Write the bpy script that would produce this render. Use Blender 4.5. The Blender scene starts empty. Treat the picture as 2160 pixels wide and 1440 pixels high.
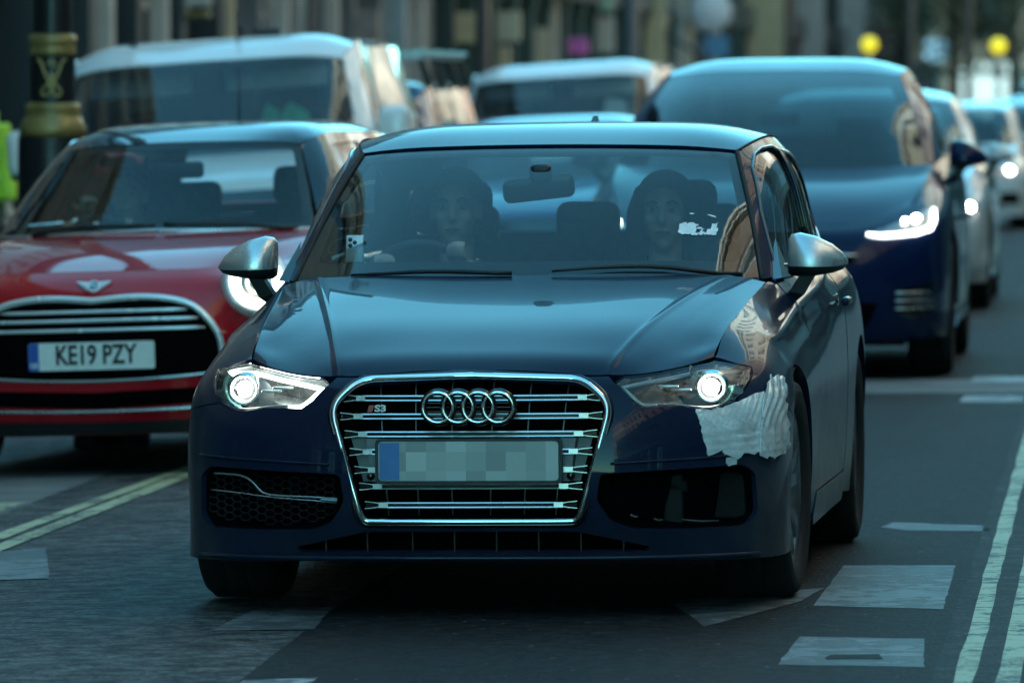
import bpy, bmesh, math, random
import numpy as np
from mathutils import Vector, Matrix
from mathutils.geometry import delaunay_2d_cdt

random.seed(7); RNG = np.random.default_rng(7)
R = math.radians
SC = bpy.context.scene
COL = SC.collection

# ------------------------------------------------------------------ camera, sky, sun, exposure
CAM_H = 1.48
cam_d = bpy.data.cameras.new('camera'); cam = bpy.data.objects.new('camera', cam_d); COL.objects.link(cam)
cam.location = (0, 0, CAM_H)
cam.rotation_euler = (R(90) - math.atan(520 / 15015), 0, 0)
cam_d.sensor_width = 36.0
cam_d.lens = 36.0 * 15015 / 2160
cam_d.clip_start = 0.5; cam_d.clip_end = 3000
cam_d.dof.use_dof = True
cam_d.dof.focus_distance = 20.6
cam_d.dof.aperture_fstop = 5.6
SC.camera = cam

SUN_EL, SUN_ROT = R(24), R(-98)         # sun low on the left: the street itself lies in shade
world = bpy.data.worlds.new('World'); SC.world = world; world.use_nodes = True
wn = world.node_tree; wn.nodes.clear()
w_out = wn.nodes.new('ShaderNodeOutputWorld'); w_bg = wn.nodes.new('ShaderNodeBackground')
w_sky = wn.nodes.new('ShaderNodeTexSky'); w_sky.sky_type = 'NISHITA'; w_sky.sun_disc = False
w_sky.sun_elevation = SUN_EL; w_sky.sun_rotation = SUN_ROT
w_sky.altitude = 4200; w_sky.air_density = 1.0; w_sky.dust_density = .6; w_sky.ozone_density = 1.2
w_mix = wn.nodes.new('ShaderNodeMix'); w_mix.data_type = 'RGBA'; w_mix.blend_type = 'MULTIPLY'
w_mix.inputs[0].default_value = 1.0
w_mix.inputs[7].default_value = (0.45, 1.0, 0.79, 1)
wn.links.new(w_sky.outputs[0], w_mix.inputs[6]); wn.links.new(w_mix.outputs[2], w_bg.inputs[0])
w_bg.inputs[1].default_value = 0.15
wn.links.new(w_bg.outputs[0], w_out.inputs[0])

sun_d = bpy.data.lights.new('sun', 'SUN'); sun = bpy.data.objects.new('sun', sun_d); COL.objects.link(sun)
sun_d.energy = 2.0; sun_d.angle = R(0.5); sun_d.color = (1.0, 0.90, 0.74)
_sd = Vector((math.sin(SUN_ROT) * math.cos(SUN_EL), math.cos(SUN_ROT) * math.cos(SUN_EL), math.sin(SUN_EL)))
sun.rotation_euler = _sd.to_track_quat('Z', 'Y').to_euler()
sun.location = _sd * 60

SC.view_settings.view_transform = 'Standard'; SC.view_settings.look = 'None'
SC.view_settings.exposure = 2.85; SC.view_settings.gamma = 1.0
SC.render.engine = 'CYCLES'
SC.cycles.max_bounces = 10; SC.cycles.transparent_max_bounces = 24; SC.cycles.glossy_bounces = 5
SC.cycles.diffuse_bounces = 3; SC.cycles.sample_clamp_indirect = 6.0; SC.cycles.use_denoising = True
SC.cycles.caustics_reflective = False; SC.cycles.caustics_refractive = False
SC.render.film_transparent = False

# ------------------------------------------------------------------ materials
MATS = {}
def mat(name, col=(.5, .5, .5), rough=.5, metal=0., coat=0., coat_rough=.03, emit=None, estr=0., noise=0., nscale=20., bump=0., bscale=200., spec=.5, rvar=0., tint2=None, flake=0.):
    """Principled surface with procedural colour / roughness variation and fine relief."""
    if name in MATS: return MATS[name]
    m = bpy.data.materials.new(name); m.use_nodes = True; MATS[name] = m
    nt = m.node_tree; b = nt.nodes['Principled BSDF']
    b.inputs['Base Color'].default_value = (*col, 1); b.inputs['Roughness'].default_value = rough
    b.inputs['Metallic'].default_value = metal; b.inputs['Coat Weight'].default_value = coat
    b.inputs['Coat Roughness'].default_value = coat_rough
    b.inputs['Specular IOR Level'].default_value = spec
    if emit: b.inputs['Emission Color'].default_value = (*emit, 1); b.inputs['Emission Strength'].default_value = estr
    tc = nt.nodes.new('ShaderNodeTexCoord')
    if noise or tint2:
        n = nt.nodes.new('ShaderNodeTexNoise'); n.inputs['Scale'].default_value = nscale; n.inputs['Detail'].default_value = 6
        nt.links.new(tc.outputs['Object'], n.inputs['Vector'])
        r = nt.nodes.new('ShaderNodeValToRGB'); r.color_ramp.elements[0].position = .35; r.color_ramp.elements[1].position = .68
        c2 = tint2 or tuple(min(1, c * (1 + noise)) for c in col)
        c1 = col if tint2 else tuple(c * (1 - noise) for c in col)
        r.color_ramp.elements[0].color = (*c1, 1); r.color_ramp.elements[1].color = (*c2, 1)
        nt.links.new(n.outputs['Fac'], r.inputs[0]); nt.links.new(r.outputs[0], b.inputs['Base Color'])
    if rvar:
        n = nt.nodes.new('ShaderNodeTexNoise'); n.inputs['Scale'].default_value = nscale * .6; n.inputs['Detail'].default_value = 8
        nt.links.new(tc.outputs['Object'], n.inputs['Vector'])
        mr = nt.nodes.new('ShaderNodeMapRange'); mr.inputs[1].default_value = .35; mr.inputs[2].default_value = .75
        mr.inputs[3].default_value = max(0, rough - rvar); mr.inputs[4].default_value = min(1, rough + rvar)
        nt.links.new(n.outputs['Fac'], mr.inputs[0]); nt.links.new(mr.outputs[0], b.inputs['Roughness'])
    if bump:
        n = nt.nodes.new('ShaderNodeTexNoise'); n.inputs['Scale'].default_value = bscale; n.inputs['Detail'].default_value = 4
        nt.links.new(tc.outputs['Object'], n.inputs['Vector'])
        bp = nt.nodes.new('ShaderNodeBump'); bp.inputs['Strength'].default_value = bump; bp.inputs['Distance'].default_value = .004
        nt.links.new(n.outputs['Fac'], bp.inputs['Height']); nt.links.new(bp.outputs[0], b.inputs['Normal'])
    return m

def paint(name, col, metal=.35, rough=.32, dirt=.25, dirtcol=(.16, .15, .13), dirt_z=.62, coat_ior=1.5, coat_w=1.0):
    """Car paint: flake base, clear coat, road film that thickens towards the sills and arches."""
    if name in MATS: return MATS[name]
    m = mat(name, col, rough, metal * .12, 1.0, .02, spec=.02)
    m.node_tree.nodes['Principled BSDF'].inputs['Coat IOR'].default_value = coat_ior
    nt = m.node_tree; b = nt.nodes['Principled BSDF']; L = nt.links
    tc = nt.nodes.new('ShaderNodeTexCoord')
    n = nt.nodes.new('ShaderNodeTexNoise'); n.inputs['Scale'].default_value = 5; n.inputs['Detail'].default_value = 9; n.inputs['Roughness'].default_value = .7
    L.new(tc.outputs['Object'], n.inputs['Vector'])
    sp = nt.nodes.new('ShaderNodeSeparateXYZ'); L.new(tc.outputs['Object'], sp.inputs[0])
    zr = nt.nodes.new('ShaderNodeMapRange'); zr.inputs[1].default_value = dirt_z; zr.inputs[2].default_value = .15; zr.inputs[3].default_value = .04; zr.inputs[4].default_value = 1.0
    L.new(sp.outputs[2], zr.inputs[0])
    mu = nt.nodes.new('ShaderNodeMath'); mu.operation = 'MULTIPLY'; L.new(zr.outputs[0], mu.inputs[0])
    nr = nt.nodes.new('ShaderNodeMapRange'); nr.inputs[1].default_value = .3; nr.inputs[2].default_value = .75; nr.inputs[3].default_value = .25; nr.inputs[4].default_value = 1.0
    L.new(n.outputs['Fac'], nr.inputs[0]); L.new(nr.outputs[0], mu.inputs[1])
    ge = nt.nodes.new('ShaderNodeTexCoord'); sn = nt.nodes.new('ShaderNodeSeparateXYZ'); L.new(ge.outputs['Normal'], sn.inputs[0])
    ab = nt.nodes.new('ShaderNodeMath'); ab.operation = 'ABSOLUTE'; L.new(sn.outputs[0], ab.inputs[0])
    fl = nt.nodes.new('ShaderNodeMapRange'); fl.inputs[1].default_value = .55; fl.inputs[2].default_value = .97; fl.inputs[3].default_value = .22; fl.inputs[4].default_value = 1.0; L.new(ab.outputs[0], fl.inputs[0])
    mf = nt.nodes.new('ShaderNodeMath'); mf.operation = 'MULTIPLY'; L.new(mu.outputs[0], mf.inputs[0]); L.new(fl.outputs[0], mf.inputs[1])
    m2 = nt.nodes.new('ShaderNodeMath'); m2.operation = 'MULTIPLY'; m2.inputs[1].default_value = dirt; L.new(mf.outputs[0], m2.inputs[0])
    # dried drops and specks
    vo = nt.nodes.new('ShaderNodeTexVoronoi'); vo.inputs['Scale'].default_value = 60; L.new(tc.outputs['Object'], vo.inputs['Vector'])
    vr = nt.nodes.new('ShaderNodeMapRange'); vr.inputs[1].default_value = .05; vr.inputs[2].default_value = .03; vr.inputs[3].default_value = 0; vr.inputs[4].default_value = .35
    L.new(vo.outputs['Distance'], vr.inputs[0])
    ad = nt.nodes.new('ShaderNodeMath'); ad.operation = 'ADD'; ad.use_clamp = True; L.new(m2.outputs[0], ad.inputs[0])
    m3 = nt.nodes.new('ShaderNodeMath'); m3.operation = 'MULTIPLY'; L.new(vr.outputs[0], m3.inputs[0]); L.new(nr.outputs[0], m3.inputs[1]); L.new(m3.outputs[0], ad.inputs[1])
    mx = nt.nodes.new('ShaderNodeMix'); mx.data_type = 'RGBA'; mx.inputs[6].default_value = (*col, 1); mx.inputs[7].default_value = (*dirtcol, 1)
    L.new(ad.outputs[0], mx.inputs[0]); L.new(mx.outputs[2], b.inputs['Base Color'])
    cr = nt.nodes.new('ShaderNodeMapRange'); cr.inputs[3].default_value = .015; cr.inputs[4].default_value = .45; L.new(ad.outputs[0], cr.inputs[0]); L.new(cr.outputs[0], b.inputs['Coat Roughness'])
    cw = nt.nodes.new('ShaderNodeMapRange'); cw.inputs[3].default_value = coat_w; cw.inputs[4].default_value = .35; L.new(ad.outputs[0], cw.inputs[0]); L.new(cw.outputs[0], b.inputs['Coat Weight'])
    return m

def glass(name, tint=(.6, .75, .75), rough=.0, ior=1.52, dusty=.0, boost=1.0):
    """Thin sheet of glass: tinted transmission under a Fresnel reflection, with a film of dust."""
    if name in MATS: return MATS[name]
    m = bpy.data.materials.new(name); m.use_nodes = True; MATS[name] = m
    nt = m.node_tree; nt.nodes.clear(); L = nt.links
    o = nt.nodes.new('ShaderNodeOutputMaterial'); t = nt.nodes.new('ShaderNodeBsdfTransparent'); t.inputs[0].default_value = (*tint, 1)
    g = nt.nodes.new('ShaderNodeBsdfGlossy'); g.inputs['Roughness'].default_value = rough
    f = nt.nodes.new('ShaderNodeFresnel'); f.inputs[0].default_value = ior
    mu = nt.nodes.new('ShaderNodeMath'); mu.operation = 'MULTIPLY'; mu.inputs[1].default_value = 1.7 * boost; mu.use_clamp = True
    L.new(f.outputs[0], mu.inputs[0])
    x = nt.nodes.new('ShaderNodeMixShader'); L.new(mu.outputs[0], x.inputs[0]); L.new(t.outputs[0], x.inputs[1]); L.new(g.outputs[0], x.inputs[2])
    if dusty:
        d = nt.nodes.new('ShaderNodeBsdfDiffuse'); d.inputs[0].default_value = (.55, .55, .52, 1)
        tc = nt.nodes.new('ShaderNodeTexCoord'); n = nt.nodes.new('ShaderNodeTexNoise'); n.inputs['Scale'].default_value = 3.0; n.inputs['Detail'].default_value = 8
        L.new(tc.outputs['Object'], n.inputs['Vector'])
        mr = nt.nodes.new('ShaderNodeMapRange'); mr.inputs[1].default_value = .3; mr.inputs[2].default_value = .8; mr.inputs[3].default_value = dusty * .4; mr.inputs[4].default_value = dusty * 1.4
        L.new(n.outputs['Fac'], mr.inputs[0])
        x2 = nt.nodes.new('ShaderNodeMixShader'); L.new(mr.outputs[0], x2.inputs[0]); L.new(x.outputs[0], x2.inputs[1]); L.new(d.outputs[0], x2.inputs[2]); x = x2
    L.new(x.outputs[0], o.inputs[0])
    return m

# ------------------------------------------------------------------ objects
def link(name, me, m=None, parent=None):
    o = bpy.data.objects.new(name, me); COL.objects.link(o)
    if m is not None:
        for mm in (m if isinstance(m, (list, tuple)) else [m]): me.materials.append(mm)
    if parent is not None: o.parent = parent
    return o
def tag(o, label=None, cat=None, group=None, kind=None):
    if label: o['label'] = label
    if cat: o['category'] = cat
    if group: o['group'] = group
    if kind: o['kind'] = kind
    return o
def empty(name, loc=(0, 0, 0), rz=0., ry=0., label=None, cat=None, group=None):
    o = bpy.data.objects.new(name, None); COL.objects.link(o); o.location = loc; o.rotation_euler = (0, ry, rz); o.empty_display_size = .2
    return tag(o, label, cat, group)
def copy_tree(o, parent=None):
    c = o.copy(); COL.objects.link(c); c.parent = parent
    for ch in list(o.children): copy_tree(ch, c)
    return c

class MB:
    """Collects simple solids and links them as one mesh."""
    def __init__(s): s.v = []; s.f = []; s.sm = []; s.mi = []; s.cur = 0
    def add(s, vs, fs, smooth=False):
        k = len(s.v); s.v += [tuple(map(float, p)) for p in vs]; s.f += [tuple(i + k for i in f) for f in fs]; s.sm += [smooth] * len(fs); s.mi += [s.cur] * len(fs); return s
    def loft(s, rings, closed=True, caps=True, smooth=True):
        n = len(rings[0]); vs = [p for r in rings for p in r]; fs = []
        for i in range(len(rings) - 1):
            for k in range(n if closed else n - 1): fs.append((i * n + k, i * n + (k + 1) % n, (i + 1) * n + (k + 1) % n, (i + 1) * n + k))
        if caps and closed: fs += [tuple(range(n))[::-1], tuple((len(rings) - 1) * n + k for k in range(n))]
        return s.add(vs, fs, smooth)
    def box(s, x0, x1, y0, y1, z0, z1, M=None, taper=None):
        vs = [(x0, y0, z0), (x1, y0, z0), (x1, y1, z0), (x0, y1, z0), (x0, y0, z1), (x1, y0, z1), (x1, y1, z1), (x0, y1, z1)]
        if M is not None: vs = [tuple(M @ Vector(p)) for p in vs]
        return s.add(vs, [(3, 2, 1, 0), (4, 5, 6, 7), (0, 1, 5, 4), (1, 2, 6, 5), (2, 3, 7, 6), (3, 0, 4, 7)])
    def rbox(s, cx, cy, cz, sx, sy, sz, r=.02, n=3, M=None, smooth=True):
        """Rounded box from a superellipsoid-like grid."""
        bm = bmesh.new(); bmesh.ops.create_cube(bm, size=1.0)
        for v in bm.verts: v.co = Vector((v.co.x * sx, v.co.y * sy, v.co.z * sz))
        bmesh.ops.bevel(bm, geom=list(bm.edges), offset=min(r, .49 * min(sx, sy, sz)), segments=n, profile=.5, affect='EDGES')
        bm.verts.ensure_lookup_table()
        vs = [Vector(v.co) + Vector((cx, cy, cz)) for v in bm.verts]
        if M is not None: vs = [M @ p for p in vs]
        fs = [[v.index for v in f.verts] for f in bm.faces]; bm.free()
        return s.add(vs, fs, smooth)
    def tube(s, pts, r, n=10, closed=False, cap=True, sx=1., smooth=True):
        pts = [Vector(p) for p in pts]; N = len(pts); rr = r if hasattr(r, '__len__') else [r] * N
        vs = []; up = None
        for i, p in enumerate(pts):
            a = pts[(i - 1) % N] if (i > 0 or closed) else p; b = pts[(i + 1) % N] if (i < N - 1 or closed) else p
            t = (b - a).normalized()
            if up is None:
                up = Vector((0, 0, 1)) if abs(t.z) < .9 else Vector((1, 0, 0))
            x = t.cross(up).normalized(); y = x.cross(t).normalized(); up = y
            for k in range(n):
                q = 2 * math.pi * k / n; vs.append(p + (x * math.cos(q) * sx + y * math.sin(q)) * rr[i])
        fs = []
        for i in range(N if closed else N - 1):
            for k in range(n):
                j = (i + 1) % N; fs.append((i * n + k, i * n + (k + 1) % n, j * n + (k + 1) % n, j * n + k))
        if cap and not closed: fs += [tuple(range(n))[::-1], tuple((N - 1) * n + k for k in range(n))]
        return s.add(vs, fs, smooth)
    def lathe(s, prof, n=48, axis='z', c=(0, 0, 0), M=None, smooth=True, arc=(0, 2 * math.pi)):
        full = abs(arc[1] - arc[0] - 2 * math.pi) < 1e-6; m = n if full else n + 1
        vs = []
        for k in range(m):
            a = arc[0] + (arc[1] - arc[0]) * k / n; ca, sa = math.cos(a), math.sin(a)
            for (r, h) in prof:
                p = {'z': (r * ca, r * sa, h), 'x': (h, r * ca, r * sa), 'y': (r * ca, h, r * sa)}[axis]
                vs.append(Vector(p) + Vector(c))
        if M is not None: vs = [M @ p for p in vs]
        P = len(prof); fs = []
        for k in range(n):
            k2 = (k + 1) % m
            for i in range(P - 1): fs.append((k * P + i, k2 * P + i, k2 * P + i + 1, k * P + i + 1))
        return s.add(vs, fs, smooth)
    def prism(s, poly, depth, M=None, cap_back=True):
        """poly: 2D points (x,z) extruded along +y by depth, front at y=0."""
        n = len(poly)
        vs = [Vector((x, 0, z)) for x, z in poly] + [Vector((x, depth, z)) for x, z in poly]
        if M is not None: vs = [M @ p for p in vs]
        fs = [tuple(range(n)), tuple(range(n, 2 * n))[::-1]] + [(i, i + n, (i + 1) % n + n, (i + 1) % n) for i in range(n)]
        return s.add(vs, fs)
    def sphere(s, c, r, seg=16, rings=10, sc=(1, 1, 1), M=None):
        vs = []; fs = []
        for i in range(rings + 1):
            th = math.pi * i / rings
            for k in range(seg):
                ph = 2 * math.pi * k / seg
                p = Vector((math.sin(th) * math.cos(ph) * sc[0], math.sin(th) * math.sin(ph) * sc[1], math.cos(th) * sc[2])) * r + Vector(c)
                vs.append(M @ p if M is not None else p)
        for i in range(rings):
            for k in range(seg): fs.append((i * seg + k, (i + 1) * seg + k, (i + 1) * seg + (k + 1) % seg, i * seg + (k + 1) % seg))
        return s.add(vs, fs, True)
    def build(s, name, m=None, parent=None, recalc=True):
        me = bpy.data.meshes.new(name); me.from_pydata(s.v, [], s.f)
        me.polygons.foreach_set('use_smooth', s.sm); me.polygons.foreach_set('material_index', s.mi)
        if recalc:
            bm = bmesh.new(); bm.from_mesh(me); bmesh.ops.remove_doubles(bm, verts=bm.verts, dist=1e-6); bmesh.ops.recalc_face_normals(bm, faces=bm.faces); bm.to_mesh(me); bm.free()
        me.update()
        return link(name, me, m, parent)

# ------------------------------------------------------------------ smooth surface patches and panels cut from them
def _card(t):
    """Second-derivative operator of the natural cubic spline on knots t."""
    n = len(t); h = np.diff(t); A = np.eye(n); B = np.zeros((n, n))
    for i in range(1, n - 1):
        A[i, i - 1] = h[i - 1]; A[i, i] = 2 * (h[i - 1] + h[i]); A[i, i + 1] = h[i]
        B[i, i - 1] = 6 / h[i - 1]; B[i, i] = -6 / h[i - 1] - 6 / h[i]; B[i, i + 1] = 6 / h[i]
    return np.linalg.solve(A, B)
def _basis(t, M, x):
    x = np.asarray(x, float); n = len(t)
    i = np.clip(np.searchsorted(t, x, side='right') - 1, 0, n - 2); h = t[i + 1] - t[i]
    a = (t[i + 1] - x) / h; b = (x - t[i]) / h
    W = np.zeros((len(x), n)); r = np.arange(len(x))
    W[r, i] += a; W[r, i + 1] += b
    return W + ((a ** 3 - a) * h * h / 6)[:, None] * M[i] + ((b ** 3 - b) * h * h / 6)[:, None] * M[i + 1]

class Patch:
    """Interpolating C2 surface through a grid of control points P[row v][col u]."""
    def __init__(s, P, disp=None, flip=False):
        s.P = np.array(P, float); J, K, _ = s.P.shape; s.disp = disp
        du = np.linalg.norm(np.diff(s.P, axis=1), axis=2).mean(0) + 1e-6; dv = np.linalg.norm(np.diff(s.P, axis=0), axis=2).mean(1) + 1e-6
        s.Lu, s.Lv = du.sum(), dv.sum()
        s.tu = np.concatenate([[0], np.cumsum(du)]) / s.Lu; s.tv = np.concatenate([[0], np.cumsum(dv)]) / s.Lv
        s.Mu, s.Mv = _card(s.tu), _card(s.tv); s.flip = flip; s._g = None
    def raw(s, u, v):
        return np.einsum('nj,nk,jkc->nc', _basis(s.tv, s.Mv, v), _basis(s.tu, s.Mu, u), s.P)
    def nrm(s, f, u, v, e=1e-3):
        n = np.cross(f(u + e, v) - f(u - e, v), f(u, v + e) - f(u, v - e)); n /= np.linalg.norm(n, axis=1)[:, None] + 1e-12
        return -n if s.flip else n
    def ev(s, u, v, off=0., disp=None):
        u = np.asarray(u, float); v = np.asarray(v, float)
        def f(a, b):
            p = s.raw(a, b)
            if s.disp is not None or disp is not None or off:
                n = s.nrm(s.raw, a, b)
                if s.disp is not None: p = p + n * s.disp(p)[:, None]
                if disp is not None: p = p + n * disp(p)[:, None]
                p = p + n * off
            return p
        return f(u, v), s.nrm(f, u, v)
    def grid(s):
        if s._g is None:
            u, v = np.meshgrid(np.linspace(0, 1, 400), np.linspace(0, 1, 70)); s._gu, s._gv = u.ravel(), v.ravel(); s._g = s.raw(s._gu, s._gv)
        return s._g
    def inv(s, pts, ax, mask=None):
        """(u,v) of the points whose coordinates on axes ax are pts (N,2)."""
        g = s.grid(); pts = np.asarray(pts, float); ok = np.ones(len(g), bool) if mask is None else mask(g)
        idx = np.nonzero(ok)[0]; gg = g[idx][:, ax]; out = []
        for p in pts:
            k = idx[np.argmin(((gg - p) ** 2).sum(1))]; out.append((s._gu[k], s._gv[k]))
        uv = np.array(out); e = 1e-4
        for _ in range(4):
            f0 = s.raw(uv[:, 0], uv[:, 1])[:, ax]; fu = (s.raw(uv[:, 0] + e, uv[:, 1])[:, ax] - f0) / e; fv = (s.raw(uv[:, 0], uv[:, 1] + e)[:, ax] - f0) / e
            d = pts - f0; det = fu[:, 0] * fv[:, 1] - fu[:, 1] * fv[:, 0]; det = np.where(np.abs(det) < 1e-3, 1e9, det)
            uv = uv + np.clip(np.stack([(d[:, 0] * fv[:, 1] - d[:, 1] * fv[:, 0]) / det, (fu[:, 0] * d[:, 1] - fu[:, 1] * d[:, 0]) / det], 1), -.02, .02)
            uv = np.clip(uv, 0, 1)
        return uv

def inpoly(p, poly):
    x, y = p[:, 0], p[:, 1]; c = np.zeros(len(p), bool); q = np.roll(poly, 1, 0)
    for (x1, y1), (x2, y2) in zip(poly, q):
        if y1 == y2: continue
        m = (y1 > y) != (y2 > y); c ^= m & (x < (x2 - x1) * (y - y1) / (y2 - y1) + x1)
    return c
def dens(P, h, closed=True):
    P = np.asarray(P, float); out = []
    for i in range(len(P) if closed else len(P) - 1):
        a, b = P[i], P[(i + 1) % len(P)]; n = max(1, int(np.ceil(np.linalg.norm(b - a) / h)))
        out += [a + (b - a) * k / n for k in range(n)]
    if not closed: out.append(P[-1])
    return np.array(out)
def rnd(P, r, n=4):
    """Round the corners of a closed polygon."""
    P = np.asarray(P, float); out = []
    for i in range(len(P)):
        p, a, b = P[i], P[i - 1], P[(i + 1) % len(P)]; la, lb = np.linalg.norm(a - p), np.linalg.norm(b - p); d = min(r, la * .45, lb * .45)
        s0, s1 = p + (a - p) / (la + 1e-9) * d, p + (b - p) / (lb + 1e-9) * d
        out += [(1 - t) ** 2 * s0 + 2 * t * (1 - t) * p + t * t * s1 for t in np.linspace(0, 1, n + 1)]
    return np.array(out)
def inset(P, g):
    P = np.asarray(P, float); a = np.roll(P, 1, 0); b = np.roll(P, -1, 0)
    area = .5 * np.sum(P[:, 0] * b[:, 1] - b[:, 0] * P[:, 1]); t = b - a; t /= np.linalg.norm(t, axis=1)[:, None] + 1e-9
    n = np.stack([-t[:, 1], t[:, 0]], 1) * (1 if area > 0 else -1)
    return P + n * g
def spl(pts, n=40):
    """Smooth open curve through points."""
    P = np.array(pts, float); t = np.concatenate([[0], np.cumsum(np.linalg.norm(np.diff(P, axis=0), axis=1))]); t /= t[-1]
    return _basis(t, _card(t), np.linspace(0, 1, n)) @ P

def panel(name, patch, loops, m, parent, h=.035, gap=.0022, off=0., flange=.014, disp=None, lines=()):
    """One body panel: loops (uv) cut out of a patch, with folded edges."""
    Ls = np.array([patch.Lu, patch.Lv]); met = []
    for k, lp in enumerate(loops):
        q = dens(np.asarray(lp, float) * Ls, h)
        keep = np.linalg.norm(q - np.roll(q, 1, 0), axis=1) > 1e-5; q = q[keep]
        met.append(inset(q, gap if k == 0 else -gap) if gap else q)
    V = []; E = []
    for q in met:
        k = len(V); n = len(q); V += list(q); E += [(k + i, k + (i + 1) % n) for i in range(n)]
    nb = len(V)
    for ln in lines:
        q = dens(np.asarray(ln, float) * Ls, h, False); q = q[[all([inpoly(p[None], met[0])[0]]) for p in q]]
        k = len(V); V += list(q); E += [(k + i, k + i + 1) for i in range(len(q) - 1)]
    lo, hi = met[0].min(0), met[0].max(0); B = np.array(V)
    gx = np.arange(lo[0], hi[0], h); gy = np.arange(lo[1], hi[1], h * .87)
    if len(gx) and len(gy):
        X, Y = np.meshgrid(gx, gy); X = X + (np.arange(len(gy)) % 2)[:, None] * h * .5; G = np.stack([X.ravel(), Y.ravel()], 1)
        ins = inpoly(G, met[0])
        for q in met[1:]: ins &= ~inpoly(G, q)
        G = G[ins]
        if len(G):
            dmin = np.full(len(G), 9.)
            for c in range(0, len(B), 200): dmin = np.minimum(dmin, np.sqrt(((G[:, None] - B[None, c:c + 200]) ** 2).sum(2)).min(1))
            V += list(G[dmin > h * .45])
    res = delaunay_2d_cdt([Vector(p) for p in V], E, [], 0, 1e-6)
    co = np.array([list(p) for p in res[0]]); tr = np.array([list(f) for f in res[2] if len(f) == 3])
    cen = co[tr].mean(1); ok = inpoly(cen, met[0])
    for q in met[1:]: ok &= ~inpoly(cen, q)
    tr = tr[ok]
    uv = co / Ls; p, nn = patch.ev(uv[:, 0], uv[:, 1], off, disp)
    # wind faces with the normals
    fn = np.cross(p[tr[:, 1]] - p[tr[:, 0]], p[tr[:, 2]] - p[tr[:, 0]])
    if (fn * nn[tr[:, 0]]).sum() < 0: tr = tr[:, ::-1]
    verts = list(map(tuple, p)); faces = [tuple(map(int, f)) for f in tr]; ln_ = [tuple(nn[i]) for f in faces for i in f]
    if flange:
        for q in met:
            q2 = q / Ls; pp, pn = patch.ev(q2[:, 0], q2[:, 1], off, disp); k = len(verts); n = len(q)
            verts += list(map(tuple, pp)) + list(map(tuple, pp - pn * flange))
            for i in range(n):
                j = (i + 1) % n; faces.append((k + i, k + j, k + n + j, k + n + i)); ln_ += [(0, 0, 0)] * 4
    me = bpy.data.meshes.new(name); me.from_pydata(verts, [], faces); me.polygons.foreach_set('use_smooth', [True] * len(faces))
    me.normals_split_custom_set(ln_); me.update()
    return link(name, me, m, parent)

def sheet(name, patch, m, parent, nu=24, nv=24, off=0., rng=(0, 1, 0, 1)):
    u, v = np.meshgrid(np.linspace(rng[0], rng[1], nu), np.linspace(rng[2], rng[3], nv))
    p, n = patch.ev(u.ravel(), v.ravel(), off)
    fs = [(j * nu + i, j * nu + i + 1, (j + 1) * nu + i + 1, (j + 1) * nu + i) for j in range(nv - 1) for i in range(nu - 1)]
    me = bpy.data.meshes.new(name); me.from_pydata(list(map(tuple, p)), [], fs); me.polygons.foreach_set('use_smooth', [True] * len(fs)); me.update()
    return link(name, me, m, parent)

def solid_text(name, s, size, m, parent, M, depth=.003, bold=0., sx=1.):
    c = bpy.data.curves.new(name, 'FONT'); c.body = s; c.size = size; c.extrude = depth; c.offset = bold; c.align_x = 'CENTER'; c.align_y = 'CENTER'; c.resolution_u = 3
    t = bpy.data.objects.new('tmp_text', c); COL.objects.link(t)
    bpy.context.view_layer.update(); dg = bpy.context.evaluated_depsgraph_get()
    me = bpy.data.meshes.new_from_object(t.evaluated_get(dg)); bpy.data.objects.remove(t); bpy.data.curves.remove(c)
    me.name = name; me.transform(M @ Matrix.Diagonal((sx, 1, 1, 1))); me.materials.clear()
    return link(name, me, m, parent)
FRONT = Matrix.Rotation(R(90), 4, 'X')        # text in the xz plane facing -y
# ------------------------------------------------------------------ street frame: r across (to the right), t along
ROAD_A = math.atan2(2378 - 1080, 15015)
_ca, _sa = math.cos(ROAD_A), math.sin(ROAD_A)
def st(r, t, z=0.): return (r * _ca + t * _sa, -r * _sa + t * _ca, z)
def rt(X, Y): return (X * _ca - Y * _sa, X * _sa + Y * _ca)
def gz(r):
    """Cambered road: nearly level in the right lane, falling away to the left."""
    q = -2.9 - r
    return 0.009 * (r + 1.85) - (0.0 if q < -.5 else (0.026 * (q + .5) ** 2 / 2 if q < .5 else 0.026 * q))
def strip_mesh(name, rs, ts, zf, m, kind='structure'):
    vs = [st(r, t, zf(r)) for t in ts for r in rs]; n = len(rs)
    fs = [(j * n + i, j * n + i + 1, (j + 1) * n + i + 1, (j + 1) * n + i) for j in range(len(ts) - 1) for i in range(n - 1)]
    me = bpy.data.meshes.new(name); me.from_pydata(vs, [], fs); me.polygons.foreach_set('use_smooth', [True] * len(fs)); me.update()
    o = link(name, me, m); o['kind'] = kind; return o

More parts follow.
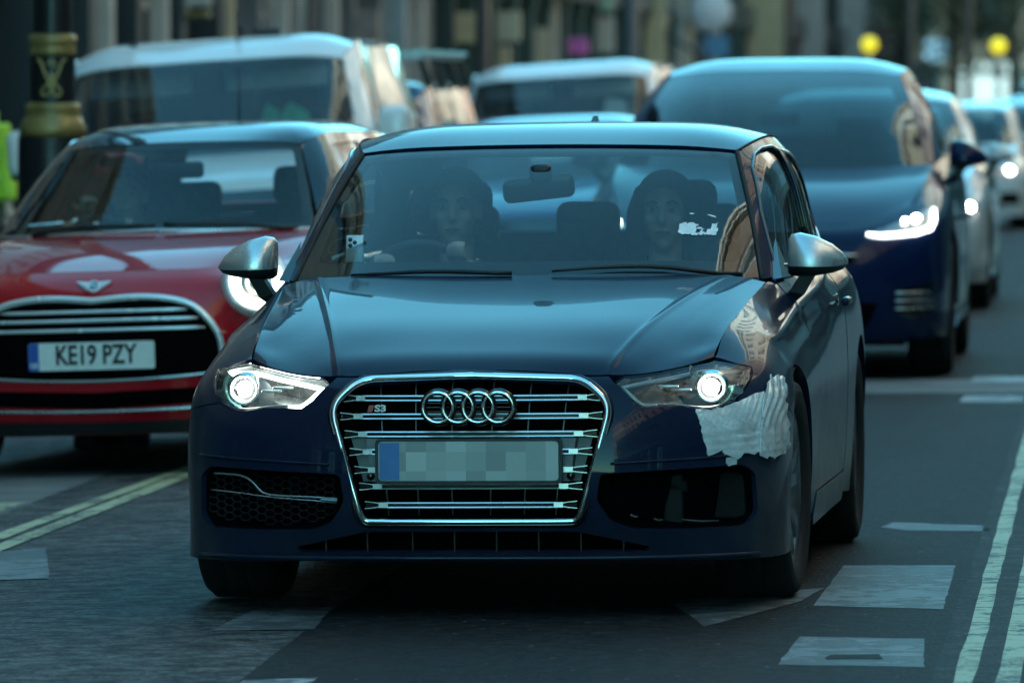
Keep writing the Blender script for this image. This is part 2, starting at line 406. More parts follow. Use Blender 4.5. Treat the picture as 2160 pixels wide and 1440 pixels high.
def asphalt(name, c1, c2, chip=.965, mid_s=9):
    m = bpy.data.materials.new(name); m.use_nodes = True; nt = m.node_tree; b = nt.nodes['Principled BSDF']; L = nt.links
    tc = nt.nodes.new('ShaderNodeTexCoord')
    def noise(sc, det=6, rough=.6, st_=None):
        n = nt.nodes.new('ShaderNodeTexNoise'); n.inputs['Scale'].default_value = sc; n.inputs['Detail'].default_value = det; n.inputs['Roughness'].default_value = rough
        L.new(tc.outputs['Object'], n.inputs['Vector']); return n
    big = noise(.5, 5); mid = noise(mid_s, 7, .75)
    vo = nt.nodes.new('ShaderNodeTexVoronoi'); vo.inputs['Scale'].default_value = 70; L.new(tc.outputs['Object'], vo.inputs['Vector'])
    r1 = nt.nodes.new('ShaderNodeValToRGB'); e = r1.color_ramp.elements; e[0].color = (*c1, 1); e[0].position = .3; e[1].color = (*c2, 1); e[1].position = .7
    L.new(big.outputs['Fac'], r1.inputs[0])
    r2 = nt.nodes.new('ShaderNodeValToRGB'); e = r2.color_ramp.elements; e[0].color = (.45, .45, .45, 1); e[0].position = .0; e[1].color = (1.7, 1.7, 1.65, 1); e[1].position = .8
    L.new(vo.outputs['Color'], r2.inputs[0])
    mx = nt.nodes.new('ShaderNodeMix'); mx.data_type = 'RGBA'; mx.blend_type = 'MULTIPLY'; mx.inputs[0].default_value = .85
    L.new(r1.outputs[0], mx.inputs[6]); L.new(r2.outputs[0], mx.inputs[7])
    r3 = nt.nodes.new('ShaderNodeValToRGB'); e = r3.color_ramp.elements; e[0].color = (.30, .30, .30, 1); e[0].position = .42; e[1].color = (1.8, 1.8, 1.8, 1); e[1].position = .58
    L.new(mid.outputs['Fac'], r3.inputs[0])
    mx0 = mx; mx = nt.nodes.new('ShaderNodeMix'); mx.data_type = 'RGBA'; mx.blend_type = 'MULTIPLY'; mx.inputs[0].default_value = .9
    L.new(mx0.outputs[2], mx.inputs[6]); L.new(r3.outputs[0], mx.inputs[7])
    # a few pale chippings
    v2 = nt.nodes.new('ShaderNodeTexVoronoi'); v2.inputs['Scale'].default_value = 38; L.new(tc.outputs['Object'], v2.inputs['Vector'])
    sp = nt.nodes.new('ShaderNodeSeparateColor'); L.new(v2.outputs['Color'], sp.inputs[0])
    g1 = nt.nodes.new('ShaderNodeMath'); g1.operation = 'GREATER_THAN'; g1.inputs[1].default_value = chip; L.new(sp.outputs[0], g1.inputs[0])
    g2 = nt.nodes.new('ShaderNodeMath'); g2.operation = 'LESS_THAN'; g2.inputs[1].default_value = .28; L.new(v2.outputs['Distance'], g2.inputs[0])
    g3 = nt.nodes.new('ShaderNodeMath'); g3.operation = 'MULTIPLY'; L.new(g1.outputs[0], g3.inputs[0]); L.new(g2.outputs[0], g3.inputs[1])
    m2 = nt.nodes.new('ShaderNodeMix'); m2.data_type = 'RGBA'; L.new(g3.outputs[0], m2.inputs[0]); L.new(mx.outputs[2], m2.inputs[6]); m2.inputs[7].default_value = (.22, .21, .19, 1)
    L.new(m2.outputs[2], b.inputs['Base Color'])
    rr = nt.nodes.new('ShaderNodeMapRange'); rr.inputs[3].default_value = .48; rr.inputs[4].default_value = .85; L.new(mid.outputs['Fac'], rr.inputs[0]); L.new(rr.outputs[0], b.inputs['Roughness']); b.inputs['Specular IOR Level'].default_value = .12
    bp = nt.nodes.new('ShaderNodeBump'); bp.inputs['Strength'].default_value = .9; bp.inputs['Distance'].default_value = .008
    L.new(vo.outputs['Distance'], bp.inputs['Height'])
    b2 = nt.nodes.new('ShaderNodeBump'); b2.inputs['Strength'].default_value = .75; b2.inputs['Distance'].default_value = .03; L.new(mid.outputs['Fac'], b2.inputs['Height']); L.new(bp.outputs[0], b2.inputs['Normal'])
    L.new(b2.outputs[0], b.inputs['Normal'])
    return m
ASPH = asphalt('asphalt', (.046, .048, .050), (.090, .090, .090))
PATCH = asphalt('asphalt_patch', (.011, .012, .013), (.020, .0205, .021), .99, 15); TAR = asphalt('tar_band', (.016, .018, .019), (.034, .035, .035), .985, 8)
_rs = np.concatenate([np.linspace(-8.6, -4, 8), np.linspace(-3.8, -2, 10), np.linspace(-1.5, .55, 4)])
road = strip_mesh('road', _rs, [-160, -60, 0, 10, 20, 30, 45, 70, 110, 200, 420], gz, ASPH)

def road_paint(name, col, wear=.5, scale=14.):
    """Worn thermoplastic line: holes down to a dark film, cracks, scuffs."""
    m = bpy.data.materials.new(name); m.use_nodes = True; nt = m.node_tree; b = nt.nodes['Principled BSDF']; L = nt.links
    tc = nt.nodes.new('ShaderNodeTexCoord')
    n = nt.nodes.new('ShaderNodeTexNoise'); n.inputs['Scale'].default_value = scale; n.inputs['Detail'].default_value = 10; n.inputs['Roughness'].default_value = .72; L.new(tc.outputs['Object'], n.inputs['Vector'])
    n2 = nt.nodes.new('ShaderNodeTexNoise'); n2.inputs['Scale'].default_value = scale * .15; n2.inputs['Detail'].default_value = 3; L.new(tc.outputs['Object'], n2.inputs['Vector'])
    a = nt.nodes.new('ShaderNodeMath'); a.operation = 'MULTIPLY_ADD'; a.inputs[1].default_value = .55; L.new(n2.outputs['Fac'], a.inputs[0]); L.new(n.outputs['Fac'], a.inputs[2])
    r = nt.nodes.new('ShaderNodeMapRange'); r.inputs[1].default_value = .60 + .2 * wear; r.inputs[2].default_value = .67 + .2 * wear; L.new(a.outputs[0], r.inputs[0])
    vo = nt.nodes.new('ShaderNodeTexVoronoi'); vo.feature = 'DISTANCE_TO_EDGE'; vo.inputs['Scale'].default_value = 2.3
    wob = nt.nodes.new('ShaderNodeMix'); wob.data_type = 'VECTOR'; wob.inputs[0].default_value = .35; L.new(tc.outputs['Object'], wob.inputs[4]); L.new(n.outputs['Color'], wob.inputs[5]); L.new(wob.outputs[1], vo.inputs['Vector'])
    cr = nt.nodes.new('ShaderNodeMapRange'); cr.inputs[1].default_value = .004; cr.inputs[2].default_value = .016; L.new(vo.outputs['Distance'], cr.inputs[0])
    mm = nt.nodes.new('ShaderNodeMath'); mm.operation = 'MULTIPLY'; L.new(r.outputs[0], mm.inputs[0]); L.new(cr.outputs[0], mm.inputs[1])
    c2 = nt.nodes.new('ShaderNodeMix'); c2.data_type = 'RGBA'; c2.inputs[6].default_value = (.05, .052, .052, 1); L.new(mm.outputs[0], c2.inputs[0])
    c3 = nt.nodes.new('ShaderNodeMix'); c3.data_type = 'RGBA'; c3.inputs[6].default_value = tuple(c * .7 for c in col) + (1,); c3.inputs[7].default_value = (*col, 1); L.new(n.outputs['Fac'], c3.inputs[0])
    L.new(c3.outputs[2], c2.inputs[7]); L.new(c2.outputs[2], b.inputs['Base Color']); b.inputs['Roughness'].default_value = .6
    bp = nt.nodes.new('ShaderNodeBump'); bp.inputs['Strength'].default_value = .5; bp.inputs['Distance'].default_value = .004; L.new(mm.outputs[0], bp.inputs['Height']); L.new(bp.outputs[0], b.inputs['Normal'])
    return m
# ------------------------------------------------------------------ vehicle shells
def mirror_cols(cols):
    """Half columns (centre front .. rear) -> full-width control grid P[row][col]."""
    L_ = [[(-x, y, z) for (x, y, z) in c] for c in cols[:0:-1]] + [list(c) for c in cols]
    return [[c[j] for c in L_] for j in range(len(cols[0]))]
def mirror_rows(rows):
    """Rows listed from the centre outwards -> full rows."""
    return [[(-x, y, z) for (x, y, z) in r[:0:-1]] + list(r) for r in rows]

class Shell:
    def __init__(s, cols, hood, ws, roof, side, rear=None, fmask=1.0, smask=.3):
        s.skin = Patch(mirror_cols(cols)); s.hood = Patch(mirror_rows(hood)); s.ws = Patch(mirror_rows(ws)); s.roof = Patch(mirror_rows(roof))
        s.sideP = {1: Patch(side), -1: Patch([[(-x, y, z) for x, y, z in r] for r in side], flip=True)}
        s.rear = Patch(mirror_rows(rear)) if rear else None
        s.fm = lambda g: (g[:, 1] < fmask) & (g[:, 0] > -.02); s.sm = lambda g: (g[:, 1] > smask) & (g[:, 0] > .35)
    def f(s, pts):
        """uv on the skin of points given in the front view (x,z)."""
        P = np.array(pts, float); sg = np.where(P[:, 0] < 0, -1, 1); uv = s.skin.inv(np.stack([np.abs(P[:, 0]), P[:, 1]], 1), [0, 2], s.fm)
        uv[:, 0] = np.where(sg < 0, 1 - uv[:, 0], uv[:, 0]); return uv
    def s_(s, pts, sg=1):
        """uv of points given in the side view (y,z)."""
        uv = s.skin.inv(np.array(pts, float), [1, 2], s.sm)
        if sg < 0: uv[:, 0] = 1 - uv[:, 0]
        return uv
    def top(s, y0, y1, sg=1, n=12):
        """uv along the upper rim of the skin between two stations (side)."""
        g = np.linspace(.5, 1, 900); p = s.skin.raw(g, np.ones_like(g)); k = p[:, 0] > .3
        ys = np.linspace(y0, y1, n); kk = np.nonzero(k)[0]; order = np.argsort(p[kk, 1]); u = np.interp(ys, p[kk, 1][order], g[kk][order])
        return np.stack([u if sg > 0 else 1 - u, np.ones(n)], 1)
    def bot(s, y0, y1, sg=1, n=12):
        g = np.linspace(.5, 1, 900); p = s.skin.raw(g, np.zeros_like(g)); kk = np.nonzero(p[:, 0] > .3)[0]; order = np.argsort(p[kk, 1])
        u = np.interp(np.linspace(y0, y1, n), p[kk, 1][order], g[kk][order]); return np.stack([u if sg > 0 else 1 - u, np.zeros(n)], 1)

def mir(uv): q = np.array(uv)[::-1].copy(); q[:, 0] = 1 - q[:, 0]; return q
def arc(cy, cz, r, a0, a1, n=22): return [(cy + r * math.cos(a), cz + r * math.sin(a)) for a in np.linspace(a0, a1, n)]

RUBBER = mat('rubber', (.012, .012, .013), .75, noise=.3, nscale=40, bump=.3, bscale=300)
BLACKP = mat('black_plastic', (.010, .011, .012), .45, noise=.3, nscale=60, bump=.2, bscale=500)
GLOSSB = mat('gloss_black', (.006, .006, .007), .12, coat=.6, rvar=.05, nscale=8)
CHROME = mat('chrome', (.78, .80, .80), .10, 1.0, rvar=.06, nscale=12)
SATIN = mat('satin_aluminium', (.62, .64, .64), .30, .75, rvar=.06, nscale=10)
DARKIN = mat('cabin_trim', (.020, .021, .022), .7, noise=.4, nscale=30, bump=.2, bscale=300)
SEATM = mat('seat_cloth', (.030, .032, .035), .85, noise=.35, nscale=25, bump=.4, bscale=400)
UNDER = mat('underbody', (.008, .008, .008), .9, noise=.4, nscale=10)
PLATEW = mat('plate_white', (.80, .81, .78), .35, coat=.3, noise=.05, nscale=30)
PLATEB = mat('plate_blue', (.03, .10, .42), .35, noise=.08, nscale=30)
INK = mat('plate_ink', (.012, .012, .014), .4, noise=.2)
LAMPON = mat('lamp_lit', (1, 1, 1), .3, emit=(1.0, .99, .90), estr=7.0); GLOW = mat('lamp_reflector_tray', (.22, .23, .24), .35, .3, rvar=.1, nscale=40)
DRLON = mat('running_light_lit', (1, 1, 1), .3, emit=(.90, 1.0, .90), estr=1.3)
LENS = glass('lamp_lens', (.95, .98, .97), ior=1.42, boost=.45)
REFLM = mat('lamp_reflector', (.62, .64, .64), .16, 1.0, rvar=.08, nscale=25)
LAMPIN = mat('lamp_bezel', (.30, .31, .32), .30, .6, rvar=.08, nscale=25)

def wheel(name, parent, x, y, r=.318, w=.225, sg=1, steer=0., spokes=5, rimmat=None, rim_r=None, twin=True, z=None):
    """Wheel > tyre, rim, brake_disc.  Outer face towards sg*x."""
    z = r if z is None else z; rim_r = rim_r or r * .72
    e = bpy.data.objects.new(name, None); COL.objects.link(e); e.parent = parent; e.location = (x, y, z); e.rotation_euler = (0, 0, steer); e.empty_display_size = .1
    h = w / 2
    mb = MB(); mb.lathe([(rim_r, -h * .86), (rim_r + .02, -h * .97), (r * .88, -h * 1.04), (r * .955, -h * .98), (r * .99, -h * .82), (r, -h * .5), (r, -h * .02), (r * .985, 0), (r, h * .02), (r, h * .5), (r * .99, h * .82), (r * .955, h * .98), (r * .88, h * 1.04), (rim_r + .02, h * .97), (rim_r, h * .86), (rim_r - .02, 0), (rim_r, -h * .86)], 56, 'x')
    for k in range(3):     # tread grooves as raised ribs between them
        xx = (-.55 + .55 * k) * h
        mb.lathe([(r * 1.0, xx - .032), (r * 1.006, xx - .030), (r * 1.006, xx + .030), (r * 1.0, xx + .032)], 56, 'x')
    mb.build('tyre', RUBBER, e)
    rm = rimmat or mat('alloy', (.34, .35, .36), .32, .9, noise=.2, nscale=20)
    mb = MB(); f = sg * h * .80
    mb.lathe([(rim_r - .004, -sg * h * .85), (rim_r - .03, -sg * h * .7), (rim_r - .04, f * .2), (rim_r - .018, f * .95), (rim_r + .004, f * 1.06), (rim_r + .012, f * 1.02), (rim_r + .006, f * .9)], 56, 'x')
    for k in range(spokes):
        a0 = 2 * math.pi * k / spokes + .3
        for da in ((-.17, .17) if twin else (0,)):
            i0, i1 = (.07, a0 + da * .9), (rim_r - .012, a0 + da * 1.35)
            wd0, wd1 = (.020, .016) if twin else (.045, .035)
            vs = []
            for (rr, a), wd, xf in ((i0, wd0, f * .80), ((.6 * rim_r, a0 + da * 1.1), (wd0 + wd1) / 2, f * .93), (i1, wd1, f * .98)):
                for dx in (0, -sg * .04):
                    for s_ in (-1, 1):
                        vs.append((xf + dx, rr * math.cos(a) - s_ * wd * math.sin(a), rr * math.sin(a) + s_ * wd * math.cos(a)))
            fs = []
            for q in (0, 4): fs += [(q, q + 1, q + 5, q + 4), (q + 2, q + 6, q + 7, q + 3), (q, q + 4, q + 6, q + 2), (q + 1, q + 3, q + 7, q + 5)]
            mb.add(vs, fs)
    mb.lathe([(0, f * .86), (.035, f * .86), (.06, f * .80), (.085, f * .70), (.085, 0)], 24, 'x')
    mb.build('rim', rm, e)
    mb = MB(); mb.lathe([(.06, 0), (rim_r * .78, 0), (rim_r * .78, sg * .02), (.06, sg * .02)], 32, 'x'); mb.build('brake_disc', mat('disc_steel', (.18, .17, .16), .4, 1.0, noise=.3, nscale=30), e)
    return e

def ring_curve(mb, pts, r, n=8): mb.tube(pts, r, n, closed=True)

# ------------------------------------------------------------------ dark blue hatchback (centre of the picture)
HPSI = R(6.4)
hero = empty('hatchback_car', (-0.118, 20.1, gz(-1.85) + .004), -HPSI, R(-.5), 'dark blue hatchback with silver tape over its damaged front corner, four-ring badge', 'car')
HP = paint('navy_paint', (.004, .010, .034), 0., .30, coat_ior=1.40, coat_w=.50, dirt=.62, dirtcol=(.15, .15, .13), dirt_z=.95)
Hc = [
 [(0, .065, .150), (0, .018, .27), (0, .000, .42), (0, .012, .54), (0, .030, .62), (0, .045, .660), (0, .072, .690)],
 [(.30, .068, .150), (.30, .024, .27), (.30, .010, .42), (.30, .023, .54), (.30, .044, .61), (.30, .062, .650), (.30, .092, .676)],
 [(.50, .090, .152), (.50, .050, .27), (.50, .037, .42), (.50, .052, .54), (.50, .080, .61), (.50, .112, .655), (.50, .155, .684)],
 [(.655, .128, .150), (.655, .105, .27), (.66, .095, .42), (.655, .112, .54), (.645, .150, .615), (.635, .200, .668), (.615, .262, .704)],
 [(.785, .212, .150), (.784, .200, .27), (.788, .192, .42), (.780, .212, .54), (.762, .255, .622), (.728, .305, .682), (.668, .352, .718)],
 [(.850, .332, .150), (.848, .325, .27), (.852, .320, .42), (.845, .335, .54), (.828, .366, .628), (.775, .405, .698), (.674, .440, .750)],
 [(.870, .500, .152), (.870, .500, .27), (.876, .500, .42), (.872, .505, .55), (.854, .515, .64), (.790, .530, .722), (.680, .550, .786)],
 [(.865, .870, .160), (.882, .870, .28), (.889, .870, .44), (.886, .870, .57), (.868, .870, .665), (.808, .870, .768), (.702, .870, .838)],
 [(.866, 1.45, .165), (.878, 1.45, .28), (.886, 1.45, .44), (.887, 1.45, .57), (.875, 1.45, .69), (.818, 1.45, .812), (.738, 1.47, .908)],
 [(.868, 2.20, .17), (.879, 2.20, .28), (.887, 2.20, .44), (.890, 2.20, .58), (.884, 2.20, .72), (.858, 2.20, .838), (.795, 2.20, .918)],
 [(.868, 3.00, .17), (.881, 3.00, .28), (.890, 3.00, .44), (.893, 3.00, .60), (.888, 3.00, .75), (.862, 3.00, .865), (.785, 3.00, .945)],
 [(.860, 3.60, .19), (.880, 3.60, .30), (.890, 3.60, .45), (.892, 3.60, .60), (.884, 3.60, .76), (.848, 3.60, .880), (.760, 3.60, .965)],
 [(.74, 4.02, .22), (.77, 4.06, .32), (.79, 4.08, .46), (.79, 4.08, .60), (.77, 4.06, .76), (.73, 4.00, .880), (.66, 3.93, .970)],
 [(.40, 4.18, .22), (.40, 4.22, .32), (.40, 4.25, .46), (.40, 4.25, .60), (.40, 4.22, .76), (.40, 4.16, .880), (.36, 4.08, .970)],
 [(0, 4.20, .22), (0, 4.24, .32), (0, 4.27, .46), (0, 4.27, .60), (0, 4.24, .76), (0, 4.18, .880), (0, 4.10, .970)],
]
_CX = lambda y: .385 + (y - .12) * .185       # line of the bonnet crease
def hood_crease(p):
    d = np.abs(p[:, 0]) - _CX(p[:, 1]); w = .006
    return .0035 * np.exp(-(d / .011) ** 2) - .06 * w * np.log1p(np.exp(np.clip(d / w, -30, 30))) + .06 * np.maximum(np.abs(p[:, 0]) - _CX(p[:, 1]) - .09, 0)
Hhood = [
 [(0, .074, .692), (.20, .083, .686), (.38, .112, .674), (.50, .157, .686), (.615, .264, .706), (.668, .355, .720)],
 [(0, .13, .722), (.20, .14, .718), (.38, .165, .707), (.50, .21, .707), (.615, .31, .724), (.671, .395, .737)],
 [(0, .235, .753), (.20, .245, .751), (.385, .27, .744), (.505, .31, .742), (.617, .40, .748), (.675, .465, .758)],
 [(0, .42, .797), (.205, .43, .796), (.39, .45, .793), (.51, .485, .790), (.622, .54, .787), (.682, .585, .787)],
 [(0, .70, .845), (.21, .705, .845), (.40, .72, .843), (.53, .74, .840), (.635, .775, .836), (.698, .82, .826)],
 [(0, 1.02, .893), (.22, 1.025, .893), (.43, 1.04, .892), (.555, 1.06, .889), (.655, 1.09, .883), (.717, 1.13, .867)],
 [(0, 1.34, .937), (.23, 1.345, .937), (.45, 1.37, .934), (.58, 1.40, .929), (.680, 1.43, .922), (.736, 1.465, .910)],
]
Hws = [
 [(0, 1.31, .930), (.30, 1.335, .930), (.55, 1.42, .924), (.712, 1.55, .914)],
 [(0, 1.60, 1.085), (.29, 1.62, 1.083), (.52, 1.69, 1.073), (.672, 1.785, 1.058)],
 [(0, 1.86, 1.210), (.28, 1.875, 1.207), (.50, 1.93, 1.197), (.629, 1.995, 1.184)],
 [(0, 2.11, 1.312), (.28, 2.12, 1.309), (.48, 2.16, 1.301), (.588, 2.205, 1.292)],
]
Hroof = [
 [(0, 2.115, 1.316), (.28, 2.125, 1.313), (.48, 2.165, 1.305), (.588, 2.21, 1.295)],
 [(0, 2.38, 1.364), (.29, 2.38, 1.361), (.50, 2.38, 1.347), (.622, 2.38, 1.320)],
 [(0, 2.75, 1.388), (.30, 2.75, 1.385), (.515, 2.75, 1.369), (.640, 2.75, 1.338)],
 [(0, 3.30, 1.376), (.30, 3.30, 1.372), (.505, 3.30, 1.356), (.630, 3.30, 1.326)],
 [(0, 3.82, 1.322), (.28, 3.81, 1.318), (.47, 3.77, 1.304), (.575, 3.72, 1.284)],
]
Hside = [
 [(.714, 1.552, .910), (.765, 1.70, .918), (.795, 2.15, .919), (.792, 2.75, .936), (.776, 3.30, .955), (.715, 3.85, .972)],
 [(.672, 1.790, 1.058), (.712, 1.92, 1.075), (.752, 2.22, 1.09), (.758, 2.77, 1.10), (.742, 3.30, 1.10), (.675, 3.80, 1.10)],
 [(.630, 1.998, 1.186), (.660, 2.12, 1.215), (.700, 2.34, 1.235), (.712, 2.80, 1.245), (.698, 3.30, 1.235), (.628, 3.76, 1.21)],
 [(.588, 2.208, 1.294), (.604, 2.28, 1.307), (.632, 2.50, 1.329), (.642, 2.83, 1.338), (.630, 3.30, 1.326), (.575, 3.72, 1.284)],
]
Hrear = [
 [(0, 4.10, .970), (.36, 4.08, .970), (.60, 3.98, .970), (.70, 3.88, .970)],
 [(0, 3.97, 1.15), (.33, 3.95, 1.15), (.54, 3.88, 1.14), (.64, 3.80, 1.12)],
 [(0, 3.83, 1.322), (.28, 3.82, 1.318), (.47, 3.78, 1.304), (.573, 3.73, 1.284)],
]
H = Shell(Hc, Hhood, Hws, Hroof, Hside, Hrear)
H.hood.disp = hood_crease

AR = arc(.87, .325, .352, math.pi + math.asin(.17 / .352), -math.asin(.155 / .352), 40)   # front arch, front foot -> over the top -> rear foot
AR = [(.87 + .352 * math.cos(a), .325 + .352 * math.sin(a)) for a in np.linspace(math.pi + .50, -.46, 44)]
k_sp = min(range(44), key=lambda i: abs(AR[i][1] - .545) + (9 if AR[i][0] > .87 else 0))
lamp_f = [(.405, .661), (.455, .612), (.487, .590), (.54, .592), (.60, .591), (.65, .581), (.70, .583), (.742, .600), (.768, .640), (.774, .690)]   # inner tip, lower edge, outer edge
lampuv = H.f(lamp_f)
lamptop = H.f([(.735, .700)]); rim = np.linspace(0, 1, 30)
g_ = np.linspace(.5, .8, 600); p_ = H.skin.raw(g_, np.ones_like(g_))
def rim_u(x):
    i = np.argmax(p_[:, 0] > .667); return np.interp(x, p_[:i, 0], g_[:i])
toprim = lambda x0, x1, n=12: np.stack([rim_u(np.linspace(x0, x1, n)), np.ones(n) - .0], 1)
lamp_loop = np.concatenate([lampuv, lamptop, toprim(.664, .43, 14) - [0, .012]])
arch_uv = H.s_(AR)
bot_u = np.linspace(.5, arch_uv[0, 0], 26)
half = np.concatenate([np.stack([bot_u, np.zeros(26)], 1), arch_uv[:k_sp + 1], H.s_([(AR[k_sp][0] - .06, .560)]), lampuv[::-1][2:], toprim(.39, 0, 12)])
bumper_loop = np.concatenate([half[:-1], mir(half)[:-1]])
# openings in the bumper, front view
gx = lambda pts: [(x, z) for x, z in pts]
GR = [(0, .677), (.20, .674), (.325, .664), (.372, .640), (.396, .606), (.398, .585), (.322, .318), (.300, .284), (.27, .272), (0, .270)]
GRs = np.concatenate([rnd([(-.5, .679), (0, .679), (.318, .668), (.398, .598), (.313, .290), (.298, .2715), (.25, .271), (0, .271), (-.5, .271)], .055, 8)]); GRs = GRs[GRs[:, 0] >= 0]; GRs = np.concatenate([[(0, .679)], GRs[1:] if GRs[0, 0] < 1e-4 else GRs]); GRs = GRs if GRs[-1, 0] < 1e-4 else np.concatenate([GRs, [(0, .271)]])
grille_uv = np.concatenate([H.f(GRs), mir(H.f(GRs))[1:-1]])
INT = rnd([(.374, .402), (.50, .408), (.66, .415), (.765, .420), (.795, .395), (.800, .285), (.772, .250), (.60, .243), (.46, .245), (.400, .268), (.362, .330)], .014)
int_r = H.f(INT); int_l = H.f([(-x, z) for x, z in INT[::-1]])
LOW = rnd([(.0, .238), (.28, .238), (.36, .232), (.45, .205), (.50, .188), (.40, .180), (0, .180)], .012)
lowh = np.concatenate([H.f([(x, .238 if x < .30 else .238 - (x - .30) * .22) for x in np.linspace(0, .50, 14)]), H.f([(.505, .186)]), H.f([(x, .180) for x in np.linspace(.49, 0, 14)])])
low_uv = np.concatenate([lowh, mir(lowh)[1:-1]])
panel('front_bumper', H.skin, [bumper_loop, grille_uv, int_r, int_l, low_uv], HP, hero, h=.026, flange=.022)

# bonnet, wings, doors, sills, quarters
hl = np.concatenate([np.stack([np.linspace(0, 1, 40), np.full(40, .004)], 1), np.stack([np.ones(16), np.linspace(.03, .97, 16)], 1), np.stack([np.linspace(1, 0, 40), np.ones(40)], 1), np.stack([np.zeros(16), np.linspace(.97, .03, 16)], 1)])
def hood_uv(pts): return H.hood.inv(pts, [0, 1])
cl = [hood_uv([(s_ * (_CX(y) + d), y) for y in np.linspace(.16, 1.34, 30)]) for s_ in (-1, 1) for d in (-.024, -.016, -.008, 0, .008, .016, .024)]
panel('hood', H.hood, [hl], HP, hero, h=.03, gap=.0028, flange=.02, lines=cl)
_zc = lambda y: .757 + (y - .75) * .080
def side_crease(p):
    d = p[:, 2] - _zc(p[:, 1]); f = np.clip((p[:, 1] - .70) / .08, 0, 1) * (np.abs(p[:, 0]) > .6)
    return f * (.0050 * np.exp(-(d / .012) ** 2) - .004 * np.exp(-((d + .045) / .03) ** 2))
def side_lines(sg, y0, y1):
    out = []
    for d in (-.06, -.035, -.02, -.010, 0, .010, .020): out.append(H.s_([(y, _zc(y) + d) for y in np.linspace(y0, y1, 16)], sg))
    return out
def side_loops(sg):
    M_ = (lambda q: q) if sg > 0 else (lambda q: np.stack([1 - q[:, 0], q[:, 1]], 1))
    door_f = [(1.555, .90), (1.59, .80), (1.60, .62), (1.57, .42), (1.50, .275)]
    fen = np.concatenate([lampuv[-3:], lamptop, H.top(.36, 1.47, n=30), H.s_(door_f), H.s_([(1.49, .265), (1.40, .215)]), H.s_([(1.28, .20)]), arch_uv[::-1][3:44 - k_sp], H.s_([(AR[k_sp][0] - .06, .560)])])
    door = np.concatenate([H.top(1.57, 2.78, n=24), H.s_([(2.80, .80), (2.80, .60), (2.78, .45), (2.74, .275)]), H.s_([(y, .272) for y in np.linspace(2.7, 1.55, 12)]), H.s_(door_f[::-1])[:-1]])
    RA = [(3.47 + .352 * math.cos(a), .325 + .352 * math.sin(a)) for a in np.linspace(math.pi + .42, -.40, 40)]
    ra = H.s_(RA)
    qtr = np.concatenate([H.top(2.80, 3.90, n=16), H.s_([(3.98, .80), (3.98, .62), (3.93, .45)]), ra[::-1], H.s_([(2.76, .20), (2.76, .275), (2.80, .45), (2.82, .60), (2.82, .80)])])
    sill = np.concatenate([H.s_([(y, .2715) for y in np.linspace(1.50, 2.74, 12)]), H.s_([(2.745, .19)]), H.bot(2.72, 1.44, n=12) + [0, .01], H.s_([(1.41, .20)])])
    return [M_(q) for q in (fen, door, qtr, sill)], RA
for sg in (1, -1):
    (fen, door, qtr, sill), RAr = side_loops(sg)
    panel('fender', H.skin, [fen], HP, hero, h=.03, flange=.03, disp=side_crease, lines=side_lines(sg, .80, 1.54))
    d = panel('door', H.skin, [door], HP, hero, h=.05, flange=.02, disp=side_crease, lines=side_lines(sg, 1.64, 2.76))
    panel('quarter_panel', H.skin, [qtr], HP, hero, h=.05, flange=.03, disp=side_crease, lines=side_lines(sg, 2.85, 3.85))
    panel('side_skirt', H.skin, [sill], HP, hero, h=.05, off=.005, flange=.03)
    mb = MB(); mb.rbox(0, 0, 0, .026, .17, .028, .012); o = mb.build('door_handle', HP, d); o.location = (sg * .905, 2.58, .815)
    mb = MB(); mb.sphere((0, 0, 0), .035, 14, 8, (.2, 1.2, .7)); o = mb.build('handle_recess', GLOSSB, d); o.location = (sg * .872, 2.585, .815)
    # wheel housings
    for (cy, wr) in ((.87, .345), (3.47, .345)):
        mb = MB(); mb.lathe([(wr, sg * .55), (wr, sg * .865)], 30, 'x', (0, cy, .325), arc=(-.35, math.pi + .35)); mb.lathe([(.0, sg * .55), (wr, sg * .55)], 30, 'x', (0, cy, .325), arc=(-.35, math.pi + .35)); mb.build('wheel_housing', UNDER, hero)
# rear bumper + hatch
rb = np.concatenate([H.s_([(3.95, .45), (4.0, .62), (4.0, .80)])]); 
rbl = np.concatenate([H.s_([(3.86, .23), (3.95, .45), (4.0, .62), (3.99, .80)]), H.top(3.91, 3.94, n=3)])
rbl = np.concatenate([rbl, np.stack([np.linspace(rbl[-1, 0] + .004, 1, 12), np.ones(12)], 1), np.stack([np.linspace(1, rbl[0, 0], 12), np.zeros(12)], 1)])
panel('rear_bumper', H.skin, [rbl], HP, hero, h=.07); panel('rear_bumper', H.skin, [mir(rbl)], HP, hero, h=.07)
mb = MB(); mb.box(-.80, .80, .35, 4.05, .17, .20); mb.build('floor_pan', UNDER, hero)
mb = MB(); mb.box(-.50, .50, .22, .30, .17, .44); mb.box(-.50, .50, .30, .40, .2, .64); mb.build('radiator_carrier', UNDER, hero)
mb = MB(); mb.box(-.52, .52, .45, 1.30, .2, .66); mb.build('engine_block', UNDER, hero)

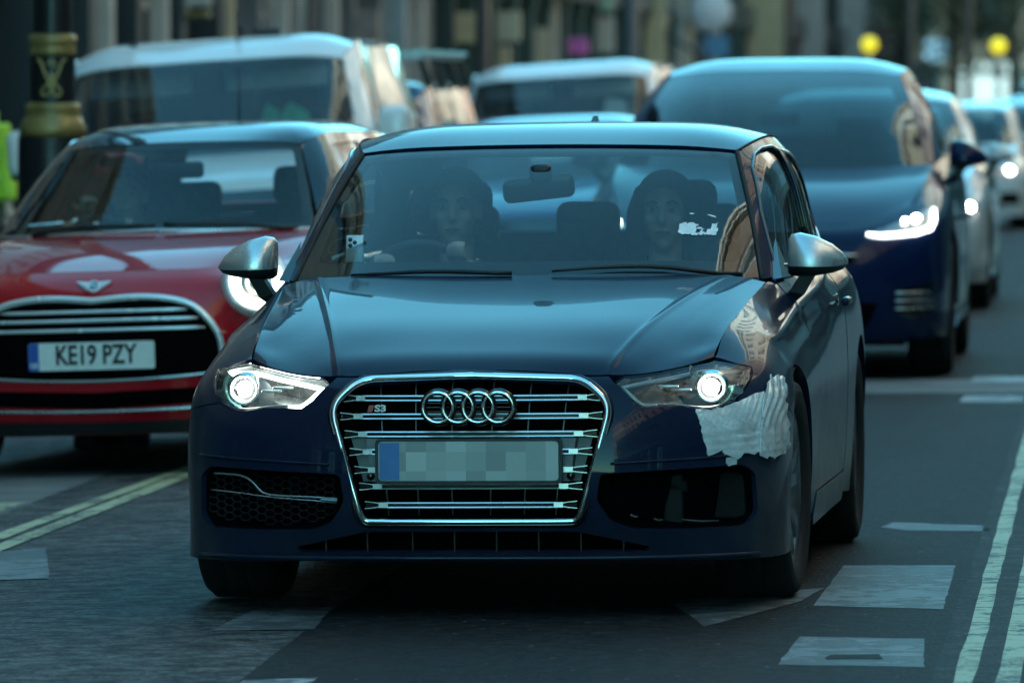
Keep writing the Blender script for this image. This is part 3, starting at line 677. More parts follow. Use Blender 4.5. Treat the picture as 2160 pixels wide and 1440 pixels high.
# greenhouse
WSG = glass('windscreen_glass', (.80, .88, .88), ior=1.52, dusty=.013, boost=.54)
SDG = glass('side_glass', (.42, .50, .50), ior=1.55, dusty=.01, boost=.6)
wl = rnd([(.004, .0), (.996, .0), (.996, .99), (.004, .99)], .02)
panel('windscreen', H.ws, [wl], WSG, hero, h=.06, gap=.001, flange=.0)
frit = np.array([(0, 0), (1, 0), (1, 1), (0, 1)], float)
fi = rnd(np.array([(.035, .125), (.30, .115), (.5, .112), (.70, .115), (.965, .125), (.975, .5), (.968, .94), (.032, .94), (.025, .5)]), .035)
panel('windscreen_border', H.ws, [frit, fi], mat('frit_black', (.012, .013, .014), .5, noise=.2), hero, h=.06, gap=0, off=-.006, flange=0)
panel('roof_panel', H.roof, [rnd([(.0, .012), (1, .012), (1, .985), (.0, .985)], .01)], HP, hero, h=.06, flange=.012)
for sg in (1, -1):
    S = H.sideP[sg]
    win = S.inv([(1.70, .945), (2.60, .945), (2.67, .95), (2.71, 1.292), (2.60, 1.306), (2.40, 1.301), (2.27, 1.282), (2.15, 1.240), (1.92, 1.105)], [1, 2])
    win = rnd(win, .012); q2 = rnd(S.inv([(2.77, .955), (3.15, .968), (3.48, 1.03), (3.50, 1.09), (3.36, 1.225), (3.20, 1.270), (2.79, 1.292)], [1, 2]), .014)
    panel('pillar_frame', S, [np.array([(0, 0), (1, 0), (1, 1), (0, 1)], float), win, q2], HP, hero, h=.05, flange=.02)
    for w_ in (win, q2):
        panel('side_window', S, [w_], SDG, hero, h=.08, gap=0, off=-.008, flange=0)
        lp = dens(w_ * [S.Lu, S.Lv], .03) / [S.Lu, S.Lv]; pp, _ = S.ev(lp[:, 0], lp[:, 1], .001); mb = MB(); mb.tube(pp, .0065, 6, closed=True); mb.build('window_trim', SATIN if w_ is win and False else GLOSSB, hero)
    lp = np.stack([np.full(24, .0), np.linspace(0, 1, 24)], 1); pp, _ = S.ev(lp[:, 0], lp[:, 1], .002); mb = MB(); mb.tube(pp, .007, 6); mb.build('windscreen_seal', RUBBER, hero)
    # roof joint moulding
    lp = np.stack([np.linspace(0, 1, 30), np.full(30, 1.)], 1); pp, _ = S.ev(lp[:, 0], lp[:, 1], .001); mb = MB(); mb.tube(pp, .004, 6); mb.build('roof_moulding', RUBBER, hero)
rl = rnd([(.05, .12), (.95, .12), (.93, .90), (.07, .90)], .03)
panel('tailgate', H.rear, [np.array([(0, 0), (1, 0), (1, 1), (0, 1)], float), rl], HP, hero, h=.08)
panel('rear_window', H.rear, [rl], glass('rear_glass', (.55, .66, .66), dusty=.03), hero, h=.1, gap=0, off=-.006, flange=0)
mb = MB(); mb.add([(-.02, 3.55, 1.352), (.02, 3.55, 1.352), (.02, 3.70, 1.345), (-.02, 3.70, 1.345), (-.006, 3.645, 1.405), (.006, 3.645, 1.405), (.006, 3.69, 1.405), (-.006, 3.69, 1.405)], [(0, 1, 5, 4), (1, 2, 6, 5), (2, 3, 7, 6), (3, 0, 4, 7), (4, 5, 6, 7), (3, 2, 1, 0)])
mb.build('roof_antenna', GLOSSB, hero)
# cowl under the bonnet's rear edge and wipers
mb = MB(); mb.add([(x, y, z) for x in np.linspace(-.72, .72, 13) for (y, z) in ((1.36 + .28 * abs(x) ** 2.2, .888), (1.30 + .36 * abs(x) ** 2.2, .9))], [(2 * i, 2 * i + 1, 2 * i + 3, 2 * i + 2) for i in range(12)]); mb.build('scuttle', BLACKP, hero)
for x0, x1, y0, y1 in ((.66, .10, 1.428, 1.290), (-.02, -.52, 1.285, 1.345)):
    uvw = H.ws.inv([(x, y) for x, y in zip(np.linspace(x0, x1, 9), np.linspace(y0 + .02, y1 + .03, 9))], [0, 1]); pp, _ = H.ws.ev(uvw[:, 0], uvw[:, 1], .012); mb = MB(); mb.tube(pp, [.008, .008, .008, .008, .007, .007, .006, .005, .004], 6, sx=.7); mb.build('wiper', BLACKP, hero)

# wheels
for sg in (1, -1):
    wheel('wheel', hero, sg * .758, .87, .318, .225, sg, R(-2.8)); wheel('wheel', hero, sg * .768, 3.47, .318, .225, sg)
def sky_y(x, z):
    uv = H.f([(x, z)]); return float(H.skin.raw(uv[:, 0], uv[:, 1])[0, 1])
def skin_pts(pts, off=0.):
    uv = H.f(pts); return H.skin.ev(uv[:, 0], uv[:, 1], off)[0]

# ---- grille
GBACK = mat('grille_dark', (.0012, .0012, .0014), .8, noise=.3, spec=.05)
GREYP = mat('grille_panel_grey', (.13, .135, .135), .45, noise=.12, nscale=40)
gz_half = lambda z: float(np.interp(z, [.272, .284, .318, .585, .606, .640, .664, .676], [.27, .300, .322, .398, .396, .372, .325, .20]))
zs = np.linspace(.262, .684, 16); mb = MB()
mb.add([(x * (gz_half(z) + .02), sky_y(min(.39, abs(x) * gz_half(z)), z) + .15, z) for z in zs for x in np.linspace(-1, 1, 13)], [(j * 13 + i, j * 13 + i + 1, (j + 1) * 13 + i + 1, (j + 1) * 13 + i) for j in range(15) for i in range(12)], True)
grille = mb.build('grille', GBACK, hero)
full = np.concatenate([GRs, [(-x, z) for x, z in GRs[::-1]][1:-1]])
fr = skin_pts(full, .003); mb = MB(); mb.tube(fr, [.0085 + .0015 * max(0, min(1, (z - .5) / .12)) for x, z in full], 8, closed=True, sx=.8); mb.build('grille_frame', CHROME, grille)
so = inset(full, -.012); fo = skin_pts(so, -.002); mb = MB(); mb.tube(fo, .009, 6, closed=True); mb.build('grille_surround', GLOSSB, grille)
GCHR = mat('grille_chrome', (.86, .88, .88), .26, .45, rvar=.06, nscale=14)
def slat(z, x0, x1, ends=(True, True), name='grille_slat'):
    """Twin chrome edges on a black bar, with a bright block and flared tips."""
    mb = MB(); xs = np.linspace(x0, x1, max(6, int((x1 - x0) / .03)))
    ys = np.array([sky_y(min(.39, abs(x)), z) + .022 for x in xs])
    def bar(xa, xb, za, zb, dy, th=.004, zs2=None):
        k = np.linspace(xa, xb, max(3, int((xb - xa) / .04) + 2)); yy = np.interp(k, xs, ys) + dy
        lean = .0012 if zb - za < .005 else 0
        rings = [[(x, y - lean * .4, za + z), (x, y + lean, zb + z), (x, y + .012, zb + z), (x, y + .012, za + z)] for x, y in zip(k, yy)]
        mb.loft(rings, smooth=False)
    mb.cur = 0; bar(x0 + .004, x1 - .004, -.0045, .0045, .004)
    xa = x0 + (.062 if ends[0] else 0); xb = x1 - (.062 if ends[1] else 0)
    mb.cur = 1; bar(xa, xb, .0045, .0080, 0); bar(xa, xb, -.0080, -.0045, 0)
    for on, e, d in ((ends[0], x0, 1), (ends[1], x1, -1)):
        if not on: continue
        a, b = sorted((e + d * .042, e + d * .068)); mb.cur = 1; bar(a, b, -.0075, .0075, -.001)
        for s_ in (1, -1):
            k = [e + d * .043, e + d * .028, e + d * .002]; zz = [.006, .0085, .011]
            mb.loft([[(x, np.interp(x, xs, ys) + .002, z + s_ * q), (x, np.interp(x, xs, ys) + .002, z + s_ * (q - .0022)), (x, np.interp(x, xs, ys) + .01, z + s_ * (q - .0022)), (x, np.interp(x, xs, ys) + .01, z + s_ * q)] for x, q in zip(k, zz)], smooth=False)
    mb.build(name, [GLOSSB, GCHR], grille)
for z in (.618, .567): slat(z, -gz_half(z) + .016, gz_half(z) - .016)
for z in (.517, .369, .316): slat(z, -gz_half(z) + .016, gz_half(z) - .016)
for z in (.467, .416):
    slat(z, -gz_half(z) + .016, -.262, (True, False)); slat(z, .262, gz_half(z) - .016, (False, True))
RIB = mat('grille_rib_bronze', (.10, .085, .08), .35, .6, noise=.2)
for a, b in ((-.264, -.238), (-.161, -.151), (-.055, -.055), (.063, .053), (.169, .149), (.275, .239)):
    mb = MB(); k = np.linspace(.285, .662, 8)
    rings = []
    for z in k:
        x = b + (a - b) * (z - .285) / .377; y = sky_y(abs(x), z) + .045
        rings.append([(x - .0014, y, z), (x + .0014, y, z), (x + .0014, y + .02, z), (x - .0014, y + .02, z)])
    mb.loft(rings, smooth=False); mb.build('grille_rib', RIB, grille)
# plate carrier panels either side, parking sensors
for sg in (1, -1):
    zz = np.linspace(.382, .505, 6); mb = MB()
    mb.add([(sg * (.255 + (gz_half(z) - .030 - .255) * t), sky_y(.3, z) + .028 + .03 * (1 if t > .55 else 0), z) for z in zz for t in (0, .5, .56, 1)], [(j * 4 + i, j * 4 + i + 1, (j + 1) * 4 + i + 1, (j + 1) * 4 + i) for j in range(5) for i in range(3)]); mb.build('plate_carrier', GREYP, grille)
    mb = MB(); mb.lathe([(0, 0), (.0105, 0), (.0115, .004), (.0115, .02)], 20, 'y', (sg * .285, sky_y(.285, .398) + .018, .398)); mb.build('parking_sensor', GLOSSB, grille)
# four interlocked rings on a dark backing
mb = MB()
for cx in (-.0858, -.0286, .0286, .0858):
    mb.tube([(cx + .0425 * math.cos(a), -.012 + (.002 if k % 2 else 0) * 0, .594 + .0425 * math.sin(a)) for k, a in enumerate(np.linspace(0, 2 * math.pi, 40, endpoint=False))], .0050, 8, closed=True)
mb.build('ring_emblem', CHROME, grille)
mb = MB()
for cx in (-.0858, -.0286, .0286, .0858): mb.lathe([(.0365, .0), (.034, -.006), (.052, -.006), (.0535, .006)], 32, 'y', (cx, -.002, .594))
mb.build('emblem_backing', GLOSSB, grille)
mb = MB()
for cx in (-.0858, -.0286, .0286, .0858):
    for q in (-.024, -.012, 0, .012, .024): mb.box(cx - .034, cx + .034, .0035, .006, .594 + q - .0008, .594 + q + .0008)
o = mb.build('emblem_louvre', RIB, grille); o['kind'] = 'stuff'
solid_text('letter_badge', 'S3', .026, mat('badge_silver', (.72, .74, .74), .3, .1, noise=.05), grille, Matrix.Translation((-.252, .010, .5905)) @ FRONT, .003, .0008, 1.35)
mb = MB(); mb.prism([(-.291, .581), (-.277, .581), (-.270, .600), (-.284, .600)], .004, Matrix.Translation((0, .012, 0))); mb.build('badge_flash', mat('badge_red', (.50, .02, .03), .3, coat=.5, noise=.1), grille)
# ---- number plate
PLATEG = bpy.data.materials.new('plate_grey'); PLATEG.use_nodes = True
_nt = PLATEG.node_tree; _b = _nt.nodes['Principled BSDF']; _tc = _nt.nodes.new('ShaderNodeTexCoord')
_mp = _nt.nodes.new('ShaderNodeMapping'); _mp.inputs['Scale'].default_value = (17.6, 1, 18.5); _mp.inputs['Location'].default_value = (.12, .5, .33)
_fl = _nt.nodes.new('ShaderNodeVectorMath'); _fl.operation = 'FLOOR'; _wn = _nt.nodes.new('ShaderNodeTexWhiteNoise'); _cr = _nt.nodes.new('ShaderNodeValToRGB')
_cr.color_ramp.elements[0].color = (.27, .295, .29, 1); _cr.color_ramp.elements[1].color = (.52, .55, .53, 1)
_nt.links.new(_tc.outputs['Object'], _mp.inputs[0]); _nt.links.new(_mp.outputs[0], _fl.inputs[0]); _nt.links.new(_fl.outputs[0], _wn.inputs[0]); _nt.links.new(_wn.outputs['Value'], _cr.inputs[0]); _nt.links.new(_cr.outputs[0], _b.inputs['Base Color']); _b.inputs['Roughness'].default_value = .4
mb = MB(); mb.prism(rnd([(-.266, .378), (.266, .378), (.266, .506), (-.266, .506)], .016), .02, Matrix.Translation((0, -.014, 0))); plate = mb.build('number_plate', BLACKP, hero)
mb = MB(); mb.prism(rnd([(-.256, .387), (.256, .387), (.256, .498), (-.256, .498)], .012), .004, Matrix.Translation((0, -.0175, 0))); mb.build('plate_face', PLATEG, plate)
mb = MB(); mb.prism([(-.253, .390), (-.196, .390), (-.196, .495), (-.253, .495)], .002, Matrix.Translation((0, -.0192, 0))); mb.build('plate_band', mat('plate_blue_pale', (.045, .16, .42), .4, noise=.1), plate)

# ---- headlights
for sg in (1, -1):
    M_ = (lambda q: q) if sg > 0 else (lambda q: np.stack([1 - q[:, 0], q[:, 1]], 1))
    lp = M_(lamp_loop)
    hsg = panel('headlight', H.skin, [lp], LAMPIN, hero, h=.025, off=-.085, flange=-.075, gap=.004)
    panel('lens', H.skin, [lp], LENS, hsg, h=.025, gap=.004, flange=.004, off=-.001)
    yy = sky_y(.66, .645)
    X, Z = sg * .672, .640
    mb = MB(); mb.lathe([(.028, .050), (.036, .012), (.043, .008), (.047, .014), (.048, .07)], 36, 'y', (X, yy, Z)); mb.build('projector_ring', REFLM, hsg)
    mb = MB(); mb.lathe([(0, .006), (.010, .008), (.017, .014), (.022, .032)], 32, 'y', (X, yy, Z)); mb.build('projector', LAMPON, hsg)
    # reflector tray below and inboard
    mb = MB(); mb.lathe([(.046, .03), (.07, .022), (.088, .05)], 30, 'y', (X, yy + .012, Z), arc=(math.pi * .75, math.pi * 2.02)); mb.build('reflector', REFLM, hsg)
    mb = MB(); mb.lathe([(.0, .0), (.020, .002), (.052, .02)], 24, 'y', (X - sg * .034, yy + .018, Z - .024)); mb.build('low_beam', GLOW, hsg)
    for dx, dz in ((-.085, -.010), (-.12, .0)):
        mb = MB(); mb.rbox(X + sg * dx, sky_y(abs(X + sg * dx), Z) + .05, Z + dz + .004, .06, .02, .008, .003); mb.build('bezel_fin', SATIN, hsg)
    top = [(.752, .690), (.70, .694), (.655, .696), (.60, .687), (.52, .672), (.455, .659), (.430, .653)]; low = [(.440, .644), (.465, .620), (.490, .602), (.53, .599)]
    pts = [(sg * x, z) for x, z in np.concatenate([spl(top, 18), spl(low, 10)])]
    mb = MB(); mb.tube(skin_pts(pts, -.016), .0065, 8); mb.build('light_strip', DRLON if sg < 0 else mat('running_light_dim', (.40, .42, .42), .25, noise=.05), hsg)
    lo = [(sg * x, z) for x, z in spl([(.50, .603), (.58, .603), (.65, .595), (.71, .60), (.745, .63), (.752, .68)], 16)]
    mb = MB(); mb.tube(skin_pts(lo, -.020), .004, 6); mb.build('bezel_trim', LAMPIN, hsg)

# ---- lower intakes: the right-hand one (in the picture the left) is whole, the other is broken out
MESHM = mat('intake_mesh', (.020, .021, .023), .45, noise=.3)
def honeycomb(sg, zones, parent):
    mb = MB(); a = .0135
    for i in range(-2, 40):
        for j in range(0, 20):
            x = .36 + i * a * 1.5 * 1.25; z = .235 + (j + (i % 2) * .5) * a * 1.55
            if not any(inpoly(np.array([[x, z]]), np.array(q))[0] for q in zones): continue
            y = sky_y(min(x, .80), z) + .055
            pts = [(sg * (x + a * 1.25 * math.cos(k * math.pi / 3)), y, z + a * .9 * math.sin(k * math.pi / 3)) for k in range(6)]
            mb.tube(pts, .0022, 4, closed=True, smooth=False)
    o = mb.build('honeycomb', MESHM, parent); o['kind'] = 'stuff'; return o
Iin = inset(INT, .004)
for sg in (1, -1):
    q = [(sg * x, z) for x, z in INT]; uvq = H.f(q if sg > 0 else q[::-1])
    pock = panel('lower_intake', H.skin, [uvq], GBACK, hero, h=.04, off=-.095, flange=-.08, gap=0)
    if sg < 0:
        honeycomb(sg, [inset(INT, .022)], pock)
        tl = [(.770, .400), (.70, .399), (.664, .392), (.635, .372), (.612, .350), (.58, .342), (.48, .338), (.385, .333)]
        mb = MB(); mb.tube(skin_pts([(-x, z) for x, z in spl(tl, 40)], -.018), .0028, 6); mb.build('intake_trim', SATIN, pock)
        t2 = [(.785, .352), (.68, .345), (.58, .335), (.48, .328), (.385, .322)]
        mb = MB(); mb.tube(skin_pts([(-x, z) for x, z in spl(t2, 30)], -.018), .0022, 6); mb.build('intake_trim', SATIN, pock)
        mb = MB(); p3 = skin_pts([(-.43, .330), (-.405, .329), (-.383, .327)], -.014); mb.tube(p3, .0075, 4, smooth=False); mb.build('trim_tip', SATIN, pock)
    else:
        mb = MB(); mb.rbox(.565, .18, .315, .055, .05, .16, .008); mb.rbox(.555, .17, .36, .10, .03, .03, .006); mb.build('bumper_bracket', mat('bracket_grey', (.004, .0045, .005), .8, noise=.3), pock)
        mb = MB(); mb.rbox(.70, .25, .33, .13, .04, .13, .01); mb.build('intercooler', mat('cooler_grey', (.0015, .0015, .0018), .85, bump=.8, bscale=160), pock)
        for a, b in (((.455, .285), (.475, .278)), ((.60, .268), (.70, .262)), ((.52, .272), (.545, .268))):
            mb = MB(); mb.tube(skin_pts([a, ((a[0] + b[0]) / 2, (a[1] + b[1]) / 2 - .003), b], -.01), .003, 5); mb.build('broken_trim_shard', mat('shard', (.09, .09, .08), .6, noise=.4), pock)
lowp = panel('lower_grille', H.skin, [low_uv], GBACK, hero, h=.05, off=-.05, flange=-.03, gap=0)
for x in (-.42, -.30, -.17, -.05, .07, .19, .31, .43):
    mb = MB(); mb.box(x - .002, x + .002, sky_y(abs(x), .21) + .02, sky_y(abs(x), .21) + .06, .181, .237 if abs(x) < .33 else .215); mb.build('lower_grille_rib', mat('rib_black', (.006, .006, .007), .6, noise=.2), lowp)
# lip under the bumper, bump strips, washer and tow-eye covers
lipx = np.linspace(-.80, .80, 40); mb = MB()
pl = skin_pts([(x, .166) for x in lipx], .006); mb.tube(pl, .0075, 6); mb.build('splitter', HP, hero)
for sg, x, z, w, hh in ((-1, .685, .495, .062, .048), (-1, .560, .468, .042, .030), (1, .640, .495, .066, .044)):
    q = rnd([(sg * (x - w / 2 + .006), z + hh / 2), (sg * (x + w / 2), z + hh / 2 - .003), (sg * (x + w / 2 - .004), z - hh / 2), (sg * (x - w / 2), z - hh / 2)], .008)
    panel('washer_cover', H.skin, [H.f(q)], HP, hero, h=.02, off=.0015, gap=0, flange=.006)
for sg in (1, -1):
    q = [(sg * x, z) for x, z in spl([(.40, .432), (.55, .439), (.70, .446), (.80, .452)], 24)]
    mb = MB(); mb.tube(skin_pts(q, .001), .0045, 6); mb.build('bumper_crease', HP, hero)

# ---- silver tape over the damaged corner, laid in overlapping strips
TAPE = mat('duct_tape', (.85, .87, .86), .28, .35, noise=.15, nscale=14, bump=1.0, bscale=34, rvar=.12)
def wrinkle(p):
    rid = np.sin(p[:, 0] * 420 + 5 * np.sin(p[:, 2] * 28)) + .6 * np.sin(p[:, 0] * 910 + 9 * np.sin(p[:, 2] * 19 + 1)); return .0023 * rid * np.clip((p[:, 0] - .76) / .06, .22, 1) + .0011 * np.exp(-(((p[:, 2] - .60 - .5 * (p[:, 0] - .7)) / .004) ** 2)) + .0014 * np.exp(-(((p[:, 2] - .50 + 1.9 * (p[:, 0] - .70)) / .005) ** 2)) * (np.abs(p[:, 2] - .52) < .03) + .0010 * np.sin(p[:, 0] * 47 + p[:, 2] * 61) + .0006 * np.sin(p[:, 0] * 23 - p[:, 2] * 140 + 5 * np.sin(p[:, 2] * 33))
tape1 = [(.632, .578), (.680, .577), (.722, .586), (.765, .606), (.806, .622), (.812, .60), (.822, .56), (.83, .50), (.826, .452), (.80, .456), (.79, .449), (.762, .455), (.748, .436), (.716, .452), (.704, .462), (.668, .450), (.660, .48), (.648, .53)]
tape1b = [(.700, .47), (.752, .470), (.748, .425), (.724, .418), (.716, .452)]
tape2 = [(.818, .660), (.826, .652), (.836, .662), (.848, .648), (.856, .62), (.860, .57), (.866, .52), (.868, .47), (.864, .447), (.846, .440), (.836, .433), (.826, .441), (.812, .436), (.800, .446), (.802, .52), (.806, .60)]
tape_root = None
for tp, o_ in ((tape1b, .004), (tape1, .0075), (tape2, .013)):
    jag = dens(np.array(tp), .012); jag = jag + RNG.normal(0, .0016, jag.shape)
    o = panel('duct_tape' if tape_root is None else 'tape_strip', H.skin, [H.f(jag)], TAPE, tape_root or hero, h=.009, off=o_, gap=0, flange=.003, disp=wrinkle)
    tape_root = tape_root or o
for k in range(0):
    x = .800 + .011 * k; mb = MB(); mb.tube(skin_pts([(x, .64 - .01 * k), (x + .006, .58), (x + .003, .53), (x + .012, .47), (x + .008, .44)], .017 + .002 * (k % 2)), [.004, .006, .005, .006, .003], 5, sx=.5); mb.build('tape_fold', TAPE, tape_root)
for k in range(0):
    mb = MB(); p0 = skin_pts([(.866, .50 - .012 * k)], .015)[0]; mb.tube([p0, p0 + np.array([.012, -.004, .004 - .006 * k]), p0 + np.array([.026, -.002, -.006 - .004 * k])], .0012, 4); mb.build('tape_thread', TAPE, tape_root)

# ---- door mirrors
def door_mirror(parent, sg, X0, Y0, Z0, cap_m, low_m, k=1.0, foot=True, name='door_mirror'):
    xs = [0, .010, .035, .085, .135, .165, .180]; zt = [.115, .128, .133, .121, .096, .070, .048]; zb = [.010, .002, 0, .002, .010, .020, .034]
    yf = [.030, .006, -.010, -.012, .004, .030, .062]; yb = [.105, .11, .115, .118, .118, .112, .100]
    N = 20; rings = []
    for x, a, b, f_, g in zip(xs, zt, zb, yf, yb):
        r = []
        for q in range(N):
            t = 2 * math.pi * q / N; c, s_ = math.cos(t), math.sin(t)
            e = .55; cy = math.copysign(abs(c) ** e, c); cz = math.copysign(abs(s_) ** e, s_)
            yy = (f_ + g) / 2 - cy * (g - f_) / 2; zz = (a + b) / 2 + cz * (a - b) / 2
            if cz > 0: yy += .030 * cz * (1 if cy > 0 else .2)          # the top slopes back
            r.append((X0 + sg * x * k, Y0 + yy * k, Z0 + zz * k))
        rings.append(r)
    e = bpy.data.objects.new(name, None); COL.objects.link(e); e.parent = parent
    up = [q for q in range(-1, N // 2 + 2)]; dn = [q for q in range(N // 2 + 1, N)]
    mb = MB(); mb.loft([[r[q % N] for q in up] for r in rings], closed=False); mb.add([rings[0][q % N] for q in up], [tuple(range(len(up)))]); mb.add([rings[-1][q % N] for q in up], [tuple(range(len(up)))]); o = mb.build('mirror_cap', cap_m, e)
    mb = MB(); mb.loft([[r[q % N] for q in dn] for r in rings], closed=False); mb.add([rings[0][q % N] for q in dn], [tuple(range(len(dn)))]); mb.add([rings[-1][q % N] for q in dn], [tuple(range(len(dn)))]); mb.build('mirror_housing', low_m, e)
    mb = MB(); mb.rbox(X0 + sg * .075 * k, Y0 + .114 * k, Z0 + .062 * k, .11 * k, .01, .07 * k, .004); mb.build('mirror_glass', CHROME, e)
    if foot:
        mb = MB(); mb.loft([[(X0 + sg * .04 * k, Y0 + .02, Z0 + .01), (X0 + sg * .085 * k, Y0 + .03, Z0 + .008), (X0 + sg * .085 * k, Y0 + .09, Z0 + .008), (X0 + sg * .04 * k, Y0 + .09, Z0 + .01)],
                            [(X0 + sg * .005 * k, Y0 + .02, Z0 - .045), (X0 + sg * .05 * k, Y0 + .03, Z0 - .055), (X0 + sg * .05 * k, Y0 + .09, Z0 - .05), (X0 + sg * .005 * k, Y0 + .09, Z0 - .04)],
                            [(X0 - sg * .03 * k, Y0 + .04, Z0 - .075), (X0 + sg * .005 * k, Y0 + .05, Z0 - .09), (X0 + sg * .005 * k, Y0 + .11, Z0 - .085), (X0 - sg * .03 * k, Y0 + .11, Z0 - .07)]], smooth=False); mb.build('mirror_foot', BLACKP, e)
    return e
for sg in (1, -1): door_mirror(hero, sg, sg * .787, 1.60, .917, SATIN, BLACKP)
# triangular cover at the foot of each mirror
for sg in (1, -1):
    mb = MB(); mb.add([(sg * .772, 1.60, .915), (sg * .785, 1.80, .915), (sg * .735, 1.84, 1.03), (sg * .72, 1.62, .905)], [(0, 1, 2), (0, 2, 3)]); mb.build('mirror_cover', GLOSSB, hero)

# ---- cabin
mb = MB(); mb.add([(x, y + .18 * abs(x) ** 2 * (1 if y < 1.5 else .3), z) for (y, z) in ((1.37, .905), (1.60, .928), (1.74, .915), (1.80, .86), (1.80, .55)) for x in np.linspace(-.69, .69, 9)], [(j * 9 + i, j * 9 + i + 1, (j + 1) * 9 + i + 1, (j + 1) * 9 + i) for j in range(4) for i in range(8)], True)
mb.build('dashboard', DARKIN, hero)
mb = MB(); mb.loft([[(x + .15 * math.cos(a), 1.70 + .0 + .08 * math.sin(a) * .4, .93 + .05 * max(0, math.sin(a))) for a in np.linspace(0, math.pi, 10)] for x in (-.36, -.361)], closed=False); mb.build('instrument_hood', DARKIN, hero)
for sx in (-.68, .68):
    mb = MB(); mb.box(sx - .012, sx + .012, 1.65, 3.4, .3, .90); mb.build('door_card', DARKIN, hero)
Ms = Matrix.Translation((-.365, 1.93, .855)) @ Matrix.Rotation(R(-66), 4, 'X')
mb = MB(); mb.tube([tuple(Ms @ Vector((.18 * math.cos(a), .18 * math.sin(a), 0))) for a in np.linspace(0, 2 * math.pi, 40, endpoint=False)], .016, 10, closed=True); mb.rbox(0, 0, -.01, .16, .11, .05, .02, M=Ms); mb.rbox(0, 0, -.01, .34, .035, .02, .008, M=Ms); mb.tube([tuple(Ms @ Vector((0, 0, 0))), (-.365, 1.75, .80)], .03, 10); mb.build('steering_wheel', mat('leather', (.025, .025, .026), .5, noise=.3), hero)
def seat(parent, x, y, z=.28, w=.50, back=.62, head=True, m=SEATM, name='seat', hz=0.):
    mb = MB(); mb.rbox(x, y, z + .10, w, .52, .16, .06); mb.rbox(0, 0, back / 2, w * .92, .14, back, .06, M=Matrix.Translation((x, y + .24, z + .14)) @ Matrix.Rotation(R(-16), 4, 'X')); s_ = mb.build(name, m, parent)
    if head:
        mb = MB(); mb.rbox(0, 0, back + .10 + hz, .26, .10, .17, .045, M=Matrix.Translation((x, y + .24, z + .14)) @ Matrix.Rotation(R(-14), 4, 'X')); mb.tube([tuple(Matrix.Translation((x, y + .24, z + .14)) @ Matrix.Rotation(R(-14), 4, 'X') @ Vector((q, 0, zz))) for q, zz in ((-.05, back - .02), (-.05, back + .06))], .007, 6); mb.build('headrest', m, s_)
    return s_
seat(hero, -.36, 2.22); seat(hero, .36, 2.22)
mb = MB(); mb.rbox(0, 3.02, .42, 1.28, .5, .18, .06); mb.rbox(0, 0, .28, 1.26, .14, .56, .06, M=Matrix.Translation((0, 3.24, .45)) @ Matrix.Rotation(R(-18), 4, 'X')); rs = mb.build('rear_bench', SEATM, hero)
for x, hh in ((.0, .17), (-.40, .15), (.40, .15)):
    mb = MB(); mb.rbox(x, 3.40, 1.04, .21, .10, hh, .04); mb.build('headrest', SEATM, rs)
mb = MB(); mb.box(-.55, .55, 3.35, 3.9, .93, .95); mb.build('parcel_shelf', DARKIN, hero)
mb = MB(); mb.rbox(0, 0, 0, .225, .045, .072, .025, M=Matrix.Translation((-.01, 1.985, 1.185)) @ Matrix.Rotation(R(-6), 4, 'Y')); mb.rbox(-.0, 1.955, 1.232, .07, .04, .06, .02); rvm = mb.build('rear_view_mirror', BLACKP, hero)
mb = MB(); mb.box(-.52, .52, 2.16, 3.6, 1.285, 1.29); mb.add([(-.54, 2.16, 1.286), (.54, 2.16, 1.286), (.58, 2.9, 1.325), (-.58, 2.9, 1.325), (.54, 3.7, 1.27), (-.54, 3.7, 1.27)], [(0, 1, 2, 3), (3, 2, 4, 5)]); mb.build('headliner', mat('headliner_cloth', (.18, .18, .17), .9, noise=.1), hero)
# phone in a cradle, ring of an old sucker mark, scraped sticker
def on_ws(pts, off): uv = H.ws.inv(pts, [0, 2]); return H.ws.ev(uv[:, 0], uv[:, 1], off)[0]
a_ = np.linspace(0, 2 * math.pi, 28, endpoint=False)
mb = MB(); mb.tube(on_ws([(-.595 + .031 * math.cos(a) , 1.022 + .019 * math.sin(a) + .010 * math.cos(a)) for a in a_], -.004), .0032, 5, closed=True); mb.build('sucker_mark', mat('sucker', (.015, .02, .03), .6, noise=.2), hero)
RES = mat('sticker_paper', (.85, .90, .90), .7, noise=.1, nscale=40, spec=.2)
res = dens(np.array([(.455, 1.079), (.47, 1.082), (.48, 1.077), (.495, 1.081), (.512, 1.072), (.503, 1.066), (.522, 1.067), (.530, 1.060), (.548, 1.062), (.552, 1.077), (.566, 1.079), (.562, 1.070), (.569, 1.062), (.566, 1.043), (.55, 1.042), (.53, 1.048), (.515, 1.044), (.49, 1.047), (.457, 1.05)]), .006)
res = res + RNG.normal(0, .0018, res.shape)
hol = [dens(np.array([(.505 + .02 * k, 1.052 + .004 * (k % 2)), (.517 + .02 * k, 1.051), (.521 + .02 * k, 1.064), (.508 + .02 * k, 1.061)]), .005) for k in range(2)]
panel('sticker_residue', H.ws, [H.ws.inv(res, [0, 2])] + [H.ws.inv(q + RNG.normal(0, .001, q.shape), [0, 2]) for q in hol], RES, hero, h=.01, gap=0, off=.0015, flange=0)
for q in ([(.478, 1.107), (.484, 1.110), (.496, 1.108), (.490, 1.105)], [(.530, 1.104), (.548, 1.097), (.560, 1.094), (.556, 1.099), (.54, 1.104)]):
    panel('sticker_scrap', H.ws, [H.ws.inv(q, [0, 2])], RES, hero, h=.01, gap=0, off=.0015, flange=0)
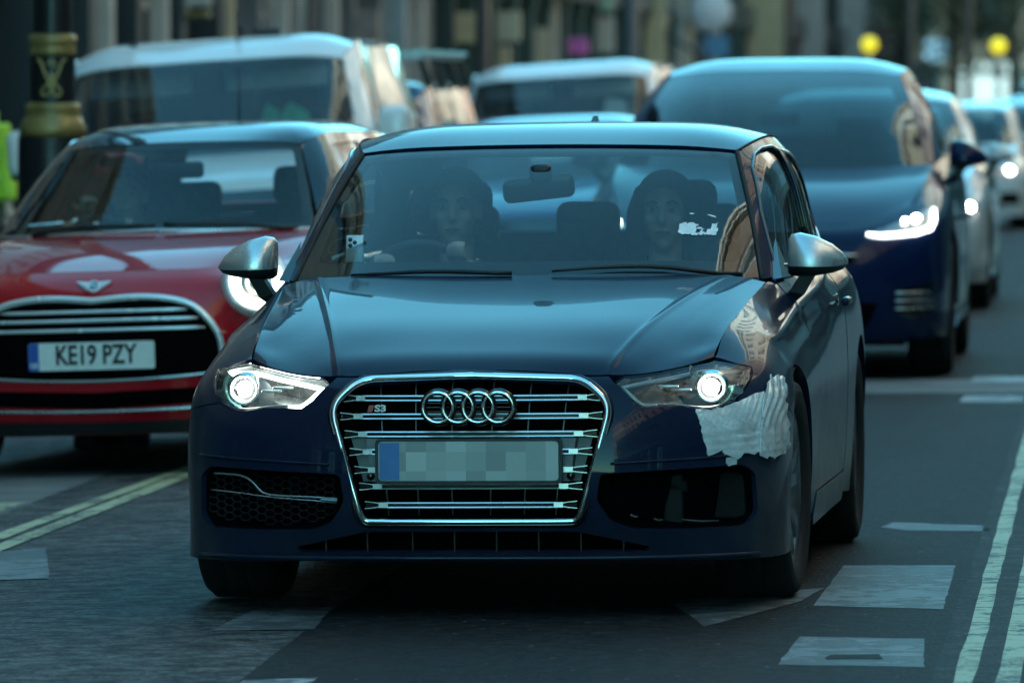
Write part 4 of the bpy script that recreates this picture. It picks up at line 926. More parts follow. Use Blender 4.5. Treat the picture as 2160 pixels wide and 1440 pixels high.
# ------------------------------------------------------------------ other vehicles: shells with doors, lamps, glass, wheels
QUAD = np.array([(0, 0), (1, 0), (1, 1), (0, 1)], float)
def build_shell(root, S, P, axles, arch_r=.35, arch_z=.32, doors=(1.55, 2.75), zs=.27, wr=.318, track=.76, wheel_kw=None, gw=(.06, .10), side_glass=None, ws_glass=None, roof_m=None, win=None, h=.07, rear_glass=None, skirt=None, body_low=None, bump_y=.55, frit_w=(.035, .10, .05)):
    """Panels common to every vehicle; returns a dict of helper closures."""
    ya, yr = axles; side_glass = side_glass or SDG; ws_glass = ws_glass or WSG
    a_f = [(ya + arch_r * math.cos(a), arch_z + arch_r * math.sin(a)) for a in np.linspace(math.pi + .45, -.42, 36)]
    a_r = [(yr + arch_r * math.cos(a), arch_z + arch_r * math.sin(a)) for a in np.linspace(math.pi + .42, -.42, 36)]
    uf, ur = S.s_(a_f), S.s_(a_r); k = 9
    bu = np.linspace(.5, uf[0, 0], 22); by = a_f[k][0] - .05
    tp = S.top(bump_y, bump_y + .01, n=2)[:1]; tu = np.linspace(tp[0, 0], .5, 20)
    half = np.concatenate([np.stack([bu, np.zeros(22)], 1), uf[:k + 1], S.s_([(by, a_f[k][1] + .03), (bump_y, .5 * (a_f[k][1] + .75))]), np.stack([tu, np.ones(20)], 1)])
    bumper = panel('front_bumper', S.skin, [np.concatenate([half[:-1], mir(half)[:-1]])], P, root, h=h)
    n = 40
    panel('hood', S.hood, [np.concatenate([np.stack([np.linspace(0, 1, n), np.zeros(n)], 1), np.stack([np.ones(12), np.linspace(.05, .95, 12)], 1), np.stack([np.linspace(1, 0, n), np.ones(n)], 1), np.stack([np.zeros(12), np.linspace(.95, .05, 12)], 1)])], P, root, h=h)
    for sg in (1, -1):
        M_ = (lambda q: q) if sg > 0 else (lambda q: np.stack([1 - q[:, 0], q[:, 1]], 1))
        zt = lambda y: .80
        vert = lambda y, z0=zs: [(y, .74), (y + .01, .6), (y, .42), (y - .03, z0)]
        d0, d1 = doors[0], doors[-1]
        fen = np.concatenate([S.top(bump_y + .003, d0 - .003, n=20), S.s_(vert(d0)), S.s_([(d0 - .04, zs - .04), (ya + arch_r + .05, .19)]), uf[::-1][2:36 - k], S.s_([(by, a_f[k][1] + .03), (bump_y, .5 * (a_f[k][1] + .75))])])
        panel('fender', S.skin, [M_(fen)], P, root, h=h)
        for a, b in zip(doors[:-1], doors[1:]):
            rearcut = [(y_, z_) for y_, z_ in vert(b)]
            q = np.concatenate([S.top(a, b - .003, n=14), S.s_(rearcut), S.s_([(y, zs) for y in np.linspace(b - .06, a, 8)]), S.s_(vert(a)[::-1])[1:]])
            d_ = panel('door', S.skin, [M_(q)], P, root, h=h)
            uvh = S.s_([(b - .17, .80)]); p_h = S.skin.raw(uvh[:, 0], uvh[:, 1])[0]
            mb = MB(); mb.rbox(sg * (p_h[0] + .012), p_h[1], p_h[2], .026, .17, .028, .012); mb.build('door_handle', P, d_)
        g = np.linspace(.5, 1, 400); yy = S.skin.raw(g, np.full(400, .5)); yend = yr + arch_r + .12
        q = np.concatenate([S.top(d1, yend, n=10), S.s_([(yend, .6), (yend - .02, .42)]), ur[::-1], S.s_([(d1 - .06, .20), (d1 - .03, zs)]), S.s_(vert(d1)[::-1])[1:]])
        panel('quarter_panel', S.skin, [M_(q)], P, root, h=h)
        q = np.concatenate([S.s_([(y, zs - .01) for y in np.linspace(d0 - .03, d1 - .04, 8)]), S.bot(d1 - .04, ya + arch_r + .04, n=8) + [0, .02]])
        panel('side_skirt', S.skin, [M_(q)], skirt or P, root, h=h, off=.008)
        yb = yend + .006; tq = S.top(yb, yb + .02, n=2)
        rbl = np.concatenate([S.s_([(yb - .05, .24), (yb - .02, .42), (yb, .6)]), tq[:1]]); rbl = np.concatenate([rbl, np.stack([np.linspace(rbl[-1, 0] + .004, 1, 12), np.ones(12)], 1), np.stack([np.linspace(1, rbl[0, 0], 12), np.zeros(12)], 1)])
        panel('rear_bumper', S.skin, [M_(rbl)], P, root, h=.1)
        for cy in (ya, yr):
            mb = MB(); mb.lathe([(arch_r - .008, sg * (track - .2)), (arch_r - .008, sg * (track + .09))], 24, 'x', (0, cy, arch_z), arc=(-.35, math.pi + .35)); mb.lathe([(0, sg * (track - .2)), (arch_r, sg * (track - .2))], 24, 'x', (0, cy, arch_z), arc=(-.35, math.pi + .35)); mb.build('wheel_housing', UNDER, root)
            wheel('wheel', root, sg * track, cy, wr, .225, sg, **(wheel_kw or {}))
        F = S.sideP[sg]; wins = [rnd(F.inv(w_, [1, 2]), .015) for w_ in win]
        panel('pillar_frame', F, [QUAD] + wins, roof_m or P, root, h=h, flange=.02)
        for w_ in wins: panel('side_window', F, [w_], side_glass, root, h=.12, gap=0, off=-.008, flange=0)
    L_ = S.skin.P[:, :, 1].max()
    mb = MB(); mb.box(-.74, .74, .30, L_ - .2, .17, .21); mb.build('floor_pan', UNDER, root)
    mb = MB(); mb.box(-.5, .5, .25, ya + .35, .2, .62); mb.build('engine_block', UNDER, root)
    panel('windscreen', S.ws, [rnd([(.003, .0), (.997, .0), (.997, .995), (.003, .995)], .02)], ws_glass, root, h=.1, gap=0, flange=0)
    fx, fb, ft = frit_w
    panel('windscreen_border', S.ws, [QUAD, rnd([(fx, fb), (1 - fx, fb), (1 - fx, 1 - ft), (fx, 1 - ft)], .04)], MATS['frit_black'], root, h=.1, gap=0, off=-.006, flange=0)
    panel('roof_panel', S.roof, [QUAD], roof_m or P, root, h=.09, gap=.002)
    if S.rear:
        rl = rnd([(.07, .14), (.93, .14), (.91, .90), (.09, .90)], .03)
        panel('tailgate', S.rear, [QUAD, rl], P, root, h=.12); panel('rear_window', S.rear, [rl], rear_glass or MATS['rear_glass'], root, h=.15, gap=0, off=-.006, flange=0)
    return bumper
def on_skin(S, pts, off):
    uv = S.f(pts); return S.skin.ev(uv[:, 0], uv[:, 1], off)[0]
def skin_panel(name, S, pts, m, parent, off=.004, r=.015, h=.04, flange=.01):
    q = rnd(pts, r) if r else np.array(pts); return panel(name, S.skin, [S.f(q)], m, parent, h=h, gap=0, off=off, flange=flange)
def bench_cabin(root, xs, yf, yb, z, top, rhd=-1, rows=2):
    """Dashboard, seats with headrests, wheel."""
    mb = MB(); mb.box(-.66, .66, yf - .65, yf - .38, z + .25, z + .52); mb.build('dashboard', DARKIN, root)
    for x in xs: seat(root, x, yf, z, back=top)
    if rows > 1:
        for x in xs: seat(root, x, yb, z, back=top - .06, name='rear_seat')
    Ms_ = Matrix.Translation((rhd * .36, yf - .28, z + .55)) @ Matrix.Rotation(R(-62), 4, 'X')
    mb = MB(); mb.tube([tuple(Ms_ @ Vector((.18 * math.cos(a), .18 * math.sin(a), 0))) for a in np.linspace(0, 2 * math.pi, 28, endpoint=False)], .016, 8, closed=True); mb.rbox(0, 0, -.01, .34, .05, .02, .008, M=Ms_); mb.build('steering_wheel', DARKIN, root)
    mb = MB(); mb.rbox(0, yf - .42, z + top + .30, .22, .04, .07, .02); mb.build('rear_view_mirror', BLACKP, root)

def lane(X, Y): r_, _ = rt(X, Y); return gz(r_)

# ---- red compact hatchback on the left
RED = paint('red_paint', (.46, .006, .014), .35, .30, dirt=.10, dirtcol=(.15, .10, .09))
MBK = paint('black_roof_paint', (.012, .015, .022), .3, .30, dirt=.05)
mini = empty('compact_car', (-1.662, 28.45, lane(-1.5, 29.5) + .012), -R(11.5), R(-1.9), 'red compact hatchback with chrome winged badge and plate KE19 PZY', 'car')
def mini_cols():
    fr = [(.10, .15), (.035, .28), (.005, .42), (.0, .56), (.022, .68), (.065, .755), (.15, .808)]
    out = []
    for x, dy, xs in ((0, 0, [0] * 7), (.28, .012, [.28] * 7), (.48, .055, [.48, .48, .48, .48, .475, .47, .455]), (.64, .14, [.64, .645, .645, .645, .635, .62, .575])):
        out.append([(xs[j], y + dy + (.05 * dy * 10 * (j == 6)), z) for j, (y, z) in enumerate(fr)])
    out.append([(.75, .30, .155), (.765, .27, .28), (.77, .255, .42), (.765, .26, .56), (.75, .29, .68), (.715, .33, .765), (.645, .39, .818)])
    out.append([(.81, .48, .16), (.825, .46, .28), (.832, .45, .42), (.828, .455, .56), (.81, .47, .685), (.765, .50, .775), (.675, .53, .828)])
    out.append([(.835, .72, .165), (.85, .72, .28), (.857, .72, .42), (.853, .72, .57), (.835, .72, .70), (.785, .72, .795), (.695, .73, .855)])
    out.append([(.84, 1.25, .17), (.852, 1.25, .28), (.86, 1.25, .43), (.858, 1.25, .58), (.845, 1.25, .73), (.81, 1.25, .85), (.735, 1.27, .935)])
    out.append([(.842, 2.0, .18), (.853, 2.0, .28), (.861, 2.0, .43), (.862, 2.0, .60), (.85, 2.0, .77), (.82, 2.0, .89), (.760, 2.0, .965)])
    out.append([(.842, 2.8, .18), (.853, 2.8, .28), (.861, 2.8, .43), (.862, 2.8, .60), (.85, 2.8, .78), (.815, 2.8, .905), (.750, 2.8, .985)])
    out.append([(.82, 3.35, .20), (.835, 3.35, .30), (.845, 3.35, .44), (.845, 3.35, .60), (.83, 3.35, .78), (.79, 3.35, .91), (.715, 3.35, .99)])
    out.append([(.68, 3.66, .22), (.70, 3.69, .32), (.71, 3.70, .45), (.71, 3.70, .62), (.70, 3.68, .78), (.665, 3.64, .91), (.60, 3.58, .99)])
    out.append([(.35, 3.77, .22), (.35, 3.80, .32), (.35, 3.82, .45), (.35, 3.82, .62), (.35, 3.80, .78), (.34, 3.76, .91), (.31, 3.69, .99)])
    out.append([(0, 3.78, .22), (0, 3.81, .32), (0, 3.83, .45), (0, 3.83, .62), (0, 3.81, .78), (0, 3.77, .91), (0, 3.70, .99)])
    return out
MC = mini_cols()
Mh = [
 [(0, .15, .808), (.20, .158, .808), (.36, .185, .808), (.455, .232, .808), (.575, .36, .810), (.645, .39, .818)],
 [(0, .38, .868), (.20, .385, .868), (.38, .40, .864), (.49, .43, .858), (.60, .50, .846), (.675, .53, .828)],
 [(0, .66, .914), (.21, .665, .914), (.42, .675, .910), (.54, .69, .902), (.635, .71, .885), (.695, .73, .855)],
 [(0, .98, .950), (.22, .985, .950), (.45, 1.03, .946), (.58, 1.09, .941), (.68, 1.18, .937), (.735, 1.27, .933)],
]
Mws = [[(0, .965, .945), (.3, .99, .944), (.52, 1.07, .94), (.672, 1.20, .934)], [(0, 1.25, 1.135), (.28, 1.27, 1.133), (.47, 1.335, 1.127), (.60, 1.43, 1.115)], [(0, 1.50, 1.315), (.26, 1.515, 1.312), (.42, 1.56, 1.305), (.525, 1.63, 1.293)]]
Mrf = [[(0, 1.50, 1.318), (.26, 1.515, 1.315), (.42, 1.56, 1.308), (.525, 1.63, 1.296)], [(0, 1.70, 1.365), (.28, 1.70, 1.362), (.46, 1.70, 1.348), (.560, 1.72, 1.318)], [(0, 2.20, 1.402), (.30, 2.20, 1.398), (.49, 2.20, 1.380), (.590, 2.20, 1.342)], [(0, 2.85, 1.396), (.30, 2.85, 1.392), (.48, 2.85, 1.375), (.585, 2.85, 1.338)], [(0, 3.48, 1.345), (.27, 3.47, 1.342), (.43, 3.44, 1.330), (.535, 3.38, 1.306)]]
Msd = [[(.674, 1.205, .930), (.735, 1.32, .940), (.762, 2.0, .966), (.752, 2.8, .986), (.655, 3.50, .990)], [(.600, 1.435, 1.115), (.655, 1.50, 1.13), (.69, 2.0, 1.15), (.685, 2.8, 1.16), (.60, 3.45, 1.155)], [(.526, 1.635, 1.294), (.556, 1.72, 1.318), (.590, 2.15, 1.342), (.586, 2.8, 1.338), (.535, 3.38, 1.306)]]
Mrr = [[(0, 3.70, .99), (.31, 3.69, .99), (.50, 3.62, .99), (.64, 3.52, .99)], [(0, 3.60, 1.17), (.29, 3.59, 1.17), (.47, 3.54, 1.16), (.585, 3.46, 1.15)], [(0, 3.49, 1.345), (.27, 3.48, 1.342), (.43, 3.45, 1.330), (.533, 3.39, 1.306)]]
_nx = lambda rows, k0=.975, k1=.945: [[(x * (k0 + (k1 - k0) * min(1, max(0, (z - .93) / .37))), y, z) for x, y, z in r] for r in rows]
Mws, Mrf, Msd, Mrr = _nx(Mws), _nx(Mrf), _nx(Msd, 1.0), _nx(Mrr, 1.0)
MS = Shell(MC, Mh, Mws, Mrf, Msd, Mrr)
build_shell(mini, MS, RED, (.70, 3.19), .335, .305, (1.30, 2.42), wr=.305, track=.745, roof_m=MBK, win=[[(1.52, .985), (2.36, .995), (2.36, 1.300), (1.80, 1.285)], [(2.44, .998), (3.05, 1.01), (3.22, 1.05), (3.15, 1.270), (2.44, 1.300)]], skirt=BLACKP, rear_glass=glass('clear_rear_glass', (.9, .95, .95), dusty=.02), bump_y=.62)
mgb = [(0, .690), (.33, .688), (.41, .660), (.462, .612), (.505, .545), (.515, .46), (.48, .40), (0, .372)]
gpts = np.concatenate([spl(mgb[:6], 20), [(.50, .42), (.45, .393), (.2, .378), (0, .374)]]); gfull = np.concatenate([gpts, [(-x, z) for x, z in gpts[::-1]][1:-1]])
mg = skin_panel('grille', MS, gfull, GBACK, mini, .003, 0, .03)
up = np.concatenate([[(-x, z) for x, z in gpts[:20][::-1]], gpts[1:20]])
mb = MB(); mb.tube(on_skin(MS, up, .008), .0135, 8, sx=.9); mb.build('grille_frame', GCHR, mg)
for z, hw in ((.649, .385), (.614, .43), (.576, .455)):
    mb = MB(); mb.tube(on_skin(MS, [(x, z) for x in np.linspace(-hw, hw, 25)], .006), [.0075 * min(1, .4 + 6 * (1 - abs(t))) for t in np.linspace(-1, 1, 25)], 8); mb.build('grille_slat', GCHR, mg)
mb = MB(); mb.tube(on_skin(MS, [(x, .374 + .09 * x * x) for x in np.linspace(-.60, .60, 31)], .006), .006, 6); mb.build('bumper_trim', SATIN, mini)
skin_panel('lower_intake', MS, [(-.60, .345), (0, .325), (.60, .345), (.62, .285), (0, .262), (-.62, .285)], GBACK, mini, .004, .01, .05)
mb = MB(); mb.tube(on_skin(MS, [(x, .252 + .04 * x * x) for x in np.linspace(-.66, .66, 31)], .006), .007, 6); mb.build('intake_trim', SATIN, mini)
skin_panel('lower_valance', MS, [(-.72, .215), (0, .205), (.72, .215), (.72, .160), (-.72, .160)], BLACKP, mini, .006, .01, .05)
mb = MB(); mb.prism(rnd([(-.26, .419), (.26, .419), (.26, .530), (-.26, .530)], .012), .006, Matrix.Translation((0, -.020, 0))); pl = mb.build('number_plate', PLATEW, mini)
mb = MB(); mb.prism([(-.259, .420), (-.217, .420), (-.217, .529), (-.259, .529)], .002, Matrix.Translation((0, -.0218, 0))); mb.build('plate_band', PLATEB, pl)
solid_text('plate_lettering', 'KE19 PZY', .108, INK, pl, Matrix.Translation((.018, -.0215, .476)) @ FRONT, .001, .0028, .74)
solid_text('plate_country_letters', 'GB', .028, PLATEW, pl, Matrix.Translation((-.238, -.0225, .440)) @ FRONT, .001, .0006, .9)
# winged badge
def badge(parent, S, z, k=1.0):
    y0 = float(on_skin(S, [(0, z)], 0)[0][1]); T = Matrix.Translation((0, y0 - .012, z)) @ Matrix.Rotation(R(-38), 4, 'X')
    mb = MB(); mb.lathe([(0, -.001), (.018, -.001), (.019, -.004), (.025, -.004), (.027, 0), (.027, .012)], 28, 'y', M=T)
    for s_ in (1, -1):
        for j in range(4):
            w0 = .072 - .011 * j; mb.prism([(s_ * .02, .020 - .010 * j), (s_ * w0, .024 - .010 * j - .002 * j), (s_ * (w0 - .007), .016 - .010 * j), (s_ * .02, .0125 - .010 * j)], .008, T @ Matrix.Translation((0, -.001, 0)))
    b_ = mb.build('winged_badge', GCHR, parent)
    mb = MB(); mb.lathe([(0, -.003), (.018, -.003)], 24, 'y', M=T); mb.build('badge_disc', GLOSSB, b_)
    solid_text('badge_letters', 'MINI', .0125, CHROME, b_, T @ Matrix.Translation((0, -.004, 0)) @ FRONT, .001, .0004, 1.0)
badge(mini, MS, .752)
for sg in (1, -1):
    c = Vector(on_skin(MS, [(sg * .632, .735)], 0)[0]); n_ = Vector((sg * .42, -.86, .30)).normalized(); T = Matrix.Translation(c + n_ * .034) @ n_.to_track_quat('-Y', 'Z').to_matrix().to_4x4() @ Matrix.Scale(1.14, 4)
    mb = MB(); mb.lathe([(.098, -.012), (.108, -.022), (.118, -.018), (.122, .03)], 40, 'y', M=T); hl_ = mb.build('headlight', GCHR, mini)
    mb = MB(); mb.lathe([(0, .006), (.05, .006), (.098, -.004)], 40, 'y', M=T); mb.build('lamp_bowl', REFLM, hl_)
    mb = MB(); mb.lathe([(.060, -.002), (.064, -.014), (.094, -.016), (.097, -.004)], 40, 'y', M=T); mb.build('light_ring', mat('ring_light_lit', (1, 1, 1), .3, emit=(.95, 1, .90), estr=.8), hl_)
    mb = MB(); mb.lathe([(0, -.010), (.032, -.004), (.04, .01)], 24, 'y', M=T); mb.build('projector', REFLM, hl_)
    mb = MB(); mb.lathe([(0, -.030), (.06, -.028), (.098, -.014)], 40, 'y', M=T); mb.build('lens', LENS, hl_)
    door_mirror(mini, sg, sg * .80, 1.36, .98, MBK, BLACKP, .95)
# bright moulding at the windscreen foot, wipers, bonnet stripe shut lines
mb = MB(); mb.tube([(x, .975 + .52 * abs(x) ** 2.2 * .9, .956 - .02 * abs(x)) for x in np.linspace(-.70, .70, 25)], .0085, 6); mb.build('scuttle_moulding', SATIN, mini)
for x0, x1 in ((.60, .06), (.02, -.52)):
    uvw = MS.ws.inv([(x, .998 + .30 * abs(x) ** 2) for x in np.linspace(x0, x1, 9)], [0, 1]); pp, _ = MS.ws.ev(uvw[:, 0], uvw[:, 1], .014); mb = MB(); mb.tube(pp, .010, 6); mb.build('wiper', BLACKP, mini)
bench_cabin(mini, (-.34, .34), 1.92, 2.70, .30, .60)
mb = MB(); mb.add([(-.48, 1.62, 1.286), (.48, 1.62, 1.286), (.53, 2.3, 1.328), (-.53, 2.3, 1.328), (.50, 3.3, 1.285), (-.50, 3.3, 1.285)], [(0, 1, 2, 3), (3, 2, 4, 5)]); mb.build('headliner', MATS['headliner_cloth'], mini)
mb = MB(); mb.tube([(0, 2.6, 1.395), (0, 2.62, 1.50), (0, 2.64, 1.64)], .004, 5); mb.build('roof_antenna', BLACKP, mini)

# ---- dark blue electric-style SUV behind on the right
NAVY2 = paint('deep_blue_paint', (.004, .012, .048), .0, .30, dirt=.10, coat_ior=1.40, coat_w=.52)
suv = empty('suv_car', (1.272, 36.7, lane(1.4, 38) + .005), -R(5.2), R(-.3), 'dark blue SUV with lit angular headlights behind the taped hatchback', 'car')
Tc = [
 [(0, .10, .20), (0, .03, .32), (0, .0, .47), (0, .01, .60), (0, .05, .70), (0, .11, .755), (0, .19, .79)],
 [(.30, .11, .20), (.30, .04, .32), (.30, .012, .47), (.30, .022, .60), (.30, .065, .70), (.30, .125, .758), (.30, .21, .793)],
 [(.58, .15, .20), (.58, .085, .32), (.58, .06, .47), (.58, .07, .60), (.58, .12, .71), (.57, .185, .77), (.55, .28, .81)],
 [(.78, .24, .205), (.785, .18, .32), (.79, .165, .47), (.785, .175, .60), (.77, .225, .72), (.74, .30, .80), (.68, .41, .85)],
 [(.90, .40, .21), (.91, .34, .32), (.915, .325, .47), (.91, .335, .60), (.895, .38, .73), (.855, .45, .83), (.76, .55, .89)],
 [(.955, .65, .21), (.965, .62, .32), (.97, .61, .47), (.967, .615, .60), (.955, .64, .75), (.915, .68, .87), (.80, .74, .94)],
 [(.97, .98, .21), (.985, .98, .33), (.995, .98, .48), (.992, .98, .63), (.975, .98, .79), (.93, .98, .93), (.825, .99, 1.00)],
 [(.965, 1.75, .21), (.975, 1.75, .33), (.985, 1.75, .48), (.985, 1.75, .65), (.97, 1.75, .84), (.935, 1.75, 1.0), (.855, 1.72, 1.10)],
 [(.965, 2.7, .22), (.975, 2.7, .33), (.985, 2.7, .48), (.988, 2.7, .66), (.975, 2.7, .86), (.945, 2.7, 1.03), (.885, 2.7, 1.14)],
 [(.965, 3.6, .22), (.98, 3.6, .34), (.99, 3.6, .49), (.992, 3.6, .68), (.98, 3.6, .88), (.945, 3.6, 1.05), (.875, 3.6, 1.16)],
 [(.93, 4.4, .26), (.945, 4.4, .37), (.955, 4.4, .51), (.955, 4.4, .70), (.94, 4.4, .90), (.90, 4.4, 1.06), (.82, 4.4, 1.17)],
 [(.78, 4.85, .28), (.80, 4.9, .40), (.81, 4.92, .54), (.81, 4.92, .72), (.79, 4.88, .90), (.75, 4.82, 1.06), (.68, 4.74, 1.17)],
 [(.40, 4.97, .28), (.40, 5.02, .40), (.40, 5.04, .54), (.40, 5.04, .72), (.40, 5.0, .90), (.39, 4.94, 1.06), (.36, 4.85, 1.17)],
 [(0, 4.98, .28), (0, 5.03, .40), (0, 5.05, .54), (0, 5.05, .72), (0, 5.01, .90), (0, 4.95, 1.06), (0, 4.86, 1.17)],
]
Th = [[(0, .19, .79), (.20, .20, .791), (.42, .235, .80), (.55, .28, .81), (.68, .41, .85), (.76, .55, .89)], [(0, .50, .905), (.22, .505, .905), (.44, .52, .905), (.58, .55, .905), (.71, .63, .915), (.785, .70, .925)], [(0, .95, 1.01), (.24, .955, 1.01), (.47, .97, 1.008), (.62, .99, 1.006), (.74, 1.02, 1.005), (.83, 1.06, 1.01)], [(0, 1.38, 1.08), (.25, 1.40, 1.08), (.50, 1.47, 1.085), (.64, 1.53, 1.09), (.77, 1.62, 1.095), (.852, 1.70, 1.098)]]
Tws = [[(0, 1.36, 1.075), (.35, 1.39, 1.075), (.62, 1.50, 1.085), (.82, 1.70, 1.095)], [(0, 1.72, 1.28), (.33, 1.75, 1.28), (.57, 1.85, 1.285), (.755, 2.03, 1.285)], [(0, 2.12, 1.46), (.31, 2.14, 1.458), (.53, 2.22, 1.455), (.70, 2.36, 1.445)], [(0, 2.60, 1.605), (.29, 2.61, 1.602), (.48, 2.65, 1.595), (.635, 2.72, 1.575)]]
Trf = [[(0, 2.61, 1.607), (.29, 2.62, 1.604), (.48, 2.66, 1.597), (.635, 2.73, 1.577)], [(0, 3.0, 1.662), (.30, 3.0, 1.66), (.49, 3.0, 1.645), (.655, 3.0, 1.605)], [(0, 3.5, 1.675), (.30, 3.5, 1.672), (.49, 3.5, 1.655), (.65, 3.5, 1.612)], [(0, 4.3, 1.58), (.28, 4.3, 1.578), (.46, 4.3, 1.565), (.60, 4.25, 1.53)]]
Tsd = [[(.822, 1.705, 1.092), (.855, 1.80, 1.105), (.885, 2.7, 1.14), (.875, 3.6, 1.16), (.78, 4.55, 1.17)], [(.756, 2.035, 1.285), (.80, 2.15, 1.30), (.82, 2.75, 1.33), (.81, 3.6, 1.34), (.71, 4.42, 1.33)], [(.701, 2.365, 1.446), (.725, 2.45, 1.455), (.745, 2.85, 1.49), (.735, 3.6, 1.495), (.645, 4.3, 1.46)], [(.636, 2.73, 1.577), (.645, 2.85, 1.59), (.656, 3.05, 1.607), (.65, 3.55, 1.61), (.60, 4.25, 1.53)]]
Trr = [[(0, 4.86, 1.17), (.36, 4.85, 1.17), (.58, 4.76, 1.17), (.76, 4.60, 1.17)], [(0, 4.6, 1.38), (.32, 4.6, 1.38), (.52, 4.52, 1.37), (.68, 4.42, 1.36)], [(0, 4.31, 1.58), (.28, 4.31, 1.578), (.46, 4.31, 1.565), (.598, 4.26, 1.53)]]
TS = Shell(Tc, Th, Tws, Trf, Tsd, Trr, fmask=1.1)
suv_win = [[(2.05, 1.15), (2.78, 1.165), (2.80, 1.54), (2.62, 1.50)], [(2.90, 1.17), (3.75, 1.185), (3.78, 1.52), (2.92, 1.56)], [(3.85, 1.19), (4.25, 1.22), (4.12, 1.44), (3.88, 1.50)]]
SUVG = glass('suv_windscreen_glass', (.13, .21, .23), dusty=.02, boost=.6)
build_shell(suv, TS, NAVY2, (.98, 3.94), .40, .36, (1.72, 2.80, 3.62), zs=.30, wr=.36, track=.86, win=suv_win, ws_glass=SUVG, bump_y=.60, h=.08, frit_w=(.03, .05, .02))
for sg in (1, -1):
    lp = [(sg * x, z) for x, z in [(.545, .742), (.60, .768), (.70, .805), (.80, .848), (.86, .880), (.893, .882), (.90, .80), (.885, .765), (.78, .742), (.66, .726), (.60, .730)]]
    hl_ = skin_panel('headlight', TS, lp, LAMPIN, suv, .002, .01, .03); 
    strip = [(sg * x, z) for x, z in [(.555, .745), (.62, .737), (.72, .742), (.80, .750), (.868, .772), (.884, .81), (.882, .86)]]
    mb = MB(); mb.tube(on_skin(TS, strip, .012), [.005, .008, .010, .012, .013, .013, .010], 8); mb.build('light_strip', mat('angular_light_lit', (1, 1, 1), .3, emit=(.92, 1.0, .98), estr=1.3), hl_)
    for x, z, r_ in ((.80, .822, .017), (.745, .810, .011)):
        c = on_skin(TS, [(sg * x, z)], .012)[0]; mb = MB(); mb.sphere(tuple(c), r_, 14, 8, (1.3, .6, .9)); mb.build('projector', LAMPON, hl_)
    skin_panel('fog_light_bay', TS, [(sg * .70, .47), (sg * .90, .50), (sg * .90, .36), (sg * .80, .31), (sg * .70, .34)], GLOSSB, suv, .004, .02, .05)
    for z in (.37, .41, .45):
        mb = MB(); mb.tube(on_skin(TS, [(sg * x, z) for x in (.70, .76, .82, .87)], .010), .005, 6); mb.build('fog_light_bar', SATIN, suv)
    door_mirror(suv, sg, sg * .93, 1.92, 1.075, NAVY2, BLACKP, 1.15)
skin_panel('nose_slot', TS, [(-.50, .63), (0, .655), (.50, .63), (.48, .60), (0, .61), (-.48, .60)], GBACK, suv, .004, .01, .05)
mb = MB(); mb.tube(on_skin(TS, [(x, .662 - .09 * x * x) for x in np.linspace(-.52, .52, 21)], .008), .008, 6); mb.build('nose_trim', CHROME, suv)
skin_panel('lower_intake', TS, [(-.62, .40), (.62, .40), (.55, .27), (-.55, .27)], GBACK, suv, .004, .03, .05)
bench_cabin(suv, (-.40, .40), 2.55, 3.5, .42, .62)

